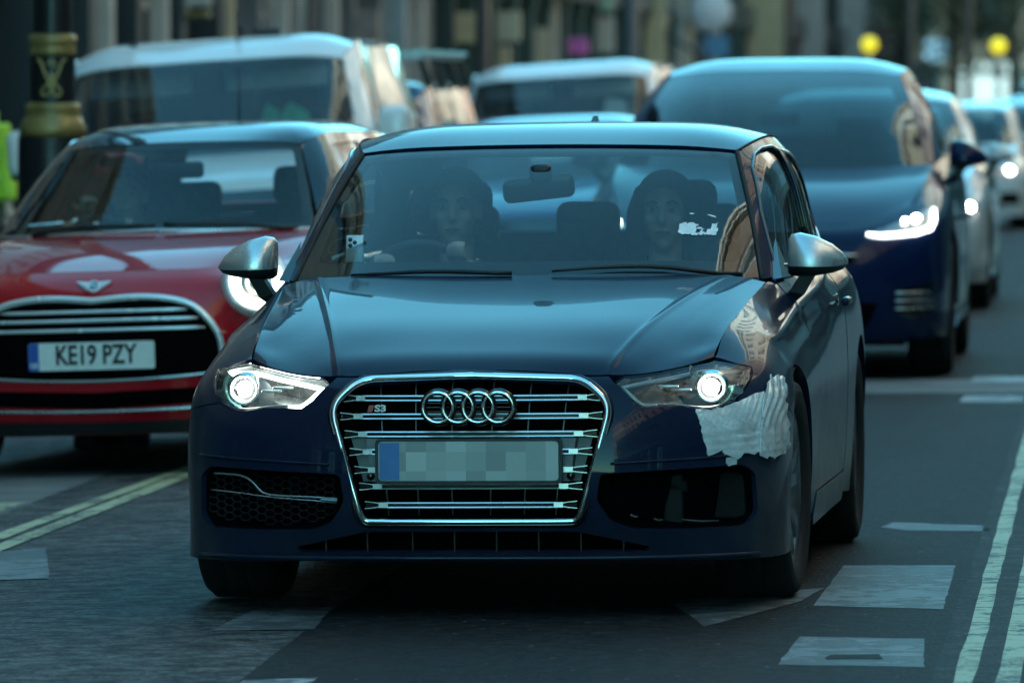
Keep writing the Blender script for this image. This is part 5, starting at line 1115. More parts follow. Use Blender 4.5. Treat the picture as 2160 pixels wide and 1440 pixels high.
# ---- vans: tall shells, one white pair and a blue one with a roof rack
WHITE = paint('white_paint', (.84, .85, .84), .0, .40, dirt=.22, dirtcol=(.35, .33, .29), dirt_z=.9)
def van(root, P, lowtrim=BLACKP, load_glass=False):
    cols = []
    prof = [(.06, .22), (.01, .36), (.0, .52), (.02, .68), (.06, .84), (.12, .96), (.20, 1.04)]
    for x, dy in ((0, 0), (.35, .02), (.65, .08), (.82, .19)): cols.append([(x * (1 - .012 * j), y + dy * (1 + .12 * j), z) for j, (y, z) in enumerate(prof)])
    cols.append([(.925, .38, .22), (.94, .36, .36), (.945, .36, .52), (.94, .38, .68), (.93, .43, .84), (.91, .50, .97), (.875, .58, 1.05)])
    for y in (.93, 1.7, 2.7, 3.7): cols.append([(.965, y, .22), (.982, y, .36), (.986, y, .52), (.985, y, .70), (.980, y, .88), (.970, y, 1.02), (.955, y, 1.16 if y > 1 else 1.10)])
    cols.append([(.96, 4.75, .25), (.975, 4.75, .38), (.98, 4.75, .53), (.98, 4.75, .70), (.975, 4.75, .88), (.965, 4.75, 1.02), (.95, 4.75, 1.16)])
    for x in (.90, .45, 0): cols.append([(x, 4.95, z) for z in (.25, .38, .53, .70, .88, 1.02, 1.16)])
    hd = [[(0, .20, 1.04), (.32, .23, 1.04), (.60, .33, 1.042), (.76, .50, 1.047), (.872, .575, 1.05)], [(0, .50, 1.12), (.33, .52, 1.12), (.62, .60, 1.118), (.78, .70, 1.112), (.905, .78, 1.085)], [(0, .84, 1.19), (.34, .87, 1.19), (.63, .97, 1.185), (.80, 1.10, 1.17), (.945, 1.22, 1.13)]]
    w_ = [[(0, .83, 1.185), (.40, .87, 1.185), (.70, 1.0, 1.175), (.885, 1.20, 1.155)], [(0, 1.16, 1.47), (.38, 1.19, 1.47), (.66, 1.29, 1.465), (.84, 1.45, 1.45)], [(0, 1.46, 1.735), (.36, 1.48, 1.733), (.62, 1.55, 1.725), (.785, 1.68, 1.70)]]
    rf = [[(0, 1.46, 1.74), (.36, 1.48, 1.738), (.62, 1.55, 1.73), (.785, 1.68, 1.705)], [(0, 1.75, 1.83), (.38, 1.75, 1.828), (.64, 1.77, 1.815), (.81, 1.85, 1.76)], [(0, 2.4, 1.865), (.38, 2.4, 1.863), (.66, 2.4, 1.845), (.83, 2.4, 1.785)], [(0, 4.9, 1.865), (.38, 4.9, 1.863), (.66, 4.9, 1.845), (.83, 4.9, 1.785)]]
    sd = [[(.888, 1.205, 1.152), (.95, 1.32, 1.158), (.955, 2.2, 1.16), (.955, 3.7, 1.16), (.94, 4.93, 1.16)], [(.842, 1.455, 1.45), (.90, 1.58, 1.46), (.915, 2.2, 1.47), (.915, 3.7, 1.47), (.90, 4.92, 1.47)], [(.787, 1.685, 1.702), (.815, 1.85, 1.76), (.835, 2.4, 1.787), (.835, 3.7, 1.787), (.83, 4.9, 1.787)]]
    rr = [[(0, 4.96, 1.16), (.45, 4.96, 1.16), (.90, 4.96, 1.16)], [(0, 4.95, 1.47), (.43, 4.95, 1.47), (.86, 4.95, 1.47)], [(0, 4.92, 1.865), (.40, 4.92, 1.862), (.80, 4.92, 1.79)]]
    S = Shell(cols, hd, w_, rf, sd, rr, fmask=1.2, smask=.5)
    wins = [[(1.52, 1.20), (2.30, 1.20), (2.30, 1.68), (1.90, 1.68), (1.76, 1.62)]] + ([[(2.45, 1.24), (3.45, 1.24), (3.45, 1.68), (2.45, 1.68)]] if load_glass else [])
    build_shell(root, S, P, (.99, 3.92), .36, .34, (1.40, 2.38, 3.40), zs=.32, wr=.34, track=.86, win=wins, h=.10, bump_y=.62, skirt=lowtrim, ws_glass=glass('van_windscreen_glass', (.62, .74, .74), dusty=.05, boost=.9))
    skin_panel('grille', S, [(-.50, .98), (.50, .98), (.45, .72), (-.45, .72)], GLOSSB, root, .005, .04, .08)
    for z in (.78, .84, .90):
        mb = MB(); mb.tube(on_skin(S, [(x, z) for x in np.linspace(-.44, .44, 9)], .008), .008, 6); mb.build('grille_slat', SATIN, root)
    skin_panel('bumper_cover', S, [(-.85, .58), (.85, .58), (.85, .26), (-.85, .26)], lowtrim, root, .006, .05, .1)
    for sg in (1, -1):
        skin_panel('headlight', S, [(sg * .56, .97), (sg * .80, 1.01), (sg * .90, 1.0), (sg * .88, .82), (sg * .70, .78), (sg * .58, .80)], LAMPIN, root, .004, .03, .06)
        mb = MB(); mb.rbox(sg * 1.085, 1.42, 1.27, .19, .12, .27, .05); m_ = mb.build('door_mirror', P, root)
        mb = MB(); mb.rbox(sg * 1.085, 1.425, 1.145, .17, .10, .06, .03); mb.tube([(sg * .95, 1.45, 1.14), (sg * 1.04, 1.43, 1.16)], .03, 8); mb.build('mirror_housing', BLACKP, m_)
        mb = MB(); mb.rbox(sg * .40, 1.62, 1.63, .60, .03, .16, .05, M=None); mb.build('sun_visor', mat('visor_cloth', (.50, .52, .50), .8, noise=.08), root)
    for x0, x1 in ((.70, .05), (.0, -.66)):
        uvw = S.ws.inv([(x, .90 + .42 * abs(x) ** 2) for x in np.linspace(x0, x1, 8)], [0, 1]); pp, _ = S.ws.ev(uvw[:, 0], uvw[:, 1], .015); mb = MB(); mb.tube(pp, .012, 6); mb.build('wiper', BLACKP, root)
    mb = MB(); mb.box(-.66, .66, 1.16, 1.50, .95, 1.30); mb.build('dashboard', DARKIN, root)
    for x in (-.48, .45): seat(root, x, 2.0, .70, back=.60)
    mb = MB(); mb.box(-.84, .84, 2.50, 2.53, .25, 1.74); mb.build('bulkhead', DARKIN, root)
    return S
van1 = empty('panel_van', (-1.77, 39.9, lane(-1.8, 41) + .035), -R(3.9), R(-3.8), 'white van with green folder on its dashboard, behind the red hatchback', 'van')
van(van1, WHITE)
mb = MB(); mb.tube([(.30, 1.0, 1.15), (.30, 1.44, 1.60)], .004, 5); mb.build('aerial', BLACKP, van1)
mb = MB(); mb.tube([(0.16, 1.85, 1.84), (.16, 1.87, 2.02)], .01, 6); mb.build('roof_aerial', BLACKP, van1)
mb = MB(); mb.rbox(.10, 2.6, 1.905, .05, .05, .08, .01); mb.rbox(.26, 2.6, 1.895, .16, .12, .05, .01); mb.build('roof_clamp', BLACKP, van1)
mb = MB(); mb.rbox(-.46, 1.9, 1.85, .06, .06, .05, .015); mb.build('roof_clamp', BLACKP, van1)
# green folder lying against the windscreen of the white van
gf = empty('folder', (-1.40, 39.9 + 1.30, 1.292), -R(3.9), 0, 'crumpled green folder lying on the dashboard of the white van', 'folder')
mb = MB(); mb.add([(-.06, 0, 0), (.05, .0, .012), (.05, .01, .10), (-.02, .01, .135)], [(0, 1, 2, 3)]); mb.add([(-.06, .015, 0), (.05, .015, .012), (.05, .025, .10), (-.02, .025, .135)], [(3, 2, 1, 0)])
GRN = mat('folder_green', (.03, .48, .20), .5, noise=.15); mb.build('cover', GRN, gf)
mb = MB(); mb.add([(.055, 0, .0), (.25, .0, .0), (.22, .02, .09), (.12, .02, .145), (.06, .012, .08)], [(0, 1, 2, 3, 4)]); mb.add([(.055, .015, .0), (.25, .015, .0), (.22, .035, .09), (.12, .035, .145), (.06, .027, .08)], [(4, 3, 2, 1, 0)]); mb.build('cover', GRN, gf)

BLUEV = paint('navy_van_paint', (.012, .035, .10), .2, .35, dirt=.12)
van2 = empty('roof_rack_van', (-1.40, 44.6, lane(-1.2, 46)), -R(5.4), R(-2.5), 'dark blue van with a steel roof rack, right of the nearest white van', 'van'); van2.scale = (.90, .90, .885)
van(van2, BLUEV, load_glass=True)
mb = MB()
for y in (1.95, 2.9, 3.9, 4.7): mb.box(-.86, .86, y, y + .05, 2.03, 2.07)
for x in (-.80, -.27, .27, .80): mb.box(x - .02, x + .02, 1.9, 4.8, 2.00, 2.03)
rk = mb.build('roof_rack', mat('rack_steel', (.42, .44, .45), .35, .8, noise=.2), van2)
for y in (1.97, 2.92, 3.92, 4.72):
    for x in (-.80, -.27, .27, .80):
        mb = MB(); mb.add([(x - .02, y, 2.0), (x + .02, y, 2.0), (x + .02, y + .03, 2.0), (x - .02, y + .03, 2.0), (x + .02, y, 1.79 if abs(x) > .5 else 1.86), (x + .09, y, 1.79 if abs(x) > .5 else 1.86), (x + .09, y + .03, 1.79 if abs(x) > .5 else 1.86), (x + .02, y + .03, 1.79 if abs(x) > .5 else 1.86)], [(0, 1, 5, 4), (1, 2, 6, 5), (2, 3, 7, 6), (3, 0, 4, 7)]); mb.build('rack_leg', BLACKP, rk)

van3 = copy_tree(van1); van3.name = 'panel_van.001'; van3.location = (.40, 64.0, lane(.4, 65)); van3.rotation_euler = (0, R(-3.4), -R(5.2)); van3['label'] = 'white van with a pale sheet behind its windscreen, behind the roof of the blue car'
for o in list(van3.children):
    if o.name.startswith(('aerial', 'roof_aerial', 'roof_clamp')): bpy.data.objects.remove(o)
ps = MB(); ps.add([(-.12, 0, 0), (.14, 0, 0), (.10, .03, .17), (-.06, .03, .20)], [(0, 1, 2, 3)]); ps.add([(-.12, .006, 0), (.14, .006, 0), (.10, .036, .17), (-.06, .036, .20)], [(3, 2, 1, 0)])
o = ps.build('paper_sheet', mat('paper', (.6, .64, .62), .8, noise=.05)); o.location = (.40 + .42 + .12, 65.28, 1.255); o.rotation_euler = (0, R(-3), -R(5)); tag(o, 'pale sheet of paper on the dashboard of the farther white van', 'paper')
for v_ in (van1, van3): v_['group'] = 'white vans in the left lane'

def hatch(name, X, Y, yaw, roll, P, label, sc=(1, 1, 1), lit=False, group='cars queueing in the right lane'):
    root = empty(name, (X, Y, lane(X, Y + 1)), -R(yaw), R(roll), label, 'car', group); root.scale = sc
    S = Shell(Hc, Hhood, Hws, Hroof, Hside, Hrear)
    build_shell(root, S, P, (.87, 3.47), .352, .325, (1.57, 2.62), wr=.318, track=.768, h=.09, win=[[(1.80, .945), (2.56, .945), (2.58, 1.285), (2.40, 1.290), (2.20, 1.215)], [(2.66, .955), (3.15, .968), (3.44, 1.04), (3.30, 1.24), (2.68, 1.290)]])
    skin_panel('grille', S, [(-.34, .665), (.34, .665), (.38, .60), (.30, .30), (-.30, .30), (-.38, .60)], GLOSSB, root, .004, .03, .06)
    mb = MB(); mb.prism(rnd([(-.26, .40), (.26, .40), (.26, .51), (-.26, .51)], .01), .01, Matrix.Translation((0, -.014, 0))); mb.build('number_plate', PLATEW, root)
    for sg in (1, -1):
        hl_ = skin_panel('headlight', S, [(sg * x, z) for x, z in lamp_f] + [(sg * .70, .694), (sg * .55, .672)], LAMPIN, root, .004, .008, .05)
        c = on_skin(S, [(sg * .66, .64)], .012)[0]; mb = MB(); mb.sphere(tuple(c), .04, 12, 8, (1, .5, .9)); mb.build('projector', LAMPON if lit else REFLM, hl_)
        skin_panel('lower_intake', S, [(sg * .45, .40), (sg * .76, .41), (sg * .78, .28), (sg * .45, .27)], GBACK, root, .004, .02, .06)
        door_mirror(root, sg, sg * .787, 1.60, .917, P, BLACKP)
    bench_cabin(root, (-.36, .36), 2.25, 3.0, .30, .58)
    return root, S
hatch('hatchback_car.001', .10, 49.2, 5.2, -2.0, paint('mid_blue_paint', (.02, .075, .26), .4, .3, dirt=.08), 'blue car of which only the roof shows behind the roof aerial', group='cars queueing in the left lane')
c_ = st(-1.95, 78.0); hatch('hatchback_car.002', c_[0], c_[1], 5.0, -.4, paint('pearl_white_paint', (.62, .64, .63), .05, .35, dirt=.1), 'white hatchback peeping out behind the pale SUV', lit=True)
c_ = st(-1.60, 126.0); hatch('hatchback_car.003', c_[0], c_[1], 5.0, -.4, paint('steel_blue_paint', (.03, .085, .17), .4, .3, dirt=.08), 'steel blue car at the right edge of the picture', sc=(1.02, 1.02, 1.04))
# pale SUV behind the dark blue one
SILV = paint('silver_paint', (.50, .53, .53), .35, .35, dirt=.15)
suv2 = empty('suv_car.001', (2.315, 48.4, lane(2.4, 49)), -R(5.0), R(-.3), 'pale silver SUV half hidden behind the dark blue SUV, one headlight lit', 'car', 'cars queueing in the right lane'); suv2.scale = (.945, .92, .905)
build_shell(suv2, TS, SILV, (.98, 3.94), .40, .36, (1.72, 2.80, 3.62), zs=.30, wr=.36, track=.86, win=suv_win, bump_y=.60, h=.10)
for sg in (1, -1):
    hl_ = skin_panel('headlight', TS, [(sg * .58, .80), (sg * .76, .83), (sg * .88, .86), (sg * .90, .78), (sg * .80, .70), (sg * .62, .70)], LAMPIN, suv2, .003, .02, .05)
    c = on_skin(TS, [(sg * .83, .775)], .012)[0]; mb = MB(); mb.sphere(tuple(c), .035, 12, 8, (1, .6, 1)); mb.build('projector', LAMPON if sg < 0 else LAMPON, hl_)
    door_mirror(suv2, sg, sg * .93, 1.92, 1.10, SILV, BLACKP, 1.15)
skin_panel('grille', TS, [(-.42, .74), (.42, .74), (.36, .45), (-.36, .45)], GLOSSB, suv2, .004, .04, .06)
bench_cabin(suv2, (-.40, .40), 2.55, 3.5, .42, .62)
suv['group'] = 'cars queueing in the right lane'; hero['group'] = 'cars queueing in the right lane'; mini['group'] = 'cars queueing in the left lane'
c_ = st(-1.7, 172.0); van4 = copy_tree(van3); van4.location = (c_[0], c_[1], 0); van4['label'] = 'far white van above the steel blue car at the right edge'; van4['group'] = 'cars queueing in the right lane'; van4.rotation_euler = (0, 0, -R(5))
c_ = st(-1.9, 104.0)
hatch('hatchback_car.004', c_[0], c_[1], 5.0, -.4, paint('black_paint', (.012, .013, .015), .3, .3, dirt=.1), 'black car beyond the white hatchback in the right lane', lit=True)
# ------------------------------------------------------------------ pavements, kerbs
PAVE = mat('paving', (.24, .235, .22), .8, noise=.25, nscale=1.2, bump=.4, bscale=30)
KERB = mat('kerb_granite', (.30, .295, .28), .75, noise=.25, nscale=9, bump=.3, bscale=60)
T_ = [-160, -60, 0, 20, 45, 70, 110, 200, 420]
kz = lambda r: gz(-8.4) + .12
strip_mesh('pavement_left', [-14.5, -11, -8.55], T_, lambda r: gz(-8.5) + .12, PAVE)
strip_mesh('pavement_right', [.45, 2.5, 6.5], T_, lambda r: gz(.45) + .12, PAVE)
for nm, r0, r1, zb in (('kerb_left', -8.6, -8.42, gz(-8.4)), ('kerb_right', .28, .46, gz(.3))):
    mb = MB(); 
    for t0 in range(-40, 200, 2):
        a, b, c, d = st(r0, t0 + .006), st(r1, t0 + .006), st(r1, t0 + 1.994), st(r0, t0 + 1.994)
        mb.add([(p[0], p[1], zb - .1) for p in (a, b, c, d)] + [(p[0], p[1], zb + .124) for p in (a, b, c, d)], [(4, 5, 6, 7), (0, 1, 5, 4), (1, 2, 6, 5), (2, 3, 7, 6), (3, 0, 4, 7)])
    o = mb.build(nm, KERB); o['kind'] = 'structure'
g_m = mat('ground_far', (.10, .10, .095), .9, noise=.3, nscale=.1)
mb = MB(); mb.add([(-900, -500, -.9), (900, -500, -.9), (900, 1800, -.9), (-900, 1800, -.9)], [(0, 1, 2, 3)]); o = mb.build('ground', g_m); o['kind'] = 'structure'

# ------------------------------------------------------------------ road markings (own sheets 4 mm above the asphalt)
YEL = road_paint('yellow_line_paint', (.52, .53, .30), .34, 16); WHT = road_paint('white_line_paint', (.42, .44, .43), .40, 10); OLDW = road_paint('old_white_paint', (.16, .172, .172), .66, 9)
PALEC = mat('concrete_band', (.15, .155, .15), .8, noise=.25, nscale=3, bump=.3, bscale=50)
def mark(name, poly, m, lift=.004, jag=.006, h=.12):
    """A flat marking from (r,t) corners, with slightly ragged edges, following the camber."""
    P = dens(np.array(poly, float), h); P = P + RNG.normal(0, jag, P.shape) * [1, 3]
    lo, hi = P.min(0), P.max(0); V = list(P); E = [(i, (i + 1) % len(P)) for i in range(len(P))]
    G = np.array([(x, y) for x in np.arange(lo[0], hi[0], .25) for y in np.arange(lo[1], hi[1], .6)])
    if len(G):
        G = G[inpoly(G, P)]; V += list(G)
    res = delaunay_2d_cdt([Vector(p) for p in V], E, [], 0, 1e-5); co = [tuple(p) for p in res[0]]
    tr = np.array([list(f) for f in res[2] if len(f) == 3]); tr = tr[inpoly(np.array(co)[tr].mean(1), P)]
    me = bpy.data.meshes.new(name); me.from_pydata([st(r, t, gz(r) + lift) for r, t in co], [], [tuple(map(int, f)) for f in tr]); me.update()
    bm = bmesh.new(); bm.from_mesh(me); bmesh.ops.recalc_face_normals(bm, faces=bm.faces)
    if sum(f.normal.z for f in bm.faces) < 0: bmesh.ops.reverse_faces(bm, faces=bm.faces)
    bm.to_mesh(me); bm.free()
    o = link(name, me, m); o['kind'] = 'structure'; return o
mark('asphalt_patch', [(-2.23, 8), (-.30, 8), (-.30, 20), (-.30, 60), (-.30, 110), (-2.27, 110), (-2.27, 60), (-2.28, 20.4), (-2.24, 18)], PATCH, .0015, .004, .8)
mark('lining_band', [(-.482, 8), (-.20, 8), (-.20, 40), (-.20, 90), (-.482, 90), (-.480, 40), (-.482, 20)], TAR, .003, .004, .6)
mark('double_yellow_line', [(-.432, 8), (-.372, 8), (-.38, 20), (-.390, 29), (-.39, 90), (-.440, 90), (-.440, 29), (-.430, 20)], YEL, .0045, .0022, .45)
mark('double_yellow_line', [(-.322, 8), (-.262, 8), (-.262, 29), (-.27, 90), (-.33, 90), (-.325, 29), (-.322, 20)], YEL, .0045, .0022, .45)
mark('double_yellow_line', [(-3.905, 8), (-3.835, 8), (-3.835, 24), (-3.78, 29), (-3.78, 34), (-3.838, 34), (-3.838, 29), (-3.905, 24.3)], YEL, .0045, .0022, .45)
mark('double_yellow_line', [(-3.800, 8), (-3.728, 8), (-3.728, 23.4), (-3.70, 28.1), (-3.70, 34), (-3.772, 34), (-3.772, 29), (-3.80, 23.9)], YEL, .0045, .0022, .45)
mark('white_block_marking', [(-.881, 22.21), (-.53, 22.21), (-.520, 20.31), (-.897, 20.46)], OLDW, .003, .0018)
mark('white_arrow_marking', [(-1.33, 20.66), (-.90, 21.2), (-.943, 20.65), (-1.161, 19.66)], OLDW, .003, .0018)
m_ = mark('white_block_marking', [(-.883, 19.29), (-.544, 19.19), (-.516, 18.24), (-.898, 18.33)], OLDW, .003, .0018)
mark('worn_gap', [(-.78, 18.62), (-.64, 18.66), (-.63, 18.50), (-.78, 18.48)], PATCH, .0045, .003)
mark('white_block_marking', [(-2.501, 20.42), (-2.293, 20.47), (-2.247, 19.59), (-2.535, 19.57)], OLDW, .003, .0018)
mark('white_dash_marking', [(-2.226, 17.86), (-2.049, 17.95), (-2.04, 17.0), (-2.23, 17.0)], WHT, .003, .0018)
mark('white_block_marking', [(-3.75, 23.39), (-3.594, 23.5), (-3.337, 21.9), (-3.52, 21.9)], OLDW, .003, .0018)
mark('concrete_band', [(-5.6, 28.9), (-4.132, 28.9), (-4.103, 28.14), (-4.1, 25.73), (-4.55, 24.5), (-5.6, 24.5)], PALEC, .0012, .003)
mark('pale_line', [(-4.55, 26.38), (-4.133, 26.5), (-4.125, 25.89), (-4.55, 25.6)], YEL, .003, .004)
mark('crossing_band', [(-2.0, 36.9), (-.50, 36.85), (-.49, 35.1), (-2.0, 35.2)], PALEC, .003, .006)
for t0 in (36.4, 34.0): mark('white_block_marking', [(-.79, t0 + .75), (-.50, t0 + .75), (-.49, t0), (-.80, t0 + .1)], WHT, .0045, .0018)
mark('old_dash_marking', [(-.80, 24.45), (-.46, 24.25), (-.46, 23.95), (-.74, 24.0), (-.83, 24.2)], OLDW, .003, .0018)

# ------------------------------------------------------------------ buildings: both sides of the street
WINF = mat('window_frame', (.55, .55, .52), .5, noise=.1); PANE = mat('window_pane', (.012, .018, .022), .06, coat=.5, rvar=.03, nscale=2); SHOPIN = mat('shop_dark', (.012, .016, .018), .35, noise=.4, nscale=2)
_wm = {}
def window_mesh(w, hh):
    """Shared frame (with bars) and pane of a sash window, facing +y in its own frame."""
    k = (round(w, 2), round(hh, 2))
    if k not in _wm:
        f = MB()
        for a, b, c, d in ((-w / 2, w / 2, 0, .08), (-w / 2, w / 2, hh - .08, hh), (-w / 2, -w / 2 + .07, .08, hh - .08), (w / 2 - .07, w / 2, .08, hh - .08), (-w / 2 + .07, w / 2 - .07, hh / 2 - .03, hh / 2 + .03)): f.box(a, b, -.06, .05, c, d)
        f.box(-w / 2 - .08, w / 2 + .08, .0, .14, -.1, -.001)
        o = f.build('window', WINF); p = MB(); p.box(-w / 2 + .07, w / 2 - .07, -.09, -.063, .08, hh - .08); q = p.build('pane', PANE)
        _wm[k] = (o.data, q.data); bpy.data.objects.remove(o); bpy.data.objects.remove(q)
    return _wm[k]
def building(t0, t1, side, H_, wall_m, trim_m, label, group, r=None, shop=None, n=None, floors=None, depth=8.):
    """side +1 = right-hand row (faces left).  Local frame: x along the street, y out of the facade, z up."""
    r = r if r is not None else (5.2 if side > 0 else -10.0)
    p = st(r, t0 if side > 0 else t1); ang = math.atan2(*(st(0, 1)[1], st(0, 1)[0]))
    root = empty('terrace_building', (p[0], p[1], (gz(.45) if side > 0 else gz(-8.5)) + .12), (ang if side > 0 else ang + math.pi), 0, label, 'building', group)
    W = t1 - t0; n = n or max(2, int(W / 2.6)); gh = 4.0
    floors = floors or max(2, int((H_ - gh - .8) / 3.4)); bw = W / n
    fh = (H_ - gh - .6) / floors
    # wall with openings: piers, spandrels
    mb = MB(); ww = min(1.3, bw * .55); wh = fh * .60
    mb.box(.01, W - .01, -depth, -.35, 0, H_)
    for i in range(n + 1):
        a = 0 if i == 0 else i * bw - (bw - ww) / 2; b = W if i == n else i * bw + (bw - ww) / 2
        mb.box(a, b, -.349, 0, gh, H_)
    for f in range(floors + 1):
        zb = gh + f * fh + fh * .22 + wh if f < floors else H_; z0 = gh if f == 0 else gh + (f - 1) * fh + fh * .22 + wh; z1 = gh + f * fh + fh * .22 if f < floors else H_
        for i in range(n): mb.box(i * bw + (bw - ww) / 2, (i + 1) * bw - (bw - ww) / 2, -.349, -.001, z0, z1)
    mb.build('wall', wall_m, root)
    fm, pm = window_mesh(ww - .01, wh - .01)
    for f in range(floors):
        for i in range(n):
            w_ = link('window', fm, None, root); w_.location = ((i + .5) * bw, -.14, gh + f * fh + fh * .22 + .005); q = link('pane', pm, None, w_)
    mb = MB(); mb.box(-.02, W + .02, .002, .35, H_ - .25, H_ + .12); mb.box(-.02, W + .02, .002, .22, H_ - .45, H_ - .252); mb.build('cornice', trim_m, root)
    # shop front
    sh = shop or SHOPIN
    mb = MB(); mb.box(.02, W - .02, .002, .28, 3.25, 3.85); mb.build('fascia', sh, root)
    nb = max(2, int(W / 3.2)); sw = W / nb
    for i in range(nb + 1):
        c = min(max(i * sw, .22), W - .22); mb = MB(); mb.box(c - .2, c + .2, -.34, .20, 0, 3.249); mb.box(c - .24, c + .24, -.34, .25, 0, .35); mb.box(c - .24, c + .24, -.34, .25, 3.0, 3.248); mb.build('pilaster', trim_m if i % 3 == 0 else sh, root)
    for i in range(nb):
        a, b = max(i * sw, .22) + .25, min((i + 1) * sw, W - .22) - .25
        mb = MB(); mb.box(a, b, -.32, -.05, 0, .5); mb.build('stall_riser', sh, root)
        mb = MB(); mb.box(a, b, -.30, -.20, .501, 3.2); mb.build('shop_window', PANE, root)
        mb = MB(); mb.box(a, b, -.199, -.12, 2.45, 2.55); mb.box((a + b) / 2 - .03, (a + b) / 2 + .03, -.199, -.12, .5, 2.449); mb.build('transom', WINF, root)
    return root
BRICK = mat('red_brick', (.24, .165, .12), .85, noise=.25, nscale=3, bump=.3, bscale=40); STONE = mat('pale_stone', (.52, .46, .36), .8, noise=.15, nscale=2, bump=.2, bscale=20); BUFF = mat('buff_stone', (.38, .34, .27), .85, noise=.2, nscale=2.5, bump=.2, bscale=30); STUCCO = mat('white_stucco', (.62, .62, .58), .7, noise=.1, nscale=2); GREYST = mat('grey_stone', (.13, .135, .135), .8, noise=.2, nscale=1.5); DKGRN = mat('shop_green', (.015, .045, .04), .4, noise=.2); DKRED = mat('shop_red', (.10, .02, .025), .45, noise=.2); DKBLU = mat('shop_navy', (.010, .018, .024), .4, noise=.3); OLIVE = mat('olive_render', (.09, .09, .065), .85, noise=.25, nscale=1.2)
rowR = [(-24, -10, 17, STUCCO, STONE, DKBLU, 'white stucco'), (-10, 4, 16, BUFF, STONE, DKGRN, 'buff stone'), (4, 16, 18, BRICK, STONE, DKRED, 'red brick'), (16, 29, 17, STONE, STUCCO, DKBLU, 'pale stone'), (29, 41, 19, BRICK, STUCCO, DKGRN, 'tall red brick'), (41, 54, 16, BUFF, STUCCO, DKRED, 'buff'), (54, 70, 18, STUCCO, STONE, DKBLU, 'long white stucco'), (70, 90, 17, BRICK, STONE, DKBLU, 'long red brick'), (90, 120, 18, STONE, STONE, DKGRN, 'long pale stone'), (120, 175, 17, BUFF, STONE, DKBLU, 'very long buff'), (175, 240, 18, BRICK, STONE, DKBLU, 'very long red brick'), (240, 335, 17, GREYST, STONE, DKBLU, 'very long grey')]
wh_ = ['farthest behind the camera', 'opposite the bumper, behind the camera', 'just ahead of the camera', 'beside the taped hatchback', 'beside the dark blue SUV', 'beside the pale SUV', 'beyond the pale SUV', 'beyond the white hatchback', 'beyond the black car', 'beyond the steel blue car', 'beyond the far white van', 'at the far end']
for (a, b, hh, wm_, tm_, sm_, nm), w_ in zip(rowR, wh_): building(a, b, 1, hh, wm_, tm_, f'{nm} terrace on the right pavement, {w_}', 'terraces on the right side of the street', shop=sm_)
rowL = [(-24, -4, 16, STONE, STUCCO, DKBLU, 'pale stone terrace on the left pavement, behind the camera'), (-4, 18, 17, BRICK, STONE, DKGRN, 'red brick terrace on the left pavement, nearest the camera'), (18, 44, 15, BUFF, STONE, DKBLU, 'buff terrace on the left pavement beside the red hatchback')]
for a, b, hh, wm_, tm_, sm_, lb in rowL: building(a, b, -1, hh, wm_, tm_, lb, 'terraces on the left side of the street', shop=sm_)
building(44, 77.0, -1, 14, DKBLU, DKBLU, 'near-black shop terrace behind the lamp post at top left', 'terraces on the left side of the street', shop=DKBLU)
building(77.0, 100, -1, 12, GREYST, GREYST, 'pale grey building with arched shop front behind the white van', 'terraces on the left side of the street', shop=GREYST)
building(100, 135, -1, 12, OLIVE, DKGRN, 'dark green fronted terrace behind the blue roof-rack van', 'terraces on the left side of the street', shop=DKGRN)
building(135, 200, -1, 13, BUFF, STONE, 'cream and white terrace above the dark blue SUV', 'terraces on the left side of the street', shop=DKGRN, n=16)
building(200, 330, -1, 13, OLIVE, GREYST, 'olive grey terrace at the top right, far along the street', 'terraces on the left side of the street', shop=DKBLU, n=24)
# block closing the far end of the street
p = st(-26, 360); fb = empty('end_building', (p[0], p[1], -.1), math.atan2(st(0, 1)[1], st(0, 1)[0]) - math.pi / 2, 0, 'grey brown block closing the far end of the street', 'building')
mb = MB(); mb.box(0, 60, 0, 14, 0, 16); mb.build('wall', mat('end_brick', (.15, .13, .10), .9, noise=.3, nscale=.6), fb)
for i in range(14):
    for f in range(3):
        mb = MB(); mb.box(2 + i * 4, 4 + i * 4, -.05, .05, 4.5 + f * 4, 7 + f * 4); mb.build('window', PANE, fb)
    mb = MB(); mb.box(1.4 + i * 4, 4.4 + i * 4, -.08, .02, .4, 3.2); mb.build('shop_window', STUCCO if i % 3 == 1 else PANE, fb)

def fx(x, r=-10.): k = (x - 1080) / 15015; return r * (_ca + k * _sa) / (k * _ca - _sa)
def zi(y, t, r): Y = -r * _sa + t * _ca; return CAM_H + (200 - y) / 15015 * Y
GR_ = 'fittings along the left shop fronts'
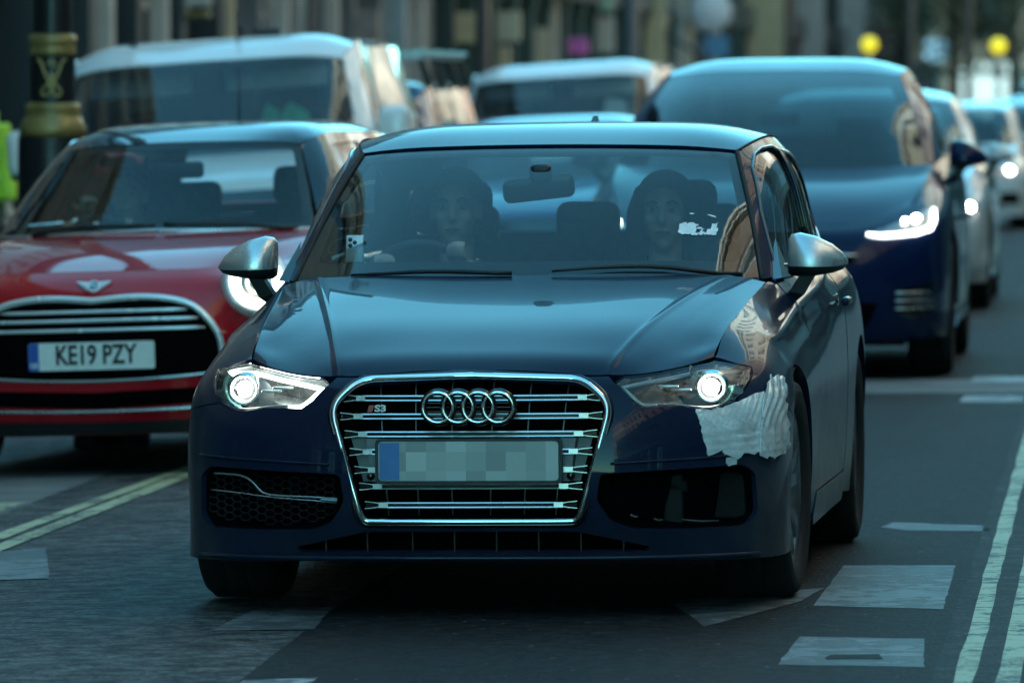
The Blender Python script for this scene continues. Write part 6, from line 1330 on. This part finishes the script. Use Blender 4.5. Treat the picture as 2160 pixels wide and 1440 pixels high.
# things that stand proud of the left shop fronts: (distance t, reach out from the facade, bottom z, top z, thickness, material, name, label)
PALE = mat('painted_white', (.42, .39, .35), .6, noise=.1, nscale=3); CREAM = mat('painted_cream', (.44, .36, .22), .6, noise=.12, nscale=3); BEIGE = mat('beige_board', (.42, .38, .28), .6, noise=.1, nscale=3); GOLD = mat('gold_paint', (.28, .21, .07), .4, .3, noise=.25, nscale=12); BLK = mat('black_paint_iron', (.010, .012, .014), .35, noise=.3, nscale=8)
def fin(name, x0, x1, y0, y1, m, label, cat, r=-10., th=.25, z0=None):
    """A slab standing out from the shop front at the place where it shows between x0 and x1 in the picture."""
    t = fx(x0, r); Y = -r * _sa + t * _ca; reach = (x1 - x0) * Y / 15015 + th * .14
    za = zi(y1, t, r) if z0 is None else z0; zb = zi(y0, t, r)
    a, b, c, d = st(r - .02, t), st(r + reach, t), st(r + reach, t + th), st(r - .02, t + th)
    mb = MB(); mb.add([(*p[:2], za) for p in (a, b, c, d)] + [(*p[:2], zb) for p in (a, b, c, d)], [(3, 2, 1, 0), (4, 5, 6, 7), (0, 1, 5, 4), (1, 2, 6, 5), (2, 3, 7, 6), (3, 0, 4, 7)])
    ins = .06
    o = mb.build(name, m); bv = o.modifiers.new('bevel', 'BEVEL'); bv.width = .02; bv.segments = 2
    return tag(o, label, cat, GR_)
gl = gz(-8.5) + .12
fin('shop_pilaster', 186, 229, -400, 110, PALE, 'broad white pilaster on the dark shop front right of the lamp post', 'pilaster', z0=gl)
fin('shop_pilaster', 166, 175, -400, 110, PALE, 'thin pale door jamb just right of the lamp post', 'pilaster', z0=gl)
fin('shop_pilaster', 316, 345, -400, 80, PALE, 'white pilaster above the middle of the white van roof', 'pilaster', z0=gl)
fin('shop_pilaster', 441, 484, -400, 70, CREAM, 'cream pilaster with worn ornament above the white van roof', 'pilaster', z0=gl)
fin('hanging_sign', 352, 436, -30, 15, PALE, 'white lettered board at the top edge above the white van', 'sign')
fin('hanging_sign', 356, 434, 24, 38, GOLD, 'gold strip sign under the white board', 'sign')
fin('shop_pilaster', 563, 600, -400, 70, PALE, 'pale corner pier of the grey building above the white van', 'pilaster', z0=gl)
fin('shop_pilaster', 604, 640, -300, 62, PALE, 'second pale pier left of the black pole', 'pilaster', z0=gl)
fin('shop_pilaster', 672, 706, -300, 45, PALE, 'pale pier right of the black pole', 'pilaster', z0=gl)
fin('shop_pilaster', 718, 792, 22, 120, mat('shutter_brown', (.22, .17, .15), .7, noise=.3, nscale=4), 'brownish roller shutter in the arched shop front', 'shutter', z0=gl)
fin('shop_pilaster', 800, 850, -300, 120, mat('stone_blue', (.30, .34, .35), .7, noise=.2), 'blue grey stone pier above the roof rack', 'pilaster', z0=gl)
fin('shop_pilaster', 862, 890, -300, 110, PALE, 'white pier above the roof rack', 'pilaster', z0=gl)
fin('hanging_sign', 960, 1002, 28, 92, CREAM, 'cream hanging sign left of the dark column', 'sign')
fin('hanging_sign', 1040, 1092, 25, 88, BEIGE, 'beige hanging sign right of the dark column', 'sign')
fin('hanging_sign', 1098, 1118, 48, 95, mat('board_grey', (.34, .35, .35), .7, noise=.2), 'small grey board beside the beige sign', 'sign')
fin('shop_pilaster', 1050, 1068, 98, 190, BEIGE, 'beige jamb below the beige sign', 'pilaster', z0=gl); fin('shop_pilaster', 1128, 1150, 60, 190, BEIGE, 'beige jamb right of the beige sign', 'pilaster', z0=gl)
fin('shop_pilaster', 1158, 1172, -20, 100, PALE, 'slim pale post of the green shop front', 'pilaster', z0=gl)
fin('hanging_sign', 1246, 1284, -10, 24, mat('sign_mint', (.30, .50, .38), .5, noise=.1), 'mint green sign at the top edge', 'sign')
fin('awning_banner', 1252, 1290, 38, 112, PALE, 'white banner hanging under the mint green sign', 'banner')
fin('flower_basket', 1196, 1232, 80, 116, mat('blossom_pink', (.55, .12, .42), .6, noise=.4, nscale=9), 'pink flower basket left of the white banner', 'flower basket', th=.4)
fin('shop_pilaster', 1352, 1398, -200, 60, CREAM, 'cream pier right of the grey post', 'pilaster', z0=gl); fin('shop_pilaster', 1404, 1440, -200, 50, PALE, 'white pier at the cream terrace', 'pilaster', z0=gl)
fin('shop_pilaster', 1570, 1650, -200, 45, CREAM, 'cream front left of the black lamp column', 'pilaster', z0=gl); fin('shop_pilaster', 1680, 1735, -200, 125, PALE, 'white front right of the black lamp column', 'pilaster', z0=gl)
fin('shop_pilaster', 1770, 1818, -200, 90, PALE, 'white front left of the maroon sign', 'pilaster', z0=gl)
fin('hanging_sign', 1832, 1874, 62, 105, mat('sign_maroon', (.14, .03, .05), .5, noise=.15), 'maroon sign behind the nearer yellow beacon', 'sign'); fin('hanging_sign', 1592, 1636, 70, 105, mat('sign_green', (.10, .42, .06), .5, noise=.1), 'bright green sign left of the black lamp column', 'sign')
fin('hanging_sign', 1950, 2002, 85, 130, mat('sign_sky_blue', (.32, .52, .66), .4, noise=.08), 'pale blue square sign at right between two dark posts', 'sign')
fin('shop_awning', 1575, 1632, 104, 135, mat('awning_red', (.30, .03, .05), .6, noise=.15), 'red awning under the bright green sign', 'awning'); fin('shop_awning', 1478, 1532, 76, 122, mat('awning_blue', (.10, .28, .48), .6, noise=.12), 'blue awning under the round white sign', 'awning')
for x0, x1, y0, y1, m_, lb in ((905, 952, -200, 140, BLK, 'black pier right of the white pier above the roof rack'), (1176, 1192, -200, 140, BLK, 'black jamb left of the pink flower basket'), (1236, 1250, 30, 140, BLK, 'black jamb left of the white banner'), (1296, 1312, -200, 120, DKGRN, 'dark green jamb right of the white banner'), (1446, 1470, -200, 70, BLK, 'black jamb left of the round white sign'), (1536, 1566, -200, 110, DKGRN, 'dark green pier right of the round white sign'), (1652, 1660, -200, 130, BLK, 'black jamb touching the black lamp column'), (1738, 1766, -200, 140, BLK, 'black pier between the two white fronts'), (1880, 1910, -200, 140, DKBLU, 'dark pier right of the maroon sign'), (2008, 2036, -200, 140, DKGRN, 'dark green pier right of the pale blue sign'), (2060, 2090, -200, 80, BLK, 'black pier left of the farther beacon')):
    fin('shop_pilaster', x0, x1, y0, y1, m_, lb, 'pilaster', z0=gl)
# round white sign
t_ = fx(1498, -9.); p = st(-9., t_); mb = MB(); mb.lathe([(0, -.05), (.42, -.05), (.45, 0), (.42, .05), (0, .05)], 28, 'y'); o = mb.build('round_sign', mat('sign_white', (.60, .64, .70), .5, noise=.05)); o.location = (p[0], p[1], zi(25, t_, -9.)); tag(o, 'round white projecting sign above the blue awning', 'sign', GR_)
# dark slanted awning arm
t_ = fx(1400, -9.6); a = st(-9.6, t_); b = st(-8.6, t_); mb = MB(); mb.tube([(a[0], a[1], zi(70, t_, -9.6)), (a[0] + 1.05, a[1] + .2, zi(132, t_, -9.6))], .05, 8); mb.tube([(a[0], a[1], zi(70, t_, -9.6)), (a[0], a[1], zi(140, t_, -9.6))], .03, 8); o = mb.build('folded_awning', BLK); tag(o, 'dark slanted awning arm left of the blue awning', 'awning', GR_)

# ------------------------------------------------------------------ posts, beacons, lamp columns
def column(name, X, Y, z0, prof, m, label, cat, parts=None, n=28):
    root = empty(name, (X, Y, z0), 0, 0, label, cat)
    for nm, pr, mm in prof: mb = MB(); mb.lathe(pr, n, 'z'); mb.build(nm, mm, root)
    return root
zl = gz(rt(-2.353, 36.5)[0])
isl = MB(); isl.lathe([(0, .12), (.42, .12), (.45, .10), (.46, -.05)], 40, 'z'); o = isl.build('kerb_island', KERB); o.location = (-2.353, 36.5, zl); o['kind'] = 'structure'
lp = column('street_lamp', -2.353, 36.5, zl + .118, [
 ('plinth', [(.0, 0), (.23, 0), (.23, .30), (.205, .34), (.185, .36), (.180, 1.20), (.180, 1.245)], BLK),
 ('gold_collar', [(.160, 1.2451), (.175, 1.246), (.172, 1.29), (.150, 1.34), (.135, 1.36), (.142, 1.38), (.142, 1.41), (.125, 1.42)], GOLD),
 ('shaft_panel', [(.117, 1.405), (.117, 1.665)], BLK),
 ('gold_band', [(.113, 1.66), (.121, 1.662), (.121, 1.695), (.114, 1.705), (.121, 1.715), (.121, 1.765), (.100, 1.772), (.09, 1.773)], GOLD),
 ('shaft', [(.100, 1.7731), (.098, 2.4), (.085, 3.5), (.07, 5.4), (.11, 5.5), (.11, 5.6), (.05, 5.62)], BLK),
 ('lantern', [(.05, 5.6), (.16, 5.75), (.24, 6.1), (.26, 6.2), (.15, 6.4), (.03, 6.5), (0, 6.55)], BLK)], None, 'black street lamp column with gold bands and a gold W monogram', 'street lamp')
# gold monogram on the panel
mb = MB()
def on_cyl(x, z, R_=.1185): return (R_ * math.sin(x / R_), -R_ * math.cos(x / R_), z)
for s_ in (1, -1):
    mb.tube([on_cyl(s_ * x, z) for x, z in spl([(-.085, 1.636), (-.070, 1.642), (-.050, 1.61), (-.022, 1.545), (.010, 1.475), (.030, 1.452), (.048, 1.462), (.046, 1.49), (.030, 1.505), (.012, 1.525), (0, 1.575)], 30)], .0058, 6)
mb.tube([on_cyl(x, z) for x, z in spl([(-.02, 1.615), (0, 1.635), (.02, 1.615), (0, 1.598)], 14)], .005, 6)
mb.build('gold_monogram', mat('gold_bright', (.50, .42, .16), .35, .4, noise=.15, nscale=30), lp)

def post(X, Y, z0, hh, r_, label, m=BLK, name='street_post', top=None):
    pr = [('shaft', [(0, 0), (r_ * 1.7, 0), (r_ * 1.7, .5), (r_ * 1.1, .6), (r_, .7), (r_ * .85, hh), (0, hh + .01)], m)]
    return column(name, X, Y, z0, pr, m, label, 'post', n=16)
for x, y_, d, r_, hh, lb in ((655, 0, 72, .045, 5, 'black pole above the roof of the nearest white van'), (1330, 0, 100, .13, 6, 'thick grey blue post right of the white banner'), (1018, 0, 92, .10, 6, 'dark column between the cream and beige signs'), (1663, 0, 112, .055, 7, 'black lamp column above the dark blue SUV roof'), (1918, 0, 150, .09, 6, 'dark post between the nearer beacon and the pale blue sign'), (2042, 0, 160, .09, 6, 'dark post left of the farther yellow beacon')):
    X = (x - 1080) * d / 15015; post(X, d, gz(-6), hh, r_, lb, mat('post_grey', (.05, .065, .075), .5, noise=.2) if x == 1330 else BLK)
for x, y_, lb in ((1833, 95, 'yellow globe crossing beacon above the dark blue SUV roof corner'), (2105, 98, 'yellow globe crossing beacon at the right edge')):
    d = 133.; X = (x - 1080) * d / 15015; z = CAM_H + (200 - y_) / 15015 * d; e = empty('crossing_beacon', (X, d, 0), 0, 0, lb, 'beacon', 'yellow crossing beacons')
    mb = MB(); mb.sphere((0, 0, z), .155, 20, 12); mb.build('globe', mat('beacon_yellow', (.85, .70, .02), .35, emit=(1, .85, .04), estr=.12), e)
    mb = MB(); mb.tube([(0, 0, 0), (0, 0, z - .14)], .045, 10); mb.build('pole', mat('pole_stripe', (.40, .40, .38), .5, noise=.3, nscale=2), e)
# far street trees, bare and brownish green
LEAF = mat('sparse_leaves', (.10, .10, .045), .8, noise=.4, nscale=2); BARK = mat('bark', (.06, .05, .04), .9, noise=.3)
for k, (x, d, lb) in enumerate(((2010, 235, 'sparse street tree behind the dark posts at top right'), (2135, 260, 'sparse brownish tree at the top right corner'), (1895, 280, 'thin far tree behind the pale blue sign'))):
    X = (x - 1080) * d / 15015; e = empty('street_tree', (X, d, 0), 0, 0, lb, 'tree', 'far street trees')
    mb = MB(); mb.tube([(0, 0, 0), (.05, 0, 2), (.0, .1, 4), (.2, .0, 7)], [.22, .17, .13, .05], 8)
    for q in range(7):
        a = q * 2.4; mb.tube([(0, 0, 2.6 + .4 * q), (.9 * math.cos(a), .9 * math.sin(a), 3.6 + .45 * q), (1.9 * math.cos(a), 1.9 * math.sin(a), 4.4 + .5 * q)], [.08, .05, .02], 6)
    mb.build('trunk', BARK, e)
    mb = MB()
    for q in range(1500):
        a, rr, zz = random.random() * 6.28, 2.6 * random.random() ** .5, random.gauss(4.6, 1.4); s_ = .09 + .1 * random.random(); c = Vector((rr * math.cos(a), rr * math.sin(a), max(2.2, zz))); u = Vector((random.gauss(0, 1), random.gauss(0, 1), random.gauss(0, 1))).normalized() * s_; v = u.cross(Vector((random.gauss(0, 1), random.gauss(0, 1), 1))).normalized() * s_
        mb.add([c - u, c + v * .5, c + u, c - v * .5], [(0, 1, 2, 3)])
    o = mb.build('crown', LEAF, e, recalc=False)
# ------------------------------------------------------------------ people
SKIN = mat('skin', (.66, .45, .35), .5, noise=.08, nscale=20)
def blob(name, shapes, m, parent, vox=.011, smooth=6):
    """One continuous surface grown over tapered limbs and ellipsoids."""
    mb = MB()
    for s_ in shapes:
        if s_[0] == 't': mb.tube(s_[1], s_[2], 12)
        else: mb.sphere(s_[1], 1.0, 18, 12, s_[2])
    o = mb.build('tmp', None, None); mo = o.modifiers.new('r', 'REMESH'); mo.mode = 'VOXEL'; mo.voxel_size = vox; sm = o.modifiers.new('s', 'SMOOTH'); sm.iterations = smooth; sm.factor = .5
    bpy.context.view_layer.update(); me = bpy.data.meshes.new_from_object(o.evaluated_get(bpy.context.evaluated_depsgraph_get())); bpy.data.objects.remove(o)
    me.name = name; me.polygons.foreach_set('use_smooth', [True] * len(me.polygons)); return link(name, me, m, parent)
def head_shapes(c, s_=1.0):
    x, y, z = c; f = lambda dx, dy, dz: (x + dx * s_, y + dy * s_, z + dz * s_)
    e = lambda a, b, d: (a * s_, b * s_, d * s_)
    return [('e', f(0, .012, .03), e(.074, .092, .088)), ('e', f(0, -.018, -.035), e(.060, .070, .085)), ('e', f(0, -.045, -.095), e(.030, .030, .026)), ('t', [f(0, -.086, .018), f(0, -.102, -.020), f(0, -.098, -.034)], [.008 * s_, .013 * s_, .016 * s_]), ('e', f(0, -.078, -.066), e(.024, .014, .010)), ('e', f(.030, -.076, .030), e(.024, .010, .008)), ('e', f(-.030, -.076, .030), e(.024, .010, .008)), ('e', f(.076, .01, -.01), e(.010, .02, .032)), ('e', f(-.076, .01, -.01), e(.010, .02, .032)), ('e', f(.042, -.058, -.025), e(.022, .02, .02)), ('e', f(-.042, -.058, -.025), e(.022, .02, .02)), ('t', [f(0, .02, -.06), f(0, .035, -.20)], [.052 * s_, .058 * s_])]
def face(parent, c, s_=1.0):
    x, y, z = c
    for q in (1, -1):
        mb = MB(); mb.sphere((x + q * .031 * s_, y - .078 * s_, z + .008 * s_), .0105 * s_, 12, 8, (1.3, .6, .6)); e = mb.build('eye', mat('eye_white', (.32, .31, .30), .3, noise=.05), parent)
        mb = MB(); mb.sphere((x + q * .031 * s_, y - .0835 * s_, z + .008 * s_), .0058 * s_, 10, 6, (1, .5, 1)); mb.build('iris', mat('iris', (.03, .02, .015), .2, noise=.1), e)
        mb = MB(); mb.tube([(x + q * .014 * s_, y - .088 * s_, z + .028 * s_), (x + q * .032 * s_, y - .088 * s_, z + .034 * s_), (x + q * .052 * s_, y - .074 * s_, z + .027 * s_)], .004 * s_, 5); mb.build('eyebrow', mat('brow', (.03, .02, .015), .8, noise=.1), parent)
    mb = MB(); mb.tube([(x - .024 * s_, y - .080 * s_, z - .064 * s_), (x, y - .094 * s_, z - .060 * s_), (x + .024 * s_, y - .080 * s_, z - .064 * s_)], [.003, .007 * s_, .003], 6); mb.build('lips', mat('lip', (.36, .13, .11), .45, noise=.1), parent)
def hand(c, d, s_=1):
    """Palm, four fingers of unequal length curling, thumb from the side."""
    c = Vector(c); d = Vector(d).normalized(); side = d.cross(Vector((0, 0, 1))).normalized() * s_; up = side.cross(d).normalized(); out = [('e', tuple(c + d * .045), (.035, .045, .022))]
    for k, L in enumerate((.070, .080, .075, .058)):
        b = c + d * .075 + side * (.030 - .020 * k); out.append(('t', [tuple(b - d * .02), tuple(b + d * L * .5), tuple(b + d * L * .75 - up * .022), tuple(b + d * L * .55 - up * .045)], [.009, .0085, .008, .007]))
    b = c + d * .03 + side * .035; out.append(('t', [tuple(b), tuple(b + side * .025 + d * .03), tuple(b + side * .03 + d * .06)], [.011, .010, .008])); return out
def sitter(base, M, label, head, hair, coat_m, long_hair, hands=None, shirt=None, hs=1.0, skin_m=None):
    """Seated person; head = centre of the head in the vehicle's own frame, hands = where the hands rest."""
    root = bpy.data.objects.new('person', None); COL.objects.link(root); root.matrix_world = M; tag(root, label, 'person'); x, y, z = head
    sh = z - .27; hip = (x, y + .16, z - .72)
    hands = hands or [(x - .13, y - .30, z - .62), (x + .13, y - .30, z - .62)]
    body = head_shapes(head, hs) + [('e', (x, y + .05, sh - .05), (.15, .10, .16))]
    arms = []
    for q, hd in zip((-1, 1), hands):
        sd = Vector((x + q * .185, y + .05, sh)); hd = Vector(hd); el = (sd + hd) / 2 + Vector((q * .07, .05, -.13)); arms.append((sd, el, hd)); body += [('t', [tuple(el), tuple(hd)], [.036, .026])] + hand(hd, hd - el, -q)
    o = blob('body', body, skin_m or SKIN, root, .009, 4)
    cl = [('e', (x, y + .07, sh - .16), (.175, .115, .24)), ('t', [tuple(arms[0][0]), (x, y + .06, sh + .05), tuple(arms[1][0])], [.075, .085, .075]), ('e', (hip[0], hip[1], hip[2] + .05), (.18, .15, .16))]
    for sd, el, hd in arms: cl += [('t', [tuple(sd), tuple(el), tuple(el + (hd - el) * .86)], [.072, .058, .045])]
    for q in (-1, 1): cl += [('t', [(x + q * .09, hip[1], hip[2]), (x + q * .11, hip[1] - .42, hip[2] + .02), (x + q * .11, hip[1] - .60, hip[2] - .34)], [.095, .075, .055])]
    blob('jacket', cl, coat_m, root, .014, 5)
    if shirt: shirt(root, x, y, z, sh)
    face(root, head, hs)
    hp = [('e', (x, y + .035, z + .052), (.090 * hs, .100 * hs, .082 * hs)), ('t', [(x - .078, y - .035, z + .045), (x - .04, y - .062, z + .094), (x + .02, y - .064, z + .100), (x + .078, y - .035, z + .050)], [.010, .013, .013, .010])]
    if long_hair:
        for q in (-1, 1): hp += [('t', [(x + q * .060, y - .02, z + .075), (x + q * .088, y + .01, z), (x + q * .094, y + .02, z - .12), (x + q * .085, y + .0, z - .25)], [.030, .034, .038, .022])]
        hp += [('t', [(x, y + .08, z + .05), (x, y + .10, z - .10), (x, y + .10, z - .25)], [.07, .08, .06])]
    else: hp += [('t', [(x, y + .07, z + .03), (x, y + .085, z - .04)], [.065, .05])]
    blob('hair', hp, mat(hair, {'dark_hair': (.015, .012, .010), 'brown_hair': (.035, .022, .015), 'grey_hair': (.20, .19, .18)}[hair], .6, noise=.3, nscale=40), root, .010, 3)
    return root
bpy.context.view_layer.update()
COATB = mat('black_coat', (.012, .012, .014), .8, noise=.3, nscale=20); COATR = mat('dark_red_top', (.16, .012, .02), .8, noise=.2, nscale=20)
def scarf(root, x, y, z, sh): blob('collar', [('t', [(x - .07, y - .03, sh + .05), (x, y - .075, sh - .01), (x + .07, y - .03, sh + .05)], [.035, .04, .035]), ('e', (x, y - .05, sh - .10), (.08, .05, .12))], COATR, root, .012, 3)
def vneck(root, x, y, z, sh):
    for q in (-1, 1):
        mb = MB(); mb.loft([[(x + q * (.075 - .0) + dx, y - .055 - .002 * k, sh + .06) for k, dx in enumerate((0, -q * .030))], [(x + q * .045 + dx, y - .095 - .002 * k, sh - .02) for k, dx in enumerate((.008 * q, -q * .026))], [(x + q * .006 + dx, y - .110 - .002 * k, sh - .11) for k, dx in enumerate((.004 * q, -q * .006))]], closed=False); mb.build('collar', mat('white_shirt', (.75, .78, .76), .7, noise=.05), root)
sitter(None, hero.matrix_world, 'driver of the taped hatchback in a dark coat over a red top', (-.315, 2.36, 1.118), 'brown_hair', COATB, False, [(-.50, 1.93, .93), (-.22, 1.93, .93)], scarf)
sitter(None, hero.matrix_world, 'front passenger of the taped hatchback with long dark hair and white collar', (.345, 2.38, 1.105), 'dark_hair', COATB, True, None, vneck)
sitter(None, mini.matrix_world, 'driver of the red hatchback behind the wheel, hand raised to the face', (-.345, 1.98, 1.10), 'dark_hair', mat('navy_coat', (.015, .02, .035), .8, noise=.2), False, [(-.47, 1.72, 1.02), (-.22, 1.66, .90)])
# phone in its cradle on the screen pillar side
ph = bpy.data.objects.new('phone', None); COL.objects.link(ph); ph.matrix_world = hero.matrix_world @ Matrix.Translation((-.535, 1.60, 1.010)) @ Matrix.Rotation(R(-12), 4, 'X'); tag(ph, 'silver phone standing in a cradle low behind the windscreen', 'phone')
mb = MB(); mb.rbox(0, 0, 0, .055, .009, .085, .004); mb.build('phone_body', mat('phone_silver', (.55, .56, .55), .35, .4, noise=.05), ph)
for a, b in ((-.014, .028), (-.014, .010), (.0, .019)):
    mb = MB(); mb.lathe([(0, -.007), (.006, -.007), (.007, -.004)], 14, 'y', (a, 0, b)); mb.build('camera_lens', GLOSSB, ph)
mb = MB(); mb.rbox(0, .012, -.05, .045, .03, .05, .01); mb.tube([(0, .02, -.06), (0, .06, -.10)], .012, 8); mb.build('cradle', BLACKP, ph)
# worker in a high-visibility jacket at the left edge
def standing(X, Y, z0, label):
    root = empty('person', (X, Y, z0), 0, 0, label, 'person'); hc = (0, -.02, 1.64)
    blob('body', head_shapes(hc) + [('e', (0, .0, 1.30), (.14, .09, .16))] + [('t', [(q * .12, 0, 1.36), (q * .20, .0, 1.36), (q * .26, .02, 1.13), (q * .27, -.045, .84)], [.06, .05, .04, .03]) for q in (-1, 1)] + hand((-.27, -.05, .86), (-.02, -.12, -1)) + hand((.27, -.05, .86), (.02, -.12, -1), -1), SKIN, root, .010, 4)
    HV = mat('hi_vis_yellow', (.52, .80, .06), .7, noise=.1, nscale=12)
    jk = [('e', (0, .0, 1.16), (.20, .13, .30)), ('t', [(-.19, 0, 1.40), (0, 0, 1.45), (.19, 0, 1.40)], [.08, .085, .08]), ('t', [(0, 0, 1.2), (0, 0, .80)], [.19, .20])]
    for q in (-1, 1): jk.append(('t', [(q * .20, 0, 1.39), (q * .26, .02, 1.13), (q * .27, -.04, .90)], [.080, .066, .055]))
    j = blob('jacket', jk, HV, root, .014, 5)
    for zz in (1.02, 1.16):
        mb = MB(); mb.lathe([(.212, zz), (.216, zz + .05)], 32, 'z', M=Matrix.Diagonal((1.0, .72, 1, 1))); mb.build('reflective_band', mat('reflective_grey', (.60, .62, .60), .35, .3, noise=.05), j)
    blob('trousers', [('t', [(q * .09, 0, .92), (q * .10, -.01, .50), (q * .11, .02, .09)], [.105, .085, .065]) for q in (-1, 1)] + [('e', (0, 0, .90), (.18, .13, .12))], mat('work_trousers', (.02, .025, .035), .85, noise=.2), root, .014, 5)
    for q in (-1, 1): mb = MB(); mb.rbox(q * .11, -.05, .05, .10, .28, .10, .04); mb.build('boot', BLACKP, root)
    mb = MB(); mb.sphere((0, -.01, 1.70), .115, 18, 10, (1, 1.1, .85)); mb.build('hard_hat', PALE, root); face(root, hc)
    return root
standing(-3.52, 46.0, gl - .02, 'worker in yellow high-visibility jacket cut by the left edge')
